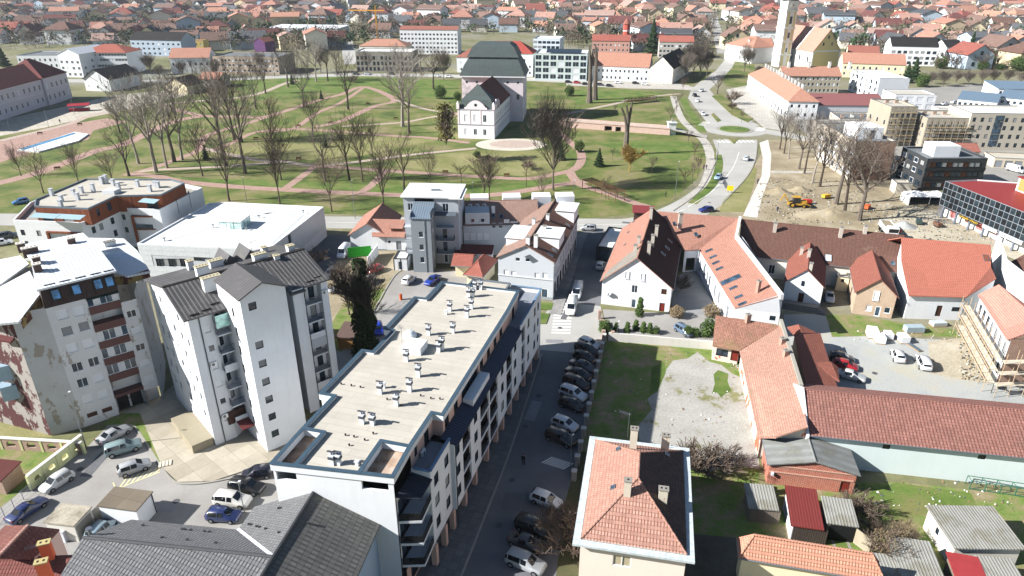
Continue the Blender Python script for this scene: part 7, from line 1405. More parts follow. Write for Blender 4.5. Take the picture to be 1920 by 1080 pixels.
 far('grey_flat_block', 'white block with mossy grey flat roof left of the clinic', 'block', (30, 104), (106, 104), (112, 94), 10.5, WHITE, MEMB_G, kind='flat', D=24, front=(8, (1, 4, 7.2)), st='d1')
 far('dark_roof_villa', 'white villa with black half-hipped roof beside the palace square', 'villa', (153, 148), (204, 150), (238, 142), 6, WHITE, T_BLACK, kind='gable', ridge='v', rise=5, D=24, front=(3, (1.4,)), over=.6)
 far('small_white_gable', 'small white gable house among the park trees', 'house', (308, 160), (350, 162), (352, 154), 4, CREAM, T_BLACK, kind='gable', ridge='v', rise=4, D=14)
 far('pink_low_house', 'low orange-roofed house among trees at the park corner', 'house', (370, 148), (410, 149), (410, 141), 4.5, OFFWHITE, T_FAR, rise=3, D=12)
 # palace on the left
 A, Bq = P(-70, 250), P(134, 184); d = (Bq - A); an = math.atan2(d.y, d.x); f = Fr(A, an); L = d.length; LIL = plaster('d3cbd2', .15)
 B = Bld('palace', 'long lilac-grey palace with dark red roofs facing the square at the left edge', 'palace', f, L, 20, 12, LIL, tiles('7d3c38', '6d332f', .5, .5), kind='hip', ridge='u', rise=6, over=.5, hip=10, gutter=False, ridge_cap=False, wins={0: wgrid(L - 1, 20, (7.4,), 1.3, 2.4, 'w') + wgrid(L - 1, 20, (2.0,), 1.2, 2.2, 'w')})
 m = MB(); f2 = Fr(f(L - 20, -1.0), an); Bld('', '', '', f2, 20.8, 21.5, 12.4, LIL, tiles('83403a', '733632', .5, .5), kind='hip', ridge='u', rise=7.5, over=.5, hip=9, gutter=False, ridge_cap=False, T=B.T, wins={0: wgrid(19.8, 5, (7.4, 2.2), 1.3, 2.4, 'w')})
 for z in (6.0, 11.4): m = MB(); m.box(f, .3, L - 20.2, .3, .52, z, z + .4); m.obj('cornice', plaster('e2dde2'), B.T)
 # low walls, gate pillars of the causeway
 T = thing('causeway', 'brick causeway with pale deck and two arches crossing the grassy moat', 'bridge', P(1150, 240)); hgt_ = 2.4; a, b = P(1052, 225, hgt_), P(1258, 240, hgt_); d = (b - a); d.z = 0; Lc = d.length; d.normalize(); f = Fr(a, math.atan2(d.y, d.x)); BRK = brickwall('c09c8c', 'b28b7a', 'd3c4ba', .5, .2, .4)
 mb = MB(); wall(mb, f(0, -2.2), f(Lc, -2.2), 0, hgt_, [(Lc * .42, Lc * .42 + 3, 0, 1.8), (Lc * .52, Lc * .52 + 2.2, 0, 1.8)], 0, 3.5); wall(mb, f(Lc, 2.2), f(0, 2.2), 0, hgt_); mb.obj('brick_side', BRK, T); m = MB(); m.face([f(0, -2.2, hgt_), f(Lc, -2.2, hgt_), f(Lc, 2.2, hgt_), f(0, 2.2, hgt_)]); m.obj('deck', PAVE, T)
 for v in (-2.2, 2.2): m = MB(); m.box(f, 0, Lc, v - .2, v + .2, hgt_, hgt_ + .5); m.obj('parapet', BRK, T)
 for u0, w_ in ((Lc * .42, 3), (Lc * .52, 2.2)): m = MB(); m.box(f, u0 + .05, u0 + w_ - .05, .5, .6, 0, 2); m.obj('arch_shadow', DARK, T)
 m = MB(); m.slab([f(Lc, -2.2, hgt_), f(Lc + 14, -2.2, .1), f(Lc + 14, 2.2, .1), f(Lc, 2.2, hgt_)], .1); m.obj('ramp', PAVE, T)
 T = thing('gate_pillar', 'white stone gate pillar with urn at the causeway end', 'pillar', P(1258, 250)); q = Fr(P(1258, 252), 0); m = MB(); m.box(q, -1.5, 1.5, -1, 1, 0, 4.5); m.obj('shaft', WHITE, T); m = MB(); m.box(q, -1.8, 1.8, -1.3, 1.3, 4.5, 4.9); m.obj('cap', WHITE, T); m = MB(); m.cyl(q(0, 0, 4.9), q(0, 0, 5.8), .3, .6, 8); m.obj('urn', plaster('8e8a84'), T)
 T = thing('foot_bridge', 'brown timber footbridge over the grass hollow', 'bridge', P(1200, 185)); tb = plain('5f4a3a', .9, name='timber'); a, b = P(1174, 189, 1.5), P(1228, 184, 1.5); d = (b - a).normalized(); n = Vector((-d.y, d.x, 0)); m = MB(); m.beam(a, b, 2.6, .3); m.obj('deck', tb, T)
 for s in (-1.3, 1.3):
  m = MB(); m.beam(a + n * s + UZ(1.1), b + n * s + UZ(1.1), .12, .2); m.obj('handrail', tb, T)
  for k in range(9): m = MB(); q = a.lerp(b, k / 8) + n * s; m.beam(q - UZ(1.5) if k in (0, 4, 8) else q, q + UZ(1.1), .14); m.obj('post', tb, T)
 # pool basin in the promenade
 T = thing('fountain_basin', 'long white fountain basin with blue water strip in the red plaza', 'fountain', P(95, 265)); z = .5; pp = [(32, 281), (140, 247), (166, 251), (147, 264), (73, 284)]; W = ccw([P(x, y, z) for x, y in pp]); m = MB(); m.slab(W, z); m.obj('basin', plaster('dedede', .2), T); m = MB(); W = ccw([P(x, y, z + .02) for x, y in ((36, 279), (138, 248.5), (143, 250.5), (46, 281))]); m.face(W); m.obj('water', glass('3f6f8c', .05), T)
 far('convent', 'long convent with red-orange roofs and white chimneys right of the church', 'convent', (1580, 118), (1700, 122), (1690, 105), 8, CREAM, T_FAR, rise=5, D=18, front=(10, (1.5, 4.8)))
 far('convent_wing', 'convent wing with red roof behind the long convent', 'convent', (1590, 103), (1650, 105), (1648, 95), 8, CREAM, T_FAR2, rise=5, D=20)
 far('white_blue_flats', 'white and blue apartment house with dark roof behind the convent', 'flats', (1672, 86), (1762, 88), (1765, 76), 12, WHITE, T_BLACK, rise=5, D=18, front=(8, (1, 4, 7.5)), ww=(2.2, 1.7), st='d')
 far('grey_white_flats', 'smaller white house with grey roof next to the white and blue flats', 'flats', (1775, 88), (1808, 88), (1808, 80), 9, WHITE, T_BLACK, rise=4, D=16, front=(4, (1, 4.5)))
 far('cloister_house', 'white house with large orange roof left of the church tower', 'house', (1360, 82), (1412, 90), (1440, 82), 10, WHITE, T_FAR, kind='hip', rise=6, D=24, front=(6, (1.5, 5.5)))
 far('cloister_wing', 'white wing with orange roof reaching the church tower', 'house', (1408, 88), (1452, 88), (1452, 80), 10, WHITE, T_FAR, rise=5, D=15, front=(6, (1.5, 5.5)))
 far('pink_terrace', 'pink three-storey terrace with red roof behind the old orange hall', 'terrace', (1110, 76), (1182, 77), (1182, 68), 11, plaster('c99a8c', .2), tiles('b35a44', 'a5503c', .5, .5), rise=3.5, D=16, front=(9, (1, 4, 7.4)))
 far('grey_terrace', 'grey balcony terrace with red roof beside the big conifers', 'terrace', (1236, 78), (1302, 79), (1302, 70), 11, plaster('b7b2ac', .2), tiles('b8604a', 'aa5642', .5, .5), rise=3.5, D=16, front=(9, (1, 4, 7.4)), ww=(1.8, 1.5))
 far('yellow_house', 'small bright yellow house behind the park trees on the left', 'house', (354, 76), (380, 76), (380, 70), 8, YELLOW, T_FAR, kind='flat', D=10, front=(3, (1.2, 4.5)))
 far('blue_grey_flats', 'long flats with grey roof and blue-white walls behind the clinic', 'flats', (242, 74), (338, 76), (338, 64), 11, plaster('aebccb', .2), T_BLACK, rise=5, D=18, front=(10, (1, 4.2, 7.5)), ww=(1.8, 1.5))
 far('white_roof_factory', 'long low factory with white roof in the town behind the park', 'factory', (500, 52), (632, 54), (630, 42), 7, GREYW, R_WHITE, kind='shed', rise=1, D=30, front=(14, (2.5,)))
 far('purple_house', 'purple-walled house beside the white roofed factory', 'house', (474, 78), (496, 79), (496, 72), 8, plain('5c3a66', .8, name='render'), T_FAR2, kind='gable', ridge='v', rise=3, D=12)
 T = thing('red_turret', 'slim red and white turret beside the big conifer', 'turret', P(1172, 98)); m = MB(); q = P(1172, 98); m.cyl(q, q + UZ(20), 2.6, n=8); m.obj('shaft', plaster('b5584a', .2), T); m = MB(); m.cyl(q + UZ(20), q + UZ(24), 3.2, .2, 8); m.obj('cap', T_FAR2, T)
 for z in (5, 10, 15): m = MB(); m.cyl(q + UZ(z), q + UZ(z + .6), 2.75, n=8); m.obj('white_band', WHITE, T)
 T = thing('tower_crane', 'yellow tower crane standing in the far town', 'crane', P(708, 75)); q = P(708, 75); cm = plain('d99b3a', .5, name='paint'); m = MB(); m.beam(q, q + UZ(24), 1.1); m.obj('mast', cm, T); m = MB(); m.beam(q + Vector((-24, 4, 24)), q + Vector((8, -1.5, 24)), .9); m.obj('jib', cm, T); m = MB(); m.beam(q + UZ(24), q + UZ(28), .8); m.obj('tower_head', cm, T)
 for a, b, c, D, lb in (((1545, 240), (1640, 243), (1640, 228), 16, 'low grey flat-roofed store behind the works trees'), ((1575, 222), (1648, 224), (1646, 212), 14, 'second low grey store with cluttered roof behind the works trees')):
  B = far('flat_store', lb, 'store', a, b, c, 5.5, plaster('c3bcb0', .4), MEMB_G, kind='flat', D=D, front=(5, (1.5,)), ww=(1.8, 1.6))
  for k in range(4): B.chim(2 + k * 4.2, D * (.3 + .12 * k), 0, w=1.2, d=.8, h=1.1, mat=(CH_BRICK, CH_WHITE)[k % 2])
 far('red_roof_hut', 'small hut with dark red roof behind the black office', 'hut', (1796, 284), (1840, 285), (1838, 277), 3.5, plaster('b9a890'), T_FAR2, rise=2, D=8)
 far('cream_garage_row', 'low cream garage row with flat roof below the stairwell flats', 'garage', (1866, 296), (1960, 300), (1955, 286), 3.2, plaster('cfc3ae', .4), MEMB, kind='flat', D=8, front=(5, (.2,)), ww=(2.2, 2.2), st='gd')
 far('white_garage_row', 'low white garages with flat roof between store and school', 'garage', (1760, 204), (1822, 206), (1820, 198), 3.0, WHITE, MEMB, kind='flat', D=8, front=(5, (.2,)), ww=(2.0, 2.0), st='gd')
landmarks()
# ---------------------------------------------------------------- trees and shrubs
def bark(h):
 m = NM('bark_' + h); c = hx(h); return m.out(m.mix(m.ramp(m.noise(1.6, 6, .7), [(.35, 0.0), (.7, 1.0)]), sc(c, .62), c), .95)
BK_DARK, BK_GREY, BK_PALE, BK_BROWN = bark('564c43'), bark('766c62'), bark('a89f93'), bark('6f6155')
def leafm(h, h2):
 m = NM('foliage_' + h); oi = m.n('ShaderNodeObjectInfo'); f = m.ramp(m.noise(.9, 4), [(.3, 0.0), (.7, 1.0)]); return m.out(m.mix(f, hx(h), hx(h2)), .8)
LF_CON, LF_IVY, LF_SHR, LF_YEL, LF_DRY = leafm('25381f', '3d5430'), leafm('1e2a16', '33421f'), leafm('39502a', '5d7036'), leafm('b59a4a', 'c9ae62'), leafm('8d7b5f', '74654e')
def tube(V, F, a, b, r0, r1, n):
 d = (b - a).normalized(); x = d.orthogonal().normalized(); y = d.cross(x); i = len(V)
 for p, r in ((a, r0), (b, r1)):
  for k in range(n): t = 2 * math.pi * k / n; V.append(p + (x * math.cos(t) + y * math.sin(t)) * r)
 for k in range(n): F.append((i + k, i + (k + 1) % n, i + n + (k + 1) % n, i + n + k))
def tmesh(name, V, F, mat):
 me = bpy.data.meshes.new(name); me.from_pydata([tuple(v) for v in V], [], F); me.materials.append(mat); return me
def bare(seed, h=1.0, trunk=.3, spread=.34, limbs=5, lev=4, mat=BK_GREY, tw=.0016, up=.35, r0=.016, kids=4, lean=.05):
 """unit-height bare tree: (trunk mesh, crown mesh)"""
 rn = random.Random(seed); TV, TF, CV, CF = [], [], [], []
 def grow(p, d, L, r, l):
  n = 3 if l < 3 else 2; q = p
  for k in range(n):
   d2 = (d + Vector((rn.uniform(-1, 1), rn.uniform(-1, 1), rn.uniform(-.4, .9))) * (.16 if l < 3 else .25)).normalized(); e = q + d2 * (L / n); ra, rb = r * (1 - .45 * k / n), r * (1 - .45 * (k + 1) / n)
   tube(CV, CF, q, e, max(ra, tw), max(rb, tw * .8), 5 if l < 2 else 3); q, d = e, d2
   if l < lev:
    for _ in range(kids if k == n - 1 else max(1, kids - 2)):
     a = rn.uniform(0, 6.28); s = Vector((math.cos(a), math.sin(a), rn.uniform(-.15, .5) + up * .4)); nd = (d * rn.uniform(.55, .9) + s * rn.uniform(.45, .8)).normalized()
     grow(q, nd, L * rn.uniform(.52, .75), rb * rn.uniform(.5, .68), l + 1)
 p, d = UZ(0), Vector((rn.uniform(-lean, lean), rn.uniform(-lean, lean), 1)).normalized()
 for k in range(4): e = p + d * (trunk / 4); tube(TV, TF, p, e, r0 * (1.25 if k == 0 else 1.05 - .1 * k), r0 * (.98 - .1 * k), 7); p = e; d = (d + Vector((rn.uniform(-.08, .08), rn.uniform(-.08, .08), .1))).normalized()
 for i in range(limbs):
  a = 6.28 * i / limbs + rn.uniform(-.4, .4); nd = Vector((math.cos(a) * spread, math.sin(a) * spread, rn.uniform(.55, 1.0))).normalized() if i else Vector((.05, 0, 1)); grow(p - d * (trunk * .12 * (i % 3)), nd, (1 - trunk) * rn.uniform(.34, .46), r0 * rn.uniform(.45, .62), 1)
 zmax = max(v.z for v in CV); k = 1 / zmax
 for v in TV + CV: v *= k
 return tmesh('trunk', TV, TF, mat), tmesh('crown', CV, CF, mat)
def cloud(seed, n, fn, size, mat, name='crown'):
 """many small leaf faces; fn(rn) -> position"""
 rn = random.Random(seed); V, F = [], []
 for _ in range(n):
  p = fn(rn); a = Vector((rn.gauss(0, 1), rn.gauss(0, 1), rn.gauss(0, 1))).normalized(); b = a.orthogonal().normalized(); c = a.cross(b); s = size * rn.uniform(.5, 1.3); i = len(V)
  V += [p + b * s, p + c * s * .8 - b * s * .4, p - c * s * .8 - b * s * .4 + a * s * .3, p + a * s * .7]; F += [(i, i + 1, i + 2), (i, i + 1, i + 3), (i + 1, i + 2, i + 3), (i + 2, i, i + 3)]
 return tmesh(name, V, F, mat)
def f_cone(rn):
 z = rn.random() ** 1.5; t = rn.uniform(0, 6.28); lay = .75 + .25 * math.sin(z * 38); r = (1 - z) * .24 * lay * math.sqrt(rn.uniform(.35, 1)); return Vector((math.cos(t) * r, math.sin(t) * r, .06 + z * .94))
def f_ball(rn):
 while True:
  p = Vector((rn.uniform(-1, 1), rn.uniform(-1, 1), rn.uniform(-1, 1)))
  if .35 < p.length < 1: break
 k = 1 + .25 * math.sin(p.x * 5 + p.y * 3) * math.cos(p.z * 4); return Vector((p.x * .45 * k, p.y * .45 * k, .5 + p.z * .5 * k))
def f_col(rn):
 z = rn.random(); t = rn.uniform(0, 6.28); r = .13 * (1.25 - z * .8) * math.sqrt(rn.uniform(.2, 1)) * (1 + .3 * math.sin(z * 20 + t * 2)); return Vector((math.cos(t) * r, math.sin(t) * r, z))
def straight(mat, r=.02, h=.4):
 V, F = [], []; tube(V, F, UZ(0), UZ(h), r, r * .7, 6); return tmesh('trunk', V, F, mat)
KT = {}
for i in range(5): KT['tall%d' % i] = bare(10 + i, trunk=.30 + .03 * i, spread=.5, limbs=4 + i % 3, lev=4, kids=3, mat=(BK_DARK, BK_GREY)[i % 2], tw=.0014, r0=.020)
for i in range(2): KT['plane%d' % i] = bare(30 + i, trunk=.34, spread=.42, limbs=5, lev=4, kids=3, mat=BK_PALE, tw=.0014, r0=.018)
for i in range(3): KT['thin%d' % i] = bare(40 + i, trunk=.25, spread=.38, limbs=5, lev=3, kids=4, mat=BK_BROWN, tw=.0017, r0=.011)
for i in range(2): KT['dense%d' % i] = bare(50 + i, trunk=.24, spread=.6, limbs=8, lev=4, kids=4, mat=BK_GREY, tw=.0014, r0=.016, up=.8)
KT['young'] = bare(60, trunk=.35, spread=.35, limbs=4, lev=3, kids=3, mat=BK_BROWN, tw=.004, r0=.012); KT['poles'] = bare(61, trunk=.3, spread=.12, limbs=3, lev=1, mat=BK_GREY, tw=.008, r0=.03, kids=0)
KT['conifer'] = (straight(BK_DARK), cloud(1, 2600, f_cone, .028, LF_CON)); KT['evergreen'] = (straight(BK_DARK, .03, .3), cloud(2, 1500, f_ball, .05, LF_SHR)); KT['column'] = (straight(BK_DARK, .02, .3), cloud(3, 900, f_col, .045, LF_SHR))
KT['pampas'] = (straight(BK_BROWN, .03, .2), cloud(4, 900, f_ball, .055, LF_DRY)); KT['drybush'] = (bare(62, trunk=.15, spread=.9, limbs=8, lev=3, mat=BK_BROWN, tw=.004, r0=.012)[1], cloud(5, 1300, f_ball, .022, LF_DRY))
w_ = bare(63, trunk=.3, spread=.8, limbs=8, lev=4, kids=4, mat=bark('b79a55'), tw=.004, r0=.02); KT['willow'] = w_; KT['shrub'] = (bare(64, trunk=.1, spread=1.0, limbs=9, lev=3, kids=4, mat=BK_BROWN, tw=.006, r0=.01)); KT['ivy'] = (bare(65, trunk=.4, spread=.5, limbs=6, lev=4, mat=BK_DARK, tw=.002, r0=.02)[1], cloud(6, 2600, f_col, .035, LF_IVY))
KT['mistletoe'] = (bare(66, trunk=.35, spread=.2, limbs=5, lev=3, mat=BK_BROWN, tw=.004, r0=.015)[1], cloud(7, 500, lambda rn: Vector((rn.gauss(0, .07), rn.gauss(0, .07), rn.choice((.45, .6, .75, .85, .95)) + rn.gauss(0, .03))), .03, leafm('4d5a26', '7a6a3a')))
ORD = lambda n: '%d%s' % (n, 'th' if 10 <= n % 100 <= 20 else {1: 'st', 2: 'nd', 3: 'rd'}.get(n % 10, 'th'))
def tree(kind, p, h, name, label, group=None, rz=None, wide=1.0, cat='tree'):
 t = thing(name, label, cat, p, random.uniform(0, 6.28) if rz is None else rz, group); t.scale = (h * wide, h * wide, h); tr, cr = KT[kind]
 for nm, me in ((('trunk', 'crown') if cat == 'tree' else ('stems', 'foliage')), (tr, cr)) and zip(('trunk', 'crown') if cat == 'tree' else ('stems', 'foliage'), (tr, cr)):
  o = bpy.data.objects.new(nm, me); COL.objects.link(o); o.parent = t
 return t
def th(x, y, yt):
 """height of a thing standing at pixel (x, y) whose top is at row yt"""
 b = P(x, y); v = -(yt - 540) / FPX; return CAM_H + b.y / (CT + v * ST) * (-ST + v * CT)
def batch(name, lab, group, items, cat='tree'):
 items = sorted(items)
 for k, (x, y, yt, kind, wide) in enumerate(items): tree(kind, P(x, y), max(1.2, th(x, y, yt)), name, lab % ORD(k + 1), group, wide=wide, cat=cat)
Tn = lambda i: 'tall%d' % (i % 5)
PARK = [(82, 362, 268, 'thin0', 1.1), (242, 330, 215, Tn(0), 1.0), (260, 307, 140, 'plane0', .85), (293, 323, 125, 'plane1', .85), (313, 315, 138, 'plane0', .8), (327, 303, 128, Tn(1), .85), (342, 300, 150, 'plane1', .8), (413, 267, 100, Tn(2), .85), (423, 312, 115, Tn(3), .75), (440, 263, 110, Tn(4), .85), (453, 267, 104, Tn(0), .85), (460, 325, 130, Tn(1), .7), (498, 175, 95, Tn(2), .9), (540, 163, 80, Tn(3), 1), (593, 153, 60, 'plane0', 1), (615, 152, 75, Tn(4), .9), (653, 205, 92, Tn(0), .9), (755, 237, 75, 'plane1', 1.05), (767, 250, 120, Tn(1), .9), (813, 167, 78, Tn(2), 1), (430, 377, 225, 'thin1', 1), (525, 382, 250, 'thin2', .9), (527, 337, 205, 'thin0', 1), (510, 267, 165, 'thin1', 1), (587, 257, 165, 'thin2', 1), (610, 340, 215, Tn(3), .8), (622, 397, 265, 'thin0', .9), (655, 338, 205, Tn(4), .8), (680, 340, 190, 'thin1', .8), (720, 398, 265, 'thin2', 1), (758, 357, 235, Tn(0), .8), (807, 353, 265, 'thin0', .8), (907, 378, 278, 'thin1', 1.2), (918, 376, 285, 'thin2', 1.1), (1015, 380, 305, 'thin0', 1), (1037, 357, 160, 'dense0', .7), (1105, 193, 85, 'poles', 1), (1115, 187, 82, 'poles', 1), (1172, 290, 190, 'poles', 1.2), (150, 350, 262, 'thin2', 1), (215, 352, 268, 'thin1', 1.1), (380, 330, 210, 'thin0', 1), (280, 268, 180, 'thin2', 1), (225, 250, 172, Tn(2), 1.0), (570, 200, 110, Tn(1), .8), (700, 300, 215, 'thin1', .8), (40, 330, 262, 'thin1', 1), (480, 205, 118, Tn(3), .9), (330, 215, 120, Tn(4), 1)]
batch('bare_tree', 'bare winter tree in the park, %s from the left', 'bare park trees', PARK)
BOUL = [(1462, 280, 190, Tn(2), .7), (1470, 288, 195, Tn(0), .7), (1478, 297, 200, 'plane1', .7), (1498, 317, 205, Tn(1), .8), (1508, 325, 200, Tn(4), .7), (1523, 343, 205, 'plane0', .8), (1537, 350, 215, Tn(2), .8), (1567, 383, 205, Tn(3), 1.0), (1583, 400, 240, Tn(4), .9), (1610, 413, 235, Tn(1), 1.1)]
batch('works_tree', 'bare tree beside the works site, %s from the roundabout', 'trees beside the works', BOUL)
GARD = [(1745, 158, 132, 'dense0', 1.2), (1768, 162, 130, 'dense1', 1.3), (1792, 158, 128, 'dense0', 1.2), (1815, 160, 130, 'dense1', 1.3), (1840, 157, 126, 'dense0', 1.2), (1862, 156, 128, 'dense1', 1.2), (1888, 155, 127, 'dense0', 1.3), (1912, 158, 132, 'dense1', 1.3)]
batch('orchard_tree', 'bare orchard tree in the walled garden, %s from the left', 'orchard trees in the garden', GARD)
STR = [(1285, 150, 92, 'dense0', .9), (1300, 147, 72, 'dense1', .85), (1312, 146, 78, 'dense0', .85), (1325, 143, 85, 'dense1', .8), (1395, 135, 78, 'dense0', .9), (1345, 176, 132, Tn(0), 1.3), (1372, 195, 165, 'shrub', 1), (1405, 128, 88, 'dense1', .9)]
batch('street_tree', 'bare tree along the road to the church, %s from the left', 'trees along the church road', STR)
YNG = [(1290, 272, 242, 'young', 1), (1302, 300, 262, 'young', 1), (1308, 330, 290, 'young', 1), (1298, 345, 300, 'young', 1), (1256, 235, 195, 'young', 1), (1268, 208, 172, 'young', 1), (1152, 215, 195, 'young', 1), (1148, 300, 278, 'young', 1), (865, 343, 305, 'young', 1.3), (987, 350, 288, 'young', .8), (1135, 372, 330, 'young', 1), (1222, 330, 290, 'young', 1), (1282, 355, 312, 'young', 1), (1372, 215, 190, 'young', 1), (1390, 230, 205, 'young', 1)]
batch('young_tree', 'young leafless sapling on the park lawn, %s from the left', 'saplings', YNG)
CON = [(1123, 312, 278, 'conifer', 1.4), (826, 185, 160, 'evergreen', 1.0), (548, 158, 138, 'conifer', 1.3), (603, 186, 168, 'conifer', 1.2), (387, 300, 272, 'conifer', 1.2), (610, 276, 250, 'conifer', 1.2), (1222, 100, 36, 'conifer', 1.3), (1175, 98, 50, 'conifer', 1.1), (1140, 50, 22, 'conifer', 1.1), (1712, 150, 108, 'conifer', 1.5), (1728, 163, 138, 'evergreen', 1.1), (1698, 155, 118, 'conifer', 1.5), (10, 125, 88, 'conifer', 1.5), (1068, 180, 160, 'evergreen', 1.0), (108, 62, 35, 'conifer', 1.2), (545, 42, 12, 'conifer', 1.2), (1815, 110, 60, 'conifer', 1.2), (1085, 285, 262, 'evergreen', .9), (1052, 300, 268, 'conifer', 1.3), (858, 188, 172, 'evergreen', 1)]
batch('conifer', 'dark evergreen tree, %s evergreen from the left', 'evergreens', CON)
tree('willow', P(1180, 322), th(1180, 322, 272), 'yellow_willow', 'golden twigged willow on the lawn below the causeway', wide=1.1); tree('mistletoe', P(837, 303), th(837, 303, 195), 'mistletoe_tree', 'slim tree with mistletoe clumps left of the manor'); tree('ivy', P(690, 668), th(690, 668, 488), 'ivy_tree', 'ivy-covered tree with bare side branches behind the flats', wide=.75); tree('thin1', P(655, 590), th(655, 590, 488), 'yard_tree', 'twiggy bare tree beside the ivy tree', wide=1.2)
SHR = [(1199, 592, 558, 'column', 1.3), (1133, 625, 600, 'evergreen', 1), (1155, 620, 605, 'column', 2), (1176, 622, 604, 'column', 2), (1192, 618, 600, 'column', 2), (1206, 622, 604, 'column', 2), (1218, 624, 606, 'column', 2), (1230, 626, 612, 'evergreen', 1), (1328, 632, 598, 'evergreen', .9), (1304, 630, 616, 'evergreen', 1.4), (1290, 630, 612, 'evergreen', 1.1), (1268, 594, 575, 'pampas', 1.5), (1334, 594, 572, 'pampas', 1.4), (1655, 1050, 1000, 'drybush', 1.1), (1685, 1020, 980, 'drybush', 1.0), (1640, 1000, 975, 'shrub', 1.2), (1605, 965, 925, 'shrub', 1.5), (1325, 890, 838, 'shrub', 1.6), (1355, 880, 840, 'shrub', 1.5), (1300, 880, 842, 'shrub', 1.4), (1062, 990, 950, 'shrub', 1.6), (1070, 1030, 970, 'shrub', 1.5), (1276, 545, 515, 'shrub', 1.2), (640, 520, 492, 'shrub', 1.3), (590, 500, 462, 'shrub', 1.3), (1372, 205, 190, 'shrub', 1.2), (895, 295, 283, 'evergreen', 1.4), (915, 300, 290, 'evergreen', 1.3), (995, 318, 300, 'shrub', 1.6), (660, 155, 140, 'shrub', 1.5), (1590, 955, 930, 'shrub', 1.4)]
batch('shrub', 'garden shrub, %s shrub from the left', 'shrubs', SHR, 'shrub')
EDGE = [(285, 140, 98, 'dense1', 1.0), (300, 148, 118, 'dense0', 1.1), (345, 145, 112, 'dense1', 1), (362, 138, 108, 'thin1', 1), (385, 142, 105, Tn(1), .9), (405, 146, 108, 'dense0', .9), (425, 146, 100, Tn(2), .9), (450, 140, 96, 'plane0', .9), (470, 143, 100, Tn(0), .8), (490, 138, 92, 'dense1', .8), (515, 142, 98, Tn(3), .8), (560, 138, 84, 'plane1', .8), (578, 150, 85, Tn(1), .8), (602, 136, 80, 'dense0', .8), (632, 140, 82, Tn(2), .8), (690, 138, 88, 'thin0', 1), (790, 140, 80, Tn(4), .9), (832, 150, 92, 'dense1', .8), (232, 150, 120, 'thin2', 1.1), (255, 155, 122, 'dense0', 1.1), (268, 165, 130, Tn(3), .9), (1280, 172, 140, 'thin0', 1), (1420, 150, 120, 'dense0', .9), (1435, 145, 112, 'thin1', 1)]
batch('verge_tree', 'bare tree on the far edge of the park, %s from the left', 'trees on the far park edge', EDGE)
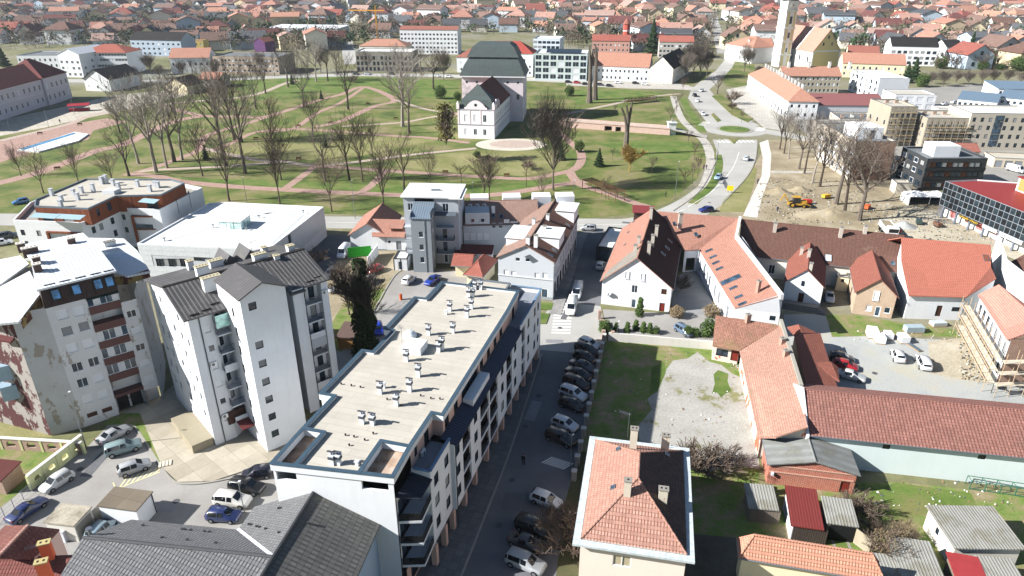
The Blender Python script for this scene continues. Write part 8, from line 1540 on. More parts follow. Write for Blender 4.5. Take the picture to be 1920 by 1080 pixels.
# ---------------------------------------------------------------- the town beyond: rows of houses, far trees, fields
def town():
 rn = random.Random(5); ylim = [(-400, 92), (0, 90), (130, 84), (300, 98), (400, 92), (560, 98), (640, 90), (760, 72), (860, 60), (905, 62), (1000, 60), (1060, 84), (1110, 100), (1260, 96), (1285, 112), (1345, 102), (1390, 106), (1440, 100), (1520, 60), (1590, 98), (1690, 118), (1760, 128), (1920, 130), (2300, 130)]
 def ymax(x):
  for (a, b), (c, d) in zip(ylim[:-1], ylim[1:]):
   if a <= x <= c: return b + (d - b) * (x - a) / (c - a)
  return 90
 roofs = [('orange', tiles('bd8068', 'ad7058', .5, .5, None, var=.35)), ('salmon', tiles('c08e7a', 'b27e69', .5, .5, None, var=.3)), ('red', tiles('a35644', '93493a', .5, .5, None, var=.3)), ('brown', tiles('7c5a4b', '6d4d40', .5, .5, None, var=.3)), ('dark grey', tiles('55585c', '4a4d51', .5, .5, None, var=.3)), ('maroon', tiles('7a453f', '6a3a35', .5, .5, None, var=.3)), ('orange', tiles('c58a6c', 'b87a5c', .5, .5, None, var=.3)), ('salmon', tiles('b99484', 'a98373', .5, .5, None, var=.3)), ('brown', tiles('8a6a5c', '7a5b4e', .5, .5, None, var=.4)), ('dark grey', tiles('6a6c70', '5c5e62', .5, .5, None, var=.3)), ('brown', tiles('947364', '846456', .5, .5, None, var=.4))]
 walls = [('white', WHITE), ('white', OFFWHITE), ('cream', CREAM), ('grey', GREYW), ('white', WHITE), ('beige', plaster('cdbb9c', .3)), ('bluish', plaster('b9c8d6', .2))]
 # shared house shapes: (L, D, eaves, rise, ridge)
 shapes = [(9, 11, 4.2, 3.2, 'v'), (10, 9, 3.8, 3.0, 'u'), (11, 13, 5.2, 3.6, 'v'), (13, 10, 4.6, 3.6, 'u'), (9, 15, 3.6, 3.2, 'v'), (12, 12, 6.0, 3.0, 'h'), (16, 11, 7.5, 2.2, 'u')]; SH = []
 def shape(L, D, z, r, rg):
  f = Fr((-L / 2, -D / 2), 0); w, ro = MB(), MB(); o = .5; c = [f(o, o), f(L - o, o), f(L - o, D - o), f(o, D - o)]
  for k in range(4): wall(w, c[k], c[(k + 1) % 4], 0, z + .25)
  if rg == 'v':
   for v, s in ((o, 1), (D - o, -1)): w.face([f(o, v, z + .2), f(L - o, v, z + .2), f(L / 2, v, z + r - .1)][::s])
   ro.slab([f(0, 0, z), f(L / 2, 0, z + r), f(L / 2, D, z + r), f(0, D, z)], .25); ro.slab([f(L / 2, 0, z + r), f(L, 0, z), f(L, D, z), f(L / 2, D, z + r)], .25)
  elif rg == 'u':
   for u, s in ((o, -1), (L - o, 1)): w.face([f(u, o, z + .2), f(u, D - o, z + .2), f(u, D / 2, z + r - .1)][::s])
   ro.slab([f(0, 0, z), f(L, 0, z), f(L, D / 2, z + r), f(0, D / 2, z + r)], .25); ro.slab([f(0, D / 2, z + r), f(L, D / 2, z + r), f(L, D, z), f(0, D, z)], .25)
  else:
   a, b = f(L / 2, D * .4, z + r), f(L / 2, D * .6, z + r)
   for p in ([f(0, 0, z), f(L, 0, z), a], [f(L, 0, z), f(L, D, z), b, a], [f(L, D, z), f(0, D, z), b], [f(0, D, z), f(0, 0, z), a, b]): ro.slab(p, .25)
  return w, ro
 for s in shapes: w, ro = shape(*s); SH.append((w, ro, w.mesh('wall'), ro.mesh('roof')))
 chm = box_mesh(('far_chimney',), (-.4, .4, -.4, .4, -1.5, 1.6)); wm = box_mesh(('far_window',), (-.55, .55, -.06, .06, 0, 1.4)); CH = plaster('b39a8a', .3)
 spots = []; d = 330.0; row = 0
 while d < 1750:
  half = d * .80 + 60; x = -half + rn.uniform(0, 12); step = 25 + (d - 400) * .004
  while x < half:
   sx = x + rn.uniform(-3, 3); sy = d + rn.uniform(-5, 5) + 14 * math.sin(x / 90.0 + row * .7); px, py = PX((sx, sy, 0)); x += step * rn.uniform(.85, 1.35)
   if py > ymax(px) or rn.random() < .05 or px < -150 or px > 2070: continue
   if abs(px - (1350 - (py - 60) * .15)) < 10 + .12 * py or abs(px - 648 + (py) * .02) < 6 + .12 * py: continue
   if any((sx - q[0]) ** 2 + (sy - q[1]) ** 2 < (q[2] + 9) ** 2 for q in FOOT): continue
   spots.append((row, sx, sy, px, py))
  d += 33 + (d - 400) * .016; row += 1
 blk = lambda x, y: math.floor(x / 120) * 7 + math.floor(y / 110) * 3
 near = sorted(spots, key=lambda s: s[2])[:290]; nid = {id(s) for s in near}; zones = ((-9999, 330, 'beyond the palace'), (330, 660, 'beyond the institute'), (660, 1060, 'behind the manor'), (1060, 1420, 'behind the teal office'), (1420, 1640, 'behind the church'), (1640, 9999, 'beyond the garden')); cnt = {}
 WM, RM = {}, {}; seen = {}
 for s in sorted(spots, key=lambda s: (s[0], s[3])):
  rw, sx, sy, px, py = s; ang = .35 * math.sin(blk(sx, sy) * 1.7) + (math.pi / 2 if blk(sx, sy) % 2 else 0) + rn.uniform(-.06, .06); k = rn.randrange(len(shapes)); wn_, wmat = rn.choice(walls); rn_, rmat = rn.choice(roofs); sc_ = rn.uniform(1.25, 1.95)
  if id(s) in nid:
   zn = next(z for a, b, z in zones if a <= px < b); key = (zn, wn_, rn_); cnt[key] = cnt.get(key, 0) + 1; zr = seen.setdefault(zn, [])
   if rw not in zr: zr.append(rw)
   L_, D_, z_, r_, g_ = shapes[k]; kd = {'v': 'gabled', 'u': 'gabled', 'h': 'hipped'}[g_]; idx = cnt.setdefault((zn, rw), 0) + 1; cnt[(zn, rw)] = idx
   T = thing('town_house', '%s house with %s roof, %s from left in %s row %s' % (wn_, rn_, ORD(idx), ORD(zr.index(rw) + 1), zn), 'house', (sx, sy, 0), ang, 'houses of the far town'); T.scale = (sc_, sc_, sc_)
   for nm, me, mt in (('wall', SH[k][2], wmat), ('roof', SH[k][3], rmat)):
    o = bpy.data.objects.new(nm, me); COL.objects.link(o); o.parent = T
    if not me.materials: me.materials.append(mt)
    if me.materials[0] != mt: o.material_slots[0].link = 'OBJECT'; o.material_slots[0].material = mt
    if nm == 'roof':
     c = bpy.data.objects.new('chimney', chm); COL.objects.link(c); c.parent = o; c.location = (L_ * .14, rn.uniform(-.2, .2) * D_, z_ + r_ * .75)
     if not chm.materials: chm.materials.append(CH)
   if not wm.materials: wm.materials.append(GL)
   for u, zz in ((-L_ * .22, 1.2), (L_ * .22, 1.2), (0, z_ - .2 if g_ == 'v' else 1.2)):
    c = bpy.data.objects.new('window', wm); COL.objects.link(c); c.parent = T; c.location = (u, -D_ / 2 + .5, zz)
  else:
   M = Matrix.Translation((sx, sy, 0)) @ Matrix.Rotation(ang, 4, 'Z') @ Matrix.Scale(sc_, 4)
   for src, dic, mt in ((SH[k][0], WM, wmat), (SH[k][1], RM, rmat)):
    m = dic.setdefault(mt.name, (MB(), mt))[0]; i = len(m.v); m.v += [M @ v for v in src.v]; m.f += [[j + i for j in fc] for fc in src.f]; m.mi += src.mi; m.ud += src.ud
 # the farthest rows read as one mass of roofs
 T = thing('distant_houses', 'mass of small red-roofed houses filling the far edge of town', 'houses', (0, 900, 0)); T['kind'] = 'stuff'
 for dic, nm in ((WM, 'walls'), (RM, 'roofs')):
  for m, mt in dic.values(): m.obj(nm, mt, T)['kind'] = 'stuff'
 # far trees between the houses: individuals in front, the rest one mass
 fk = [bare(80 + i, trunk=.22, spread=.7, limbs=6, lev=2, kids=4, mat=(BK_BROWN, BK_GREY, BK_DARK)[i], tw=.007, r0=.02) for i in range(3)]; KT.update({'far%d' % i: t for i, t in enumerate(fk)}); tp = []
 for _ in range(12500):
  dd = 400 * (1750 / 400) ** rn.random(); x = rn.uniform(-1, 1) * (dd * .8 + 50); px, py = PX((x, dd, 0))
  if py < ymax(px) + 4 and -80 < px < 2000 and abs(px - (1350 - (py - 60) * .15)) > 6 + .1 * py and not any((x - q[0]) ** 2 + (dd - q[1]) ** 2 < (q[2] + 3) ** 2 for q in FOOT): tp.append((x, dd, px))
 tp.sort(key=lambda t: t[1]); tp = tp[:5600]; nt = sorted(tp[:170], key=lambda t: t[2])
 for i, (x, y, px) in enumerate(nt): tree('far%d' % (i % 3) if i % 7 else 'evergreen', (x, y, 0), rn.uniform(6, 12) if i % 7 else rn.uniform(4, 9), 'town_tree', 'tree standing between town houses, %s from the left' % ORD(i + 1), 'trees among the town houses', wide=1.3)
 V, F, V2, F2 = [], [], [], []
 for i, (x, y, px) in enumerate(tp[170:]):
  h = rn.uniform(7, 15); c = Vector((x, y, h * .6)); n = 26
  VV, FF = (V2, F2) if i % 6 == 0 else (V, F)
  for _ in range(n):
   d_ = Vector((rn.gauss(0, 1), rn.gauss(0, 1), rn.gauss(0, .8))); d_ = d_ / max(.3, d_.length) * rn.uniform(.3, 1); p = c + Vector((d_.x * h * .42, d_.y * h * .42, d_.z * h * .42)); s = h * (.10 if VV is V2 else .075); i0 = len(VV); a = Vector((rn.gauss(0, 1), rn.gauss(0, 1), rn.gauss(0, 1))).normalized() * s; b = a.orthogonal().normalized() * s * (.8 if VV is V2 else .4); e = a.cross(b).normalized() * s * .4; VV += [p + a, p - a + b, p - a - b, p + e]; FF += [(i0, i0 + 1, i0 + 2), (i0, i0 + 1, i0 + 3), (i0 + 1, i0 + 2, i0 + 3), (i0 + 2, i0, i0 + 3)]
  i0 = len(VV); VV += [Vector((x - .2, y, 0)), Vector((x + .2, y, 0)), Vector((x, y + .2, h * .6))]; FF += [(i0, i0 + 1, i0 + 2)]
 for nm, v, f_, mt, lb in (('far_bare_trees', V, F, leafm('5f564b', '7a6d5c'), 'mass of bare trees between the distant houses'), ('far_evergreens', V2, F2, LF_CON, 'scattered dark evergreens between the distant houses')):
  o = bpy.data.objects.new(nm, tmesh(nm, v, f_, mt)); COL.objects.link(o); tag(o, lb, 'trees', kind='stuff')
 FIELD = ground_mat('far_field', [(.3, '8a9a5c'), (.6, '9aa66c')], .01, 4, .05, .1)
 for i, q in enumerate(([(420, 9), (560, 6), (600, 2), (430, 3)], [(1840, 14), (2000, 14), (2000, 5), (1850, 7)], [(-100, 4), (300, -2), (900, -8), (1500, -6), (2000, 0), (2200, -14), (1000, -18), (-300, -12)])): sheet('field', q, FIELD, 2 + i)
 ribbon('town_street', [(1356, 100), (1350, 80), (1345, 60), (1340, 40), (1338, 20)], 9, ROAD, 2.5); ribbon('town_street', [(660, 120), (650, 80), (645, 50), (640, 25), (636, 5)], 10, ROAD, 2.5); ribbon('town_street', [(120, 40), (135, 25), (122, 10), (118, 0)], 9, ROAD, 2.5)
town()
# ---------------------------------------------------------------- cars, vans, machines, people, lamps and small things
TYRE, RIM, LAMP, TAIL, PLATE = plain('161616', .9, name='rubber'), plain('9a9da2', .35, .7, name='rim'), plain('dfe4e8', .15, name='headlight'), plain('7c1512', .3, name='tail_light'), plain('e4e4df', .6, name='plate'); CG = glass('11161c', .05)
# profile: list of (x, half width, z sill, z belt, z top, half width top)
PROF = {
 'hatch': (4.0, 1.5, [(-2.0, .74, .35, .85, .9, .55), (-1.92, .82, .25, .92, 1.15, .6), (-1.6, .86, .2, .95, 1.44, .64), (-.4, .88, .2, .95, 1.5, .66), (.35, .88, .2, .93, 1.45, .64), (1.05, .87, .2, .92, .96, .66), (1.75, .82, .22, .76, .8, .6), (2.0, .70, .32, .6, .64, .5)]),
 'sedan': (4.6, 1.45, [(-2.3, .72, .35, .8, .86, .55), (-2.2, .83, .25, .9, .98, .66), (-1.5, .87, .2, .94, 1.0, .66), (-.85, .88, .2, .94, 1.4, .6), (.25, .88, .2, .93, 1.43, .62), (1.05, .87, .2, .92, .96, .66), (2.05, .82, .22, .76, .8, .6), (2.3, .70, .32, .6, .64, .5)]),
 'suv': (4.5, 1.68, [(-2.25, .78, .4, 1.0, 1.06, .6), (-2.18, .86, .3, 1.06, 1.4, .66), (-1.9, .9, .26, 1.06, 1.62, .68), (-.3, .92, .26, 1.05, 1.68, .7), (.4, .92, .26, 1.03, 1.62, .68), (1.1, .91, .26, 1.02, 1.06, .7), (2.0, .86, .28, .92, .96, .64), (2.25, .76, .38, .74, .78, .55)]),
 'van': (5.4, 2.2, [(-2.7, .88, .35, 1.2, 2.15, .8), (-2.6, .95, .3, 1.2, 2.25, .84), (.9, .97, .3, 1.2, 2.25, .84), (1.3, .97, .3, 1.2, 2.15, .8), (1.85, .95, .3, 1.15, 1.2, .8), (2.55, .88, .32, .9, .95, .7), (2.7, .78, .4, .7, .74, .6)]),
}
CM = {}
def car_meshes(kind):
 if kind in CM: return CM[kind]
 L, H, st = PROF[kind]; V, F = [], []; ring = lambda s: [(s[0], -s[1] * .9, s[2] - .02), (s[0], -s[1], s[2] + .12), (s[0], -s[1], s[3]), (s[0], -s[5], s[4]), (s[0], s[5], s[4]), (s[0], s[1], s[3]), (s[0], s[1], s[2] + .12), (s[0], s[1] * .9, s[2] - .02)]
 bm = bmesh.new(); rg = [[bm.verts.new(p) for p in ring(s)] for s in st]
 for a, b in zip(rg[:-1], rg[1:]):
  for k in range(8): bm.faces.new((a[k], b[k], b[(k + 1) % 8], a[(k + 1) % 8]))
 bm.faces.new(rg[0]); bm.faces.new(rg[-1][::-1]); bmesh.ops.recalc_face_normals(bm, faces=bm.faces)
 bmesh.ops.bevel(bm, geom=list(bm.edges), offset=.05, segments=2, affect='EDGES', clamp_overlap=True); body = bpy.data.meshes.new('body'); bm.to_mesh(body); bm.free()
 for p in body.polygons: p.use_smooth = True
 def pane(name, quad, off=.022):
  q = [Vector(p) for p in quad]; n = (q[1] - q[0]).cross(q[2] - q[0]).normalized(); c = sum(q, Vector()) / len(q); n = n if n.dot(c - UZ(.8)) > 0 else -n; m = MB(); i_ = [c + (p - c) * .88 + n * off for p in q]; o_ = [p - n * .02 for p in i_]; m.face(i_)
  for k in range(len(q)): m.face([i_[k], o_[k], o_[(k + 1) % len(q)], i_[(k + 1) % len(q)]])
  return (name, m.mesh(name), CG, None)
 parts = []; top = [s for s in st if s[4] - s[3] > .3]; i0 = st.index(top[0]); i1 = st.index(top[-1]); a, b = st[i1], st[i1 + 1]
 parts.append(pane('windscreen', [(b[0], -b[5] * .95, b[4]), (b[0], b[5] * .95, b[4]), (a[0], a[5], a[4]), (a[0], -a[5], a[4])]))
 a, b = st[i0], st[i0 - 1]
 if kind != 'van': parts.append(pane('rear_window', [(b[0], -b[5], b[4]), (b[0], b[5], b[4]), (a[0], a[5], a[4]), (a[0], -a[5], a[4])]))
 for s in (-1, 1):
  if kind == 'van': sg = [(i1 - 1, i1)]
  else: sg = [(j, j + 1) for j in range(i0, i1)]
  for j, k in sg:
   p, q = st[j], st[k]; parts.append(pane('side_window', [(p[0], s * p[1], p[3]), (q[0], s * q[1], q[3]), (q[0], s * q[5], q[4]), (p[0], s * p[5], p[4])]))
 xf, xr = L / 2, -L / 2; hz = st[-1][3] - .05
 for s in (-1, 1):
  parts.append(('headlight', box_mesh(('headlight',), (-.1, .06, -.16, .16, -.07, .07)), LAMP, (xf - .14, s * .58, hz + .02))); parts.append(('tail_light', box_mesh(('tail_light',), (-.05, .08, -.1, .1, -.14, .14)), TAIL, (xr + .06, s * .66, st[1][3] - .1)))
 wr = .33 if kind in ('hatch', 'sedan') else .37
 if ('wheel', wr) not in SHARED:
  m = MB(); m.cyl((0, -.11, 0), (0, .11, 0), wr, n=16); r = MB(); r.cyl((0, -.125, 0), (0, .125, 0), wr * .62, n=10); SHARED[('wheel', wr)] = (m.mesh('wheel'), r.mesh('rim'))
 wh = [(x, s * (st[3][1] - .08), wr) for x in (xr + .78, xf - .85) for s in (-1, 1)]
 CM[kind] = (body, parts, wh, SHARED[('wheel', wr)]); return CM[kind]
def link(name, me, mat, par, loc=None):
 o = bpy.data.objects.new(name, me); COL.objects.link(o); o.parent = par
 if loc is not None: o.location = loc
 if not me.materials: me.materials.append(mat)
 if me.materials[0] != mat: o.material_slots[0].link = 'OBJECT'; o.material_slots[0].material = mat
 return o
def car(c, d, kind, colr, label, name=None, group=None, cat=None, detail=True):
 """c = photo pixel of the car's middle, d = pixel step towards its front"""
 p = P(c[0], c[1], .75); q = P(c[0] + d[0], c[1] + d[1], .75); a = math.atan2(q.y - p.y, q.x - p.x); T = thing(name or ('parked_car' if kind != 'van' else 'van'), label, cat or ('van' if kind == 'van' else 'car'), (p.x, p.y, .03), a, group); body, parts, wh, (wm, rm) = car_meshes(kind); link('body', body, paint(colr), T)
 for nm, me, mt, loc in parts:
  if detail or nm != 'tail_light': link(nm, me, mt, T, loc)
 for w in wh: x = link('wheel', wm, TYRE, T, w); link('rim', rm, RIM, x)
 return T
BKc, WHc, GRc, SIc, BLc, RDc = '0d0e11', 'd9dbdd', '3a3d42', 'a4a7aa', '12275a', 'a01420'; D1 = (25, 10)
NM_ = {BKc: 'black', WHc: 'white', GRc: 'dark grey', SIc: 'silver', BLc: 'blue', RDc: 'red'}
for k, (x, y, kd, cl) in enumerate([(1105, 643, 'hatch', WHc), (1101, 655, 'suv', BKc), (1096, 668, 'hatch', BKc), (1093, 684, 'sedan', GRc), (1085, 699, 'sedan', BKc), (1081, 717, 'suv', BKc), (1075, 737, 'suv', WHc), (1072, 757, 'hatch', BKc), (1059, 793, 'hatch', WHc), (1052, 820, 'suv', BKc), (1024, 935, 'hatch', WHc), (1001, 987, 'suv', BKc), (988, 1015, 'sedan', GRc), (986, 1053, 'suv', SIc)]): car((x, y), D1, kd, cl, '%s %s parked nose to the fence, %s from the crossing' % (NM_[cl], {'suv': 'SUV', 'hatch': 'hatchback', 'sedan': 'saloon'}[kd], ORD(k + 1)), group='cars parked along the side street')
for x, y, dx, dy, kd, cl, lb in [
 (213, 813, 20, -11, 'sedan', SIc, 'silver saloon parked nearest the peeling block'), (231, 838, 31, -9, 'suv', '7f9496', 'pale green-grey SUV with black roof in the left car park'), (251, 874, 32, -11, 'hatch', SIc, 'silver hatchback beside the yellow hatched bay'), (106, 901, -24, 15, 'hatch', 'c4c6c6', 'silver hatchback parked along the yellow arched wall'), (50, 954, 34, -23, 'sedan', BLc, 'shiny blue saloon at the left edge beside the wire fence'), (482, 885, -29, 4, 'hatch', '14152a', 'dark hatchback at the corner of the long white block'), (463, 911, 31, 5, 'suv', BKc, 'black SUV behind the lamp post in the left car park'), (436, 936, 34, 4, 'suv', 'd4d2cc', 'white SUV between the black SUV and blue hatchback'), (419, 964, 30, 2, 'hatch', BLc, 'dark blue hatchback nearest the grey tiled roofs'), (192, 988, 10, -9, 'hatch', '9fb4bc', 'light car half hidden between the two garages'),
 (645, 473, -8, 10, 'van', 'e2e5e8', 'white delivery van by the green hoarding'), (703, 504, -10, 5, 'hatch', RDc, 'red hatchback on the rough ground behind the flats'), (691, 525, -8, 8, 'hatch', 'b9b9b4', 'car under a pale cover next to the red hatchback'), (637, 541, -20, 2, 'sedan', SIc, 'silver saloon under the bare yard tree'), (620, 512, -12, 10, 'suv', GRc, 'dark car beside the white van in the shaded yard'), (767, 523, 9, -7, 'hatch', WHc, 'white hatchback in the rear car park'), (811, 524, -12, 8, 'sedan', '12338c', 'bright blue saloon in the rear car park'), (709, 615, 2, 12, 'hatch', '0f3bb8', 'vivid blue car beside the ivy tree'),
 (1082, 548, -3, 10, 'van', 'd5d9de', 'white van driving down the side street'), (1072, 576, -3, 10, 'van', 'e6e6e2', 'white van stopped at the zebra crossing'), (1126, 496, 4, -10, 'hatch', 'c9ced2', 'silver hatchback parked against the big gable house'), (1103, 426, -14, -1, 'hatch', SIc, 'silver hatchback turning at the main road corner'), (1324, 392, -12, 1, 'hatch', '16246a', 'dark blue car driving below the works verge'), (1347, 331, -6, 5, 'hatch', '8ca4b8', 'light blue car on the curved road'),
 (1684, 665, -5, -11, 'hatch', WHc, 'smaller white car in the gravel works yard'), (1732, 678, -6, -13, 'suv', WHc, 'larger white car in the gravel works yard'), (1578, 669, 14, 2, 'hatch', '10131f', 'dark car under the red-brown lean roof'), (1585, 683, 14, 3, 'hatch', RDc, 'red and black car under the red-brown lean roof'), (1595, 702, 16, 4, 'sedan', 'c9cbc8', 'white saloon sticking out of the red-brown lean roof'), (1556, 555, 1, 11, 'sedan', 'd0d4d6', 'white saloon between the two gable annexes'), (1283, 618, 12, 7, 'hatch', '5a6f86', 'blue-grey car parked in the white house yard'),
 (1315, 169, -6, 3, 'hatch', WHc, 'white car leading the queue on the north road'), (1303, 178, 6, 4, 'hatch', BKc, 'black car on the north road'), (1308, 188, 5, -5, 'hatch', WHc, 'white car behind the black one on the north road'), (1318, 213, 4, 5, 'hatch', WHc, 'white car nearing the roundabout'), (38, 377, -12, 2, 'hatch', '2f6fa8', 'blue hatchback on the main road at the left edge'), (14, 441, 14, -2, 'suv', GRc, 'dark SUV left of the terraced apartments'), (5, 453, 12, -2, 'hatch', WHc, 'white car at the far left edge by the terraced apartments'), (1400, 296, 5, -6, 'hatch', 'b9c6cc', 'pale car by the new paving of the works'), (1772, 194, 10, -1, 'sedan', WHc, 'white saloon parked left of the school hall'), (1790, 191, 10, -1, 'hatch', 'cfd3d6', 'pale hatchback parked against the school hall'), (1672, 320, 3, -8, 'hatch', BLc, 'blue car in the alley beside the mural building'), (1688, 300, 3, -8, 'hatch', GRc, 'dark car in the alley left of the black office'), (1905, 318, 8, 2, 'van', WHc, 'white van behind the glazed shop'), (1850, 268, 10, 1, 'hatch', SIc, 'silver car below the stairwell flats')]: car((x, y), (dx, dy), kd, cl, lb)
for k, (x, y, cl) in enumerate([(668, 138, GRc), (690, 138, SIc), (735, 138, BKc), (820, 142, WHc), (842, 143, WHc), (1066, 153, BKc), (1082, 154, RDc), (1098, 157, BKc), (1112, 155, SIc), (1126, 158, GRc), (1143, 160, BKc), (1160, 154, WHc), (1192, 155, BKc), (1210, 157, WHc)]): car((x, y), (10, .5), 'hatch', cl, '%s car parked on the street beyond the park, %s from the left' % (NM_[cl], ORD(k + 1)), group='cars beyond the park', detail=False)
# ---- machines at the works
def machines():
 YE = plain('bf9638', .5, name='machine_paint'); T = thing('backhoe_loader', 'yellow backhoe loader digging in the soil mounds', 'excavator', P(1493, 388), R(-8)); B = lambda nm, mt, *bx: (lambda m: [m.box(LOCAL, *b) for b in bx] and link(nm, m.mesh(nm), mt, T))(MB())
 B('chassis', YE, (-2.4, 2.2, -.7, .7, .7, 1.3)); B('bonnet', YE, (.6, 2.4, -.6, .6, 1.3, 1.9)); B('cab_roof', YE, (-1.3, .7, -.85, .85, 2.8, 2.95)); B('cab_glass', CG, (-1.2, .6, -.78, .78, 1.3, 2.8))
 for x, r in ((-1.3, .75), (1.7, .5)):
  for s in (-.85, .85): m = MB(); m.cyl((x, s - .2, r), (x, s + .2, r), r, n=14); w = link('wheel', m.mesh('wheel'), TYRE, T); m = MB(); m.cyl((x, s - .22, r), (x, s + .22, r), r * .55, n=10); link('rim', m.mesh('rim'), YE, w)
 m = MB(); m.beam((2.0, -.6, 1.2), (3.6, -.6, .6), .2); m.beam((2.0, .6, 1.2), (3.6, .6, .6), .2); link('loader_arm', m.mesh('loader_arm'), YE, T); m = MB(); m.box(LOCAL, 3.5, 4.3, -1.1, 1.1, .1, .8); link('bucket', m.mesh('bucket'), plain('2b2b2d', name='steel'), T)
 m = MB(); m.beam((-2.3, 0, 1.2), (-3.6, 0, 3.6), .3); m.beam((-3.6, 0, 3.6), (-4.4, 0, 1.6), .25); link('backhoe_arm', m.mesh('backhoe_arm'), YE, T)
 T = thing('tipper_truck', 'white tipper truck loaded with soil behind the long brown house', 'truck', P(1664, 440), R(78)); WT = plain('e4e6e6', .4, name='cab_paint'); B = lambda nm, mt, *bx: (lambda m: [m.box(LOCAL, *b) for b in bx] and link(nm, m.mesh(nm), mt, T))(MB())
 B('cab', WT, (-3.6, -1.8, -1.2, 1.2, .8, 3.0)); B('windscreen', CG, (-3.64, -3.58, -1.05, 1.05, 1.8, 2.7)); B('chassis', GUT, (-1.8, 4, -.5, .5, .7, 1.1)); B('tipper_body', WT, (-1.6, 4.2, -1.25, -1.15, 1.1, 2.4), (-1.6, 4.2, 1.15, 1.25, 1.1, 2.4), (-1.6, -1.5, -1.15, 1.15, 1.1, 2.5), (4.1, 4.2, -1.15, 1.15, 1.1, 2.4), (-1.5, 4.1, -1.15, 1.15, 1.1, 1.3)); B('soil_load', SOIL, (-1.45, 4.05, -1.1, 1.1, 1.35, 2.3))
 for x in (-2.8, 1.8, 3.1):
  for s in (-1.1, 1.1): m = MB(); m.cyl((x, s - .15, .5), (x, s + .15, .5), .5, n=12); link('wheel', m.mesh('wheel'), TYRE, T)
 # soil heaps and building material
 def heap(x, y, rx, ry, h, mat, label, name='soil_heap', cat='heap'):
  rn = random.Random(int(x)); n, c = 18, P(x, y); V = [c + UZ(h)]; F = []
  for j in range(1, 6):
   t = j / 5
   for i in range(n): a = 6.283 * i / n; k = 1 + rn.uniform(-.16, .16); V.append(c + Vector((math.cos(a) * rx * t * k, math.sin(a) * ry * t * k, h * (1 - t) ** 1.1 * rn.uniform(.7, 1.15) - (.05 if j == 5 else 0))))
  for i in range(n):
   F.append((0, 1 + i, 1 + (i + 1) % n))
   for j in range(4): a = 1 + j * n; F.append((a + i, a + n + i, a + n + (i + 1) % n, a + (i + 1) % n))
  o = bpy.data.objects.new(name, tmesh(name, V, F, mat)); COL.objects.link(o); tag(o, label, cat)
  for p in o.data.polygons: p.use_smooth = True
 heap(1460, 362, 4.5, 3, 1.8, SOIL, 'left soil mound behind the backhoe'); heap(1500, 358, 4, 2.5, 1.6, SOIL, 'right soil mound behind the backhoe'); heap(1560, 405, 10, 5, 2.2, SOIL, 'long brown soil bank behind the long brown house'); heap(1695, 425, 3.5, 2.5, 1.6, GRAVEL, 'grey gravel heap beside the tipper truck'); heap(1385, 672, 2.2, 1.6, .9, ground_mat('rubbish', [(.35, 'd8d2cc'), (.45, '8d6a66'), (.55, 'c9ced6'), (.7, '6d7488')], 1.5, 3), 'heap of rubbish by the old tile barn', 'rubbish_heap')
 for k, (x, y, w, d, h, hx_, lb) in enumerate([(1634, 630, 1.7, 2.2, 1.5, 'e6e8ea', 'leftmost wrapped white pallet in the works yard'), (1648, 640, 1.5, 2.2, 1.3, 'eceeee', 'second wrapped white pallet in the works yard'), (1664, 634, 1.3, 1.6, 1.2, 'e0e2e4', 'third wrapped white pallet, behind the others'), (1692, 640, 1.5, 2.0, 1.3, 'e8e9ea', 'rightmost wrapped white pallet in the works yard'), (1712, 622, 3.2, 1.4, 1.2, '9fb0b8', 'stack of grey-blue formwork beside the pallets'), (1758, 610, 2.6, 1.4, .8, 'b9c0c2', 'stack of grey panels in front of the orange-roofed house'), (1812, 622, 1.4, 2.0, .5, 'a9abab', 'bundle of grey beams near the scaffolding'), (1714, 652, .7, 3.0, .25, '5a6670', 'stack of dark planks behind the white cars'), (1740, 460, 1.6, 1.2, 1.4, '3c5a55', 'green skip in the works area')]):
  T = thing('material_stack', lb, 'pallet' if k < 4 else 'stack', P(x, y), R(-15 + 4 * k)); m = MB(); m.box(LOCAL, -w / 2, w / 2, -d / 2, d / 2, .15, h); link('load', m.mesh('load'), plain(hx_, .6, name='load'), T); m = MB(); m.box(LOCAL, -w / 2 - .05, w / 2 + .05, -d / 2 - .05, d / 2 + .05, 0, .149); link('pallet_base', m.mesh('pallet_base'), plain('9a7d55', .9, name='timber'), T)
machines()
# ---- people: one skinned body each
def body_mesh():
 V = [(0, 0, .95), (0, 0, 1.2), (0, 0, 1.42), (0, 0, 1.54), (0, .01, 1.66), (.1, 0, .9), (.11, .14, .5), (.11, .02, .08), (.11, .16, .04), (-.1, 0, .9), (-.11, -.06, .5), (-.11, -.26, .1), (-.11, -.12, .04), (.2, 0, 1.4), (.27, -.08, 1.13), (.26, .08, .9), (-.2, 0, 1.4), (-.27, .08, 1.13), (-.26, .2, .92)]; E = [(0, 1), (1, 2), (2, 3), (3, 4), (0, 5), (5, 6), (6, 7), (7, 8), (0, 9), (9, 10), (10, 11), (11, 12), (2, 13), (13, 14), (14, 15), (2, 16), (16, 17), (17, 18)]; Rr = [.16, .15, .17, .07, .11, .1, .075, .05, .045, .1, .075, .05, .045, .075, .05, .035, .075, .05, .035]
 me = bpy.data.meshes.new('body'); me.from_pydata(V, E, []); o = bpy.data.objects.new('body', me); COL.objects.link(o); o.modifiers.new('s', 'SKIN'); sv = me.skin_vertices[0].data if me.skin_vertices else None
 if sv is None: me.attributes.new;
 for i, r in enumerate(Rr): me.skin_vertices[0].data[i].radius = (r, r)
 me.skin_vertices[0].data[0].use_root = True; o.modifiers.new('ss', 'SUBSURF').levels = 1; dg = bpy.context.evaluated_depsgraph_get(); out = bpy.data.meshes.new_from_object(o.evaluated_get(dg)); bpy.data.objects.remove(o); return out
try: BODY = body_mesh()
except Exception as e: BODY = None; print('body', e)
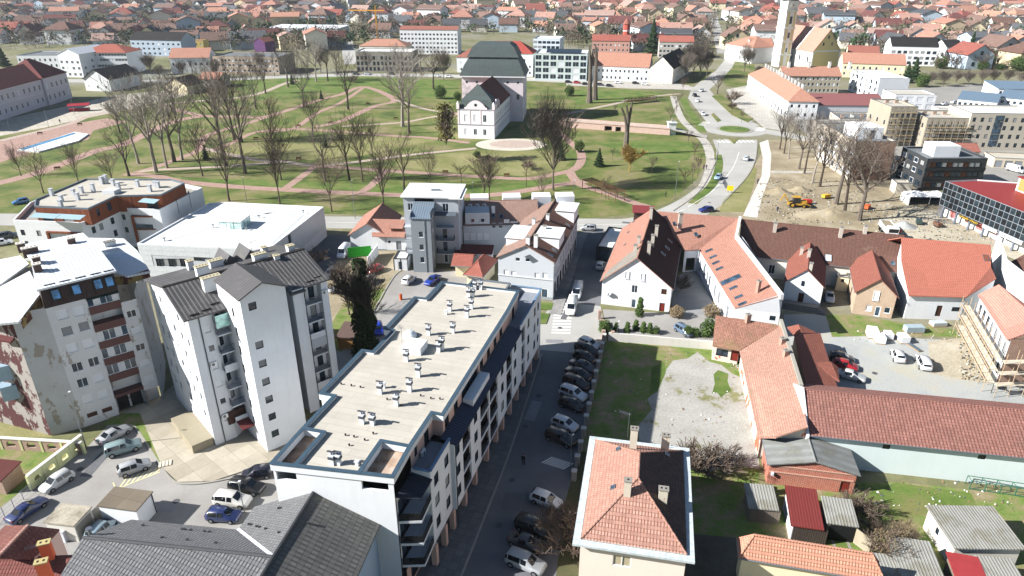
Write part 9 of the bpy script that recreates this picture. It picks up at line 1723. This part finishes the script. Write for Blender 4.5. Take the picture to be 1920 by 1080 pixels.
def person(x, y, rz, hx_, label):
 T = thing('person', label, 'person', P(x, y), rz); me = BODY.copy(); me.materials.clear(); cl, sk, tr = plain(hx_, .8, name='clothes'), plain('c79a80', .6, name='skin'), plain('24262c', .8, name='trousers')
 for q in (cl, sk, tr): me.materials.append(q)
 for p in me.polygons: p.material_index = 1 if p.center.z > 1.56 else (2 if p.center.z < .92 and abs(p.center.x) < .2 else 0); p.use_smooth = True
 o = bpy.data.objects.new('body', me); COL.objects.link(o); o.parent = T; m = MB(); m.cyl((0, -.01, 1.68), (0, -.02, 1.78), .115, .06, 10); link('hair', m.mesh('hair', smooth=True), plain('2a1d16', name='hair'), T)
if BODY:
 for a in [(981, 872, 2.8, '1a1c22', 'person in black walking down the middle of the side street'), (1457, 398, .3, '26336b', 'worker in blue clothes standing by the backhoe'), (1319, 318, .2, '7a3b78', 'pedestrian in purple on the path by the curved road'), (1324, 318, .4, '5a2f5c', 'second pedestrian walking beside the one in purple'), (113, 231, 1.0, '20242c', 'person crossing the palace square'), (1267, 195, .2, '3a3030', 'person on the path above the causeway'), (1248, 370, 1, '2b2f3a', 'person walking on the pavement near the pergola'), (385, 268, 1.4, '2a2a2a', 'person on the curving park path under the tall trees'), (1288, 255, .5, '8c3a34', 'person in red near the gate pillar'), (1420, 345, .2, '30465e', 'worker crouched on the new paving')]: person(*a)
# ---- lamps, signs
def lamp(x, y, yt, label, arm=0.0, name='street_lamp'):
 p = P(x, y); h = th(x, y, yt); T = thing(name, label, 'lamp', p); m = MB(); m.cyl(p, p + UZ(h), .09 if h > 6 else .06, .05, 8); m.obj('pole', METAL, T); q = p + UZ(h); m = MB(); m.beam(q, q + Vector((arm or .3, 0, .08)), .22, .1); m.obj('lamp_head', plain('e4e6e8', .4, name='lamp'), T)
for a in [(163, 842, 735, 'tall lamp post at the corner of the yellow arched wall'), (459, 962, 903, 'lamp post between white SUV and blue hatchback'), (1069, 884, 815, 'lamp post beside the black SUV and the tiled house'), (1265, 374, 303, 'tall lamp at the bend below the causeway'), (1075, 382, 338, 'lamp post behind the corner turret'), (666, 410, 338, 'lamp post on the verge left of the cottage'), (886, 373, 342, 'lamp post on the lower park path'), (463, 380, 332, 'lamp post behind the white hall'), (1650, 440, 383, 'lamp post beside the tipper truck'), (1342, 310, 262, 'lamp on the verge of the curved road'), (140, 215, 188, 'lamp post in the palace square beside the red stall'), (92, 240, 208, 'lamp post near the fountain basin'), (20, 248, 222, 'lamp post at the left of the palace square'), (1262, 232, 212, 'lamp by the gate pillar'), (1156, 640, 603, 'thin post at the white house wall')]: lamp(*a)
lamp_sets = [(1230 + 7 * k, 158 + .5 * k, 128 + .5 * k) for k in range(5)]
for k, (x, y, yt) in enumerate(lamp_sets): lamp(x, y, yt, 'white flagpole at the black-roofed wing, %s from the left' % ORD(k + 1), .05, 'flagpole')
T = thing('yellow_sign', 'yellow construction board beside the curved road', 'sign', P(1368, 362)); m = MB(); q = Fr(P(1368, 362), R(-10)); m.box(q, -.9, .9, -.05, .05, .7, 2.2); m.obj('board', plain('e8d21e', .6, name='board'), T); m = MB(); m.box(q, -.5, -.4, .06, .14, 0, 2.0); m.box(q, .4, .5, .06, .14, 0, 2.0); m.obj('posts', METAL, T)
T = thing('orange_bin', 'orange litter bin in the rear car park', 'bin', P(752, 562)); m = MB(); q = P(752, 562); m.cyl(q, q + UZ(1.1), .28, n=10); m.obj('bin_body', plain('d9622a', name='plastic'), T); m = MB(); m.cyl(q + UZ(1.1), q + UZ(1.25), .32, .2, 10); m.obj('bin_lid', plain('b84f20', name='plastic'), T)
T = thing('red_stall', 'red festival stall in the palace square', 'stall', P(150, 208)); q = Fr(P(150, 208), R(20)); RS = plain('9c2a34', .6, name='canvas')
m = MB(); m.box(q, -4, 4, -1.2, 1.2, 0, 1.2); m.obj('counter', RS, T); m = MB(); m.slab([q(-4.4, -1.8, 2.6), q(4.4, -1.8, 2.6), q(4.4, 1.6, 3.2), q(-4.4, 1.6, 3.2)], .1); m.obj('canopy', RS, T)
for u in (-4, 4): m = MB(); m.beam(q(u, -1.2), q(u, -1.2, 2.6), .12); m.obj('post', METAL, T)
for k, (x, y) in enumerate([(1011, 138), (1030, 139), (1046, 140), (1062, 140), (1077, 138), (1092, 139)]):
 T = thing('parasol', 'cafe parasol in front of the teal office, %s from the left' % ORD(k + 1), 'parasol', P(x, y + 10), group='cafe parasols'); q = P(x, y + 10); m = MB(); m.cyl(q, q + UZ(2.6), .06, n=5); m.obj('pole', METAL, T); m = MB(); m.cyl(q + UZ(2.4), q + UZ(3.2), 2.0, .05, 8); m.obj('canopy', plain('9c3540' if k == 4 else 'eef0f0', .7, name='canvas'), T)
for k, (x, y, a) in enumerate([(108, 318, .5), (560, 238, .1), (742, 224, .1), (620, 232, .8), (690, 196, .4), (480, 262, .2), (835, 325, 0), (560, 300, 0), (150, 235, .3), (75, 252, .3), (950, 331, 0)]):
 T = thing('park_bench', 'wooden bench beside a park path, %s from the left' % ORD(sorted(q[0] for q in [(108,), (560,), (742,), (620,), (690,), (480,), (835,), (561,), (150,), (75,), (950,)]).index(x if k != 7 else 561) + 1), 'bench', P(x, y), a, 'park benches'); tm = plain('6d4a34', .8, name='timber')
 for nm, bx in (('seat', (-.9, .9, -.25, .25, .42, .48)), ('backrest', (-.9, .9, .25, .3, .5, .95)), ('leg', (-.8, -.7, -.25, .3, 0, .42)), ('leg', (.7, .8, -.25, .3, 0, .42))): link(nm, box_mesh(('bench', nm, bx[0]), bx), tm, T)
def scatter(name, label, regions, seed, mats, smin, smax):
 rn = random.Random(seed)
 for k, mt in enumerate(mats):
  V, F = [], []
  for (x0, y0, x1, y1, n) in regions:
   for _ in range(n // len(mats)):
    p = P(rn.uniform(x0, x1), rn.uniform(y0, y1), .06); s = rn.uniform(smin, smax); a = Vector((rn.gauss(0, 1), rn.gauss(0, 1), rn.gauss(0, .5))).normalized() * s; b = a.orthogonal().normalized() * s * rn.uniform(.4, 1); c = a.cross(b).normalized() * s * .6; j = len(V); V += [p + a, p - a, p + b, p - b, p + c, p - c]; F += [(j + q[0], j + q[1], j + q[2]) for q in ((0, 2, 4), (2, 1, 4), (1, 3, 4), (3, 0, 4), (2, 0, 5), (1, 2, 5), (3, 1, 5), (0, 3, 5))]
  o = bpy.data.objects.new(name, tmesh(name, V, F, mt)); COL.objects.link(o); tag(o, label % ('pale', 'brown', 'dark')[k % 3], 'debris', kind='stuff')
scatter('rubble', '%s rubble and clods strewn over the works site', [(1420, 335, 1640, 420, 900), (1640, 385, 1900, 450, 700), (1800, 640, 1880, 715, 300)], 8, [GRAVEL, SOIL, plain('4f4a44', .9, name='clod')], .08, .38)
scatter('litter', '%s scraps lying in the yards and the vacant lot', [(1140, 660, 1400, 860, 160), (1600, 900, 1900, 960, 120), (1600, 620, 1800, 640, 90), (1370, 660, 1398, 690, 120)], 9, [plain('e4e4e0', name='scrap'), plain('8a6f58', name='scrap'), plain('55606c', name='scrap')], .05, .2)
for k, (x, y, h, lb) in enumerate(((1513, 382, 'c0392f', 'red plastic barrier at the foot of the long soil bank'), (1548, 372, 'd9a83a', 'yellow skip behind the works trees'), (1625, 392, 'd0643a', 'orange barrier under the last works tree'), (1722, 420, '3a4a48', 'dark compressor beside the gravel heap'), (1757, 425, '6b4f42', 'rusty drum beside the compressor'), (1678, 437, 'b8342c', 'small red dumper beside the tipper truck'))):
 T = thing('site_equipment', lb, 'equipment', P(x, y), .4 * k); m = MB(); m.box(LOCAL, -1.1, 1.1, -.6, .6, .35, 1.2); link('casing', m.mesh('casing'), plain(h, .6, name='casing'), T); m = MB(); m.box(LOCAL, -.9, .9, -.5, .5, 0, .349); link('skid', m.mesh('skid'), DARK, T); m = MB(); m.cyl((.5, 0, 1.2), (.5, 0, 1.7), .12, n=6); link('stack', m.mesh('stack'), METAL, T)
# ---- the air between the camera and the far town
hm = bpy.data.materials.new('air'); hm.use_nodes = True; nt = hm.node_tree; nt.nodes.remove(nt.nodes['Principled BSDF']); pv = nt.nodes.new('ShaderNodeVolumePrincipled'); pv.inputs['Color'].default_value = (.82, .9, 1.0, 1); pv.inputs['Density'].default_value = .00008; pv.inputs['Anisotropy'].default_value = .2; nt.links.new(pv.outputs['Volume'], nt.nodes['Material Output'].inputs['Volume'])
m = MB(); m.box(LOCAL, -5200, 5200, -400, 9200, -1.0, 72); o = m.obj('haze', hm); tag(o, kind='stuff')
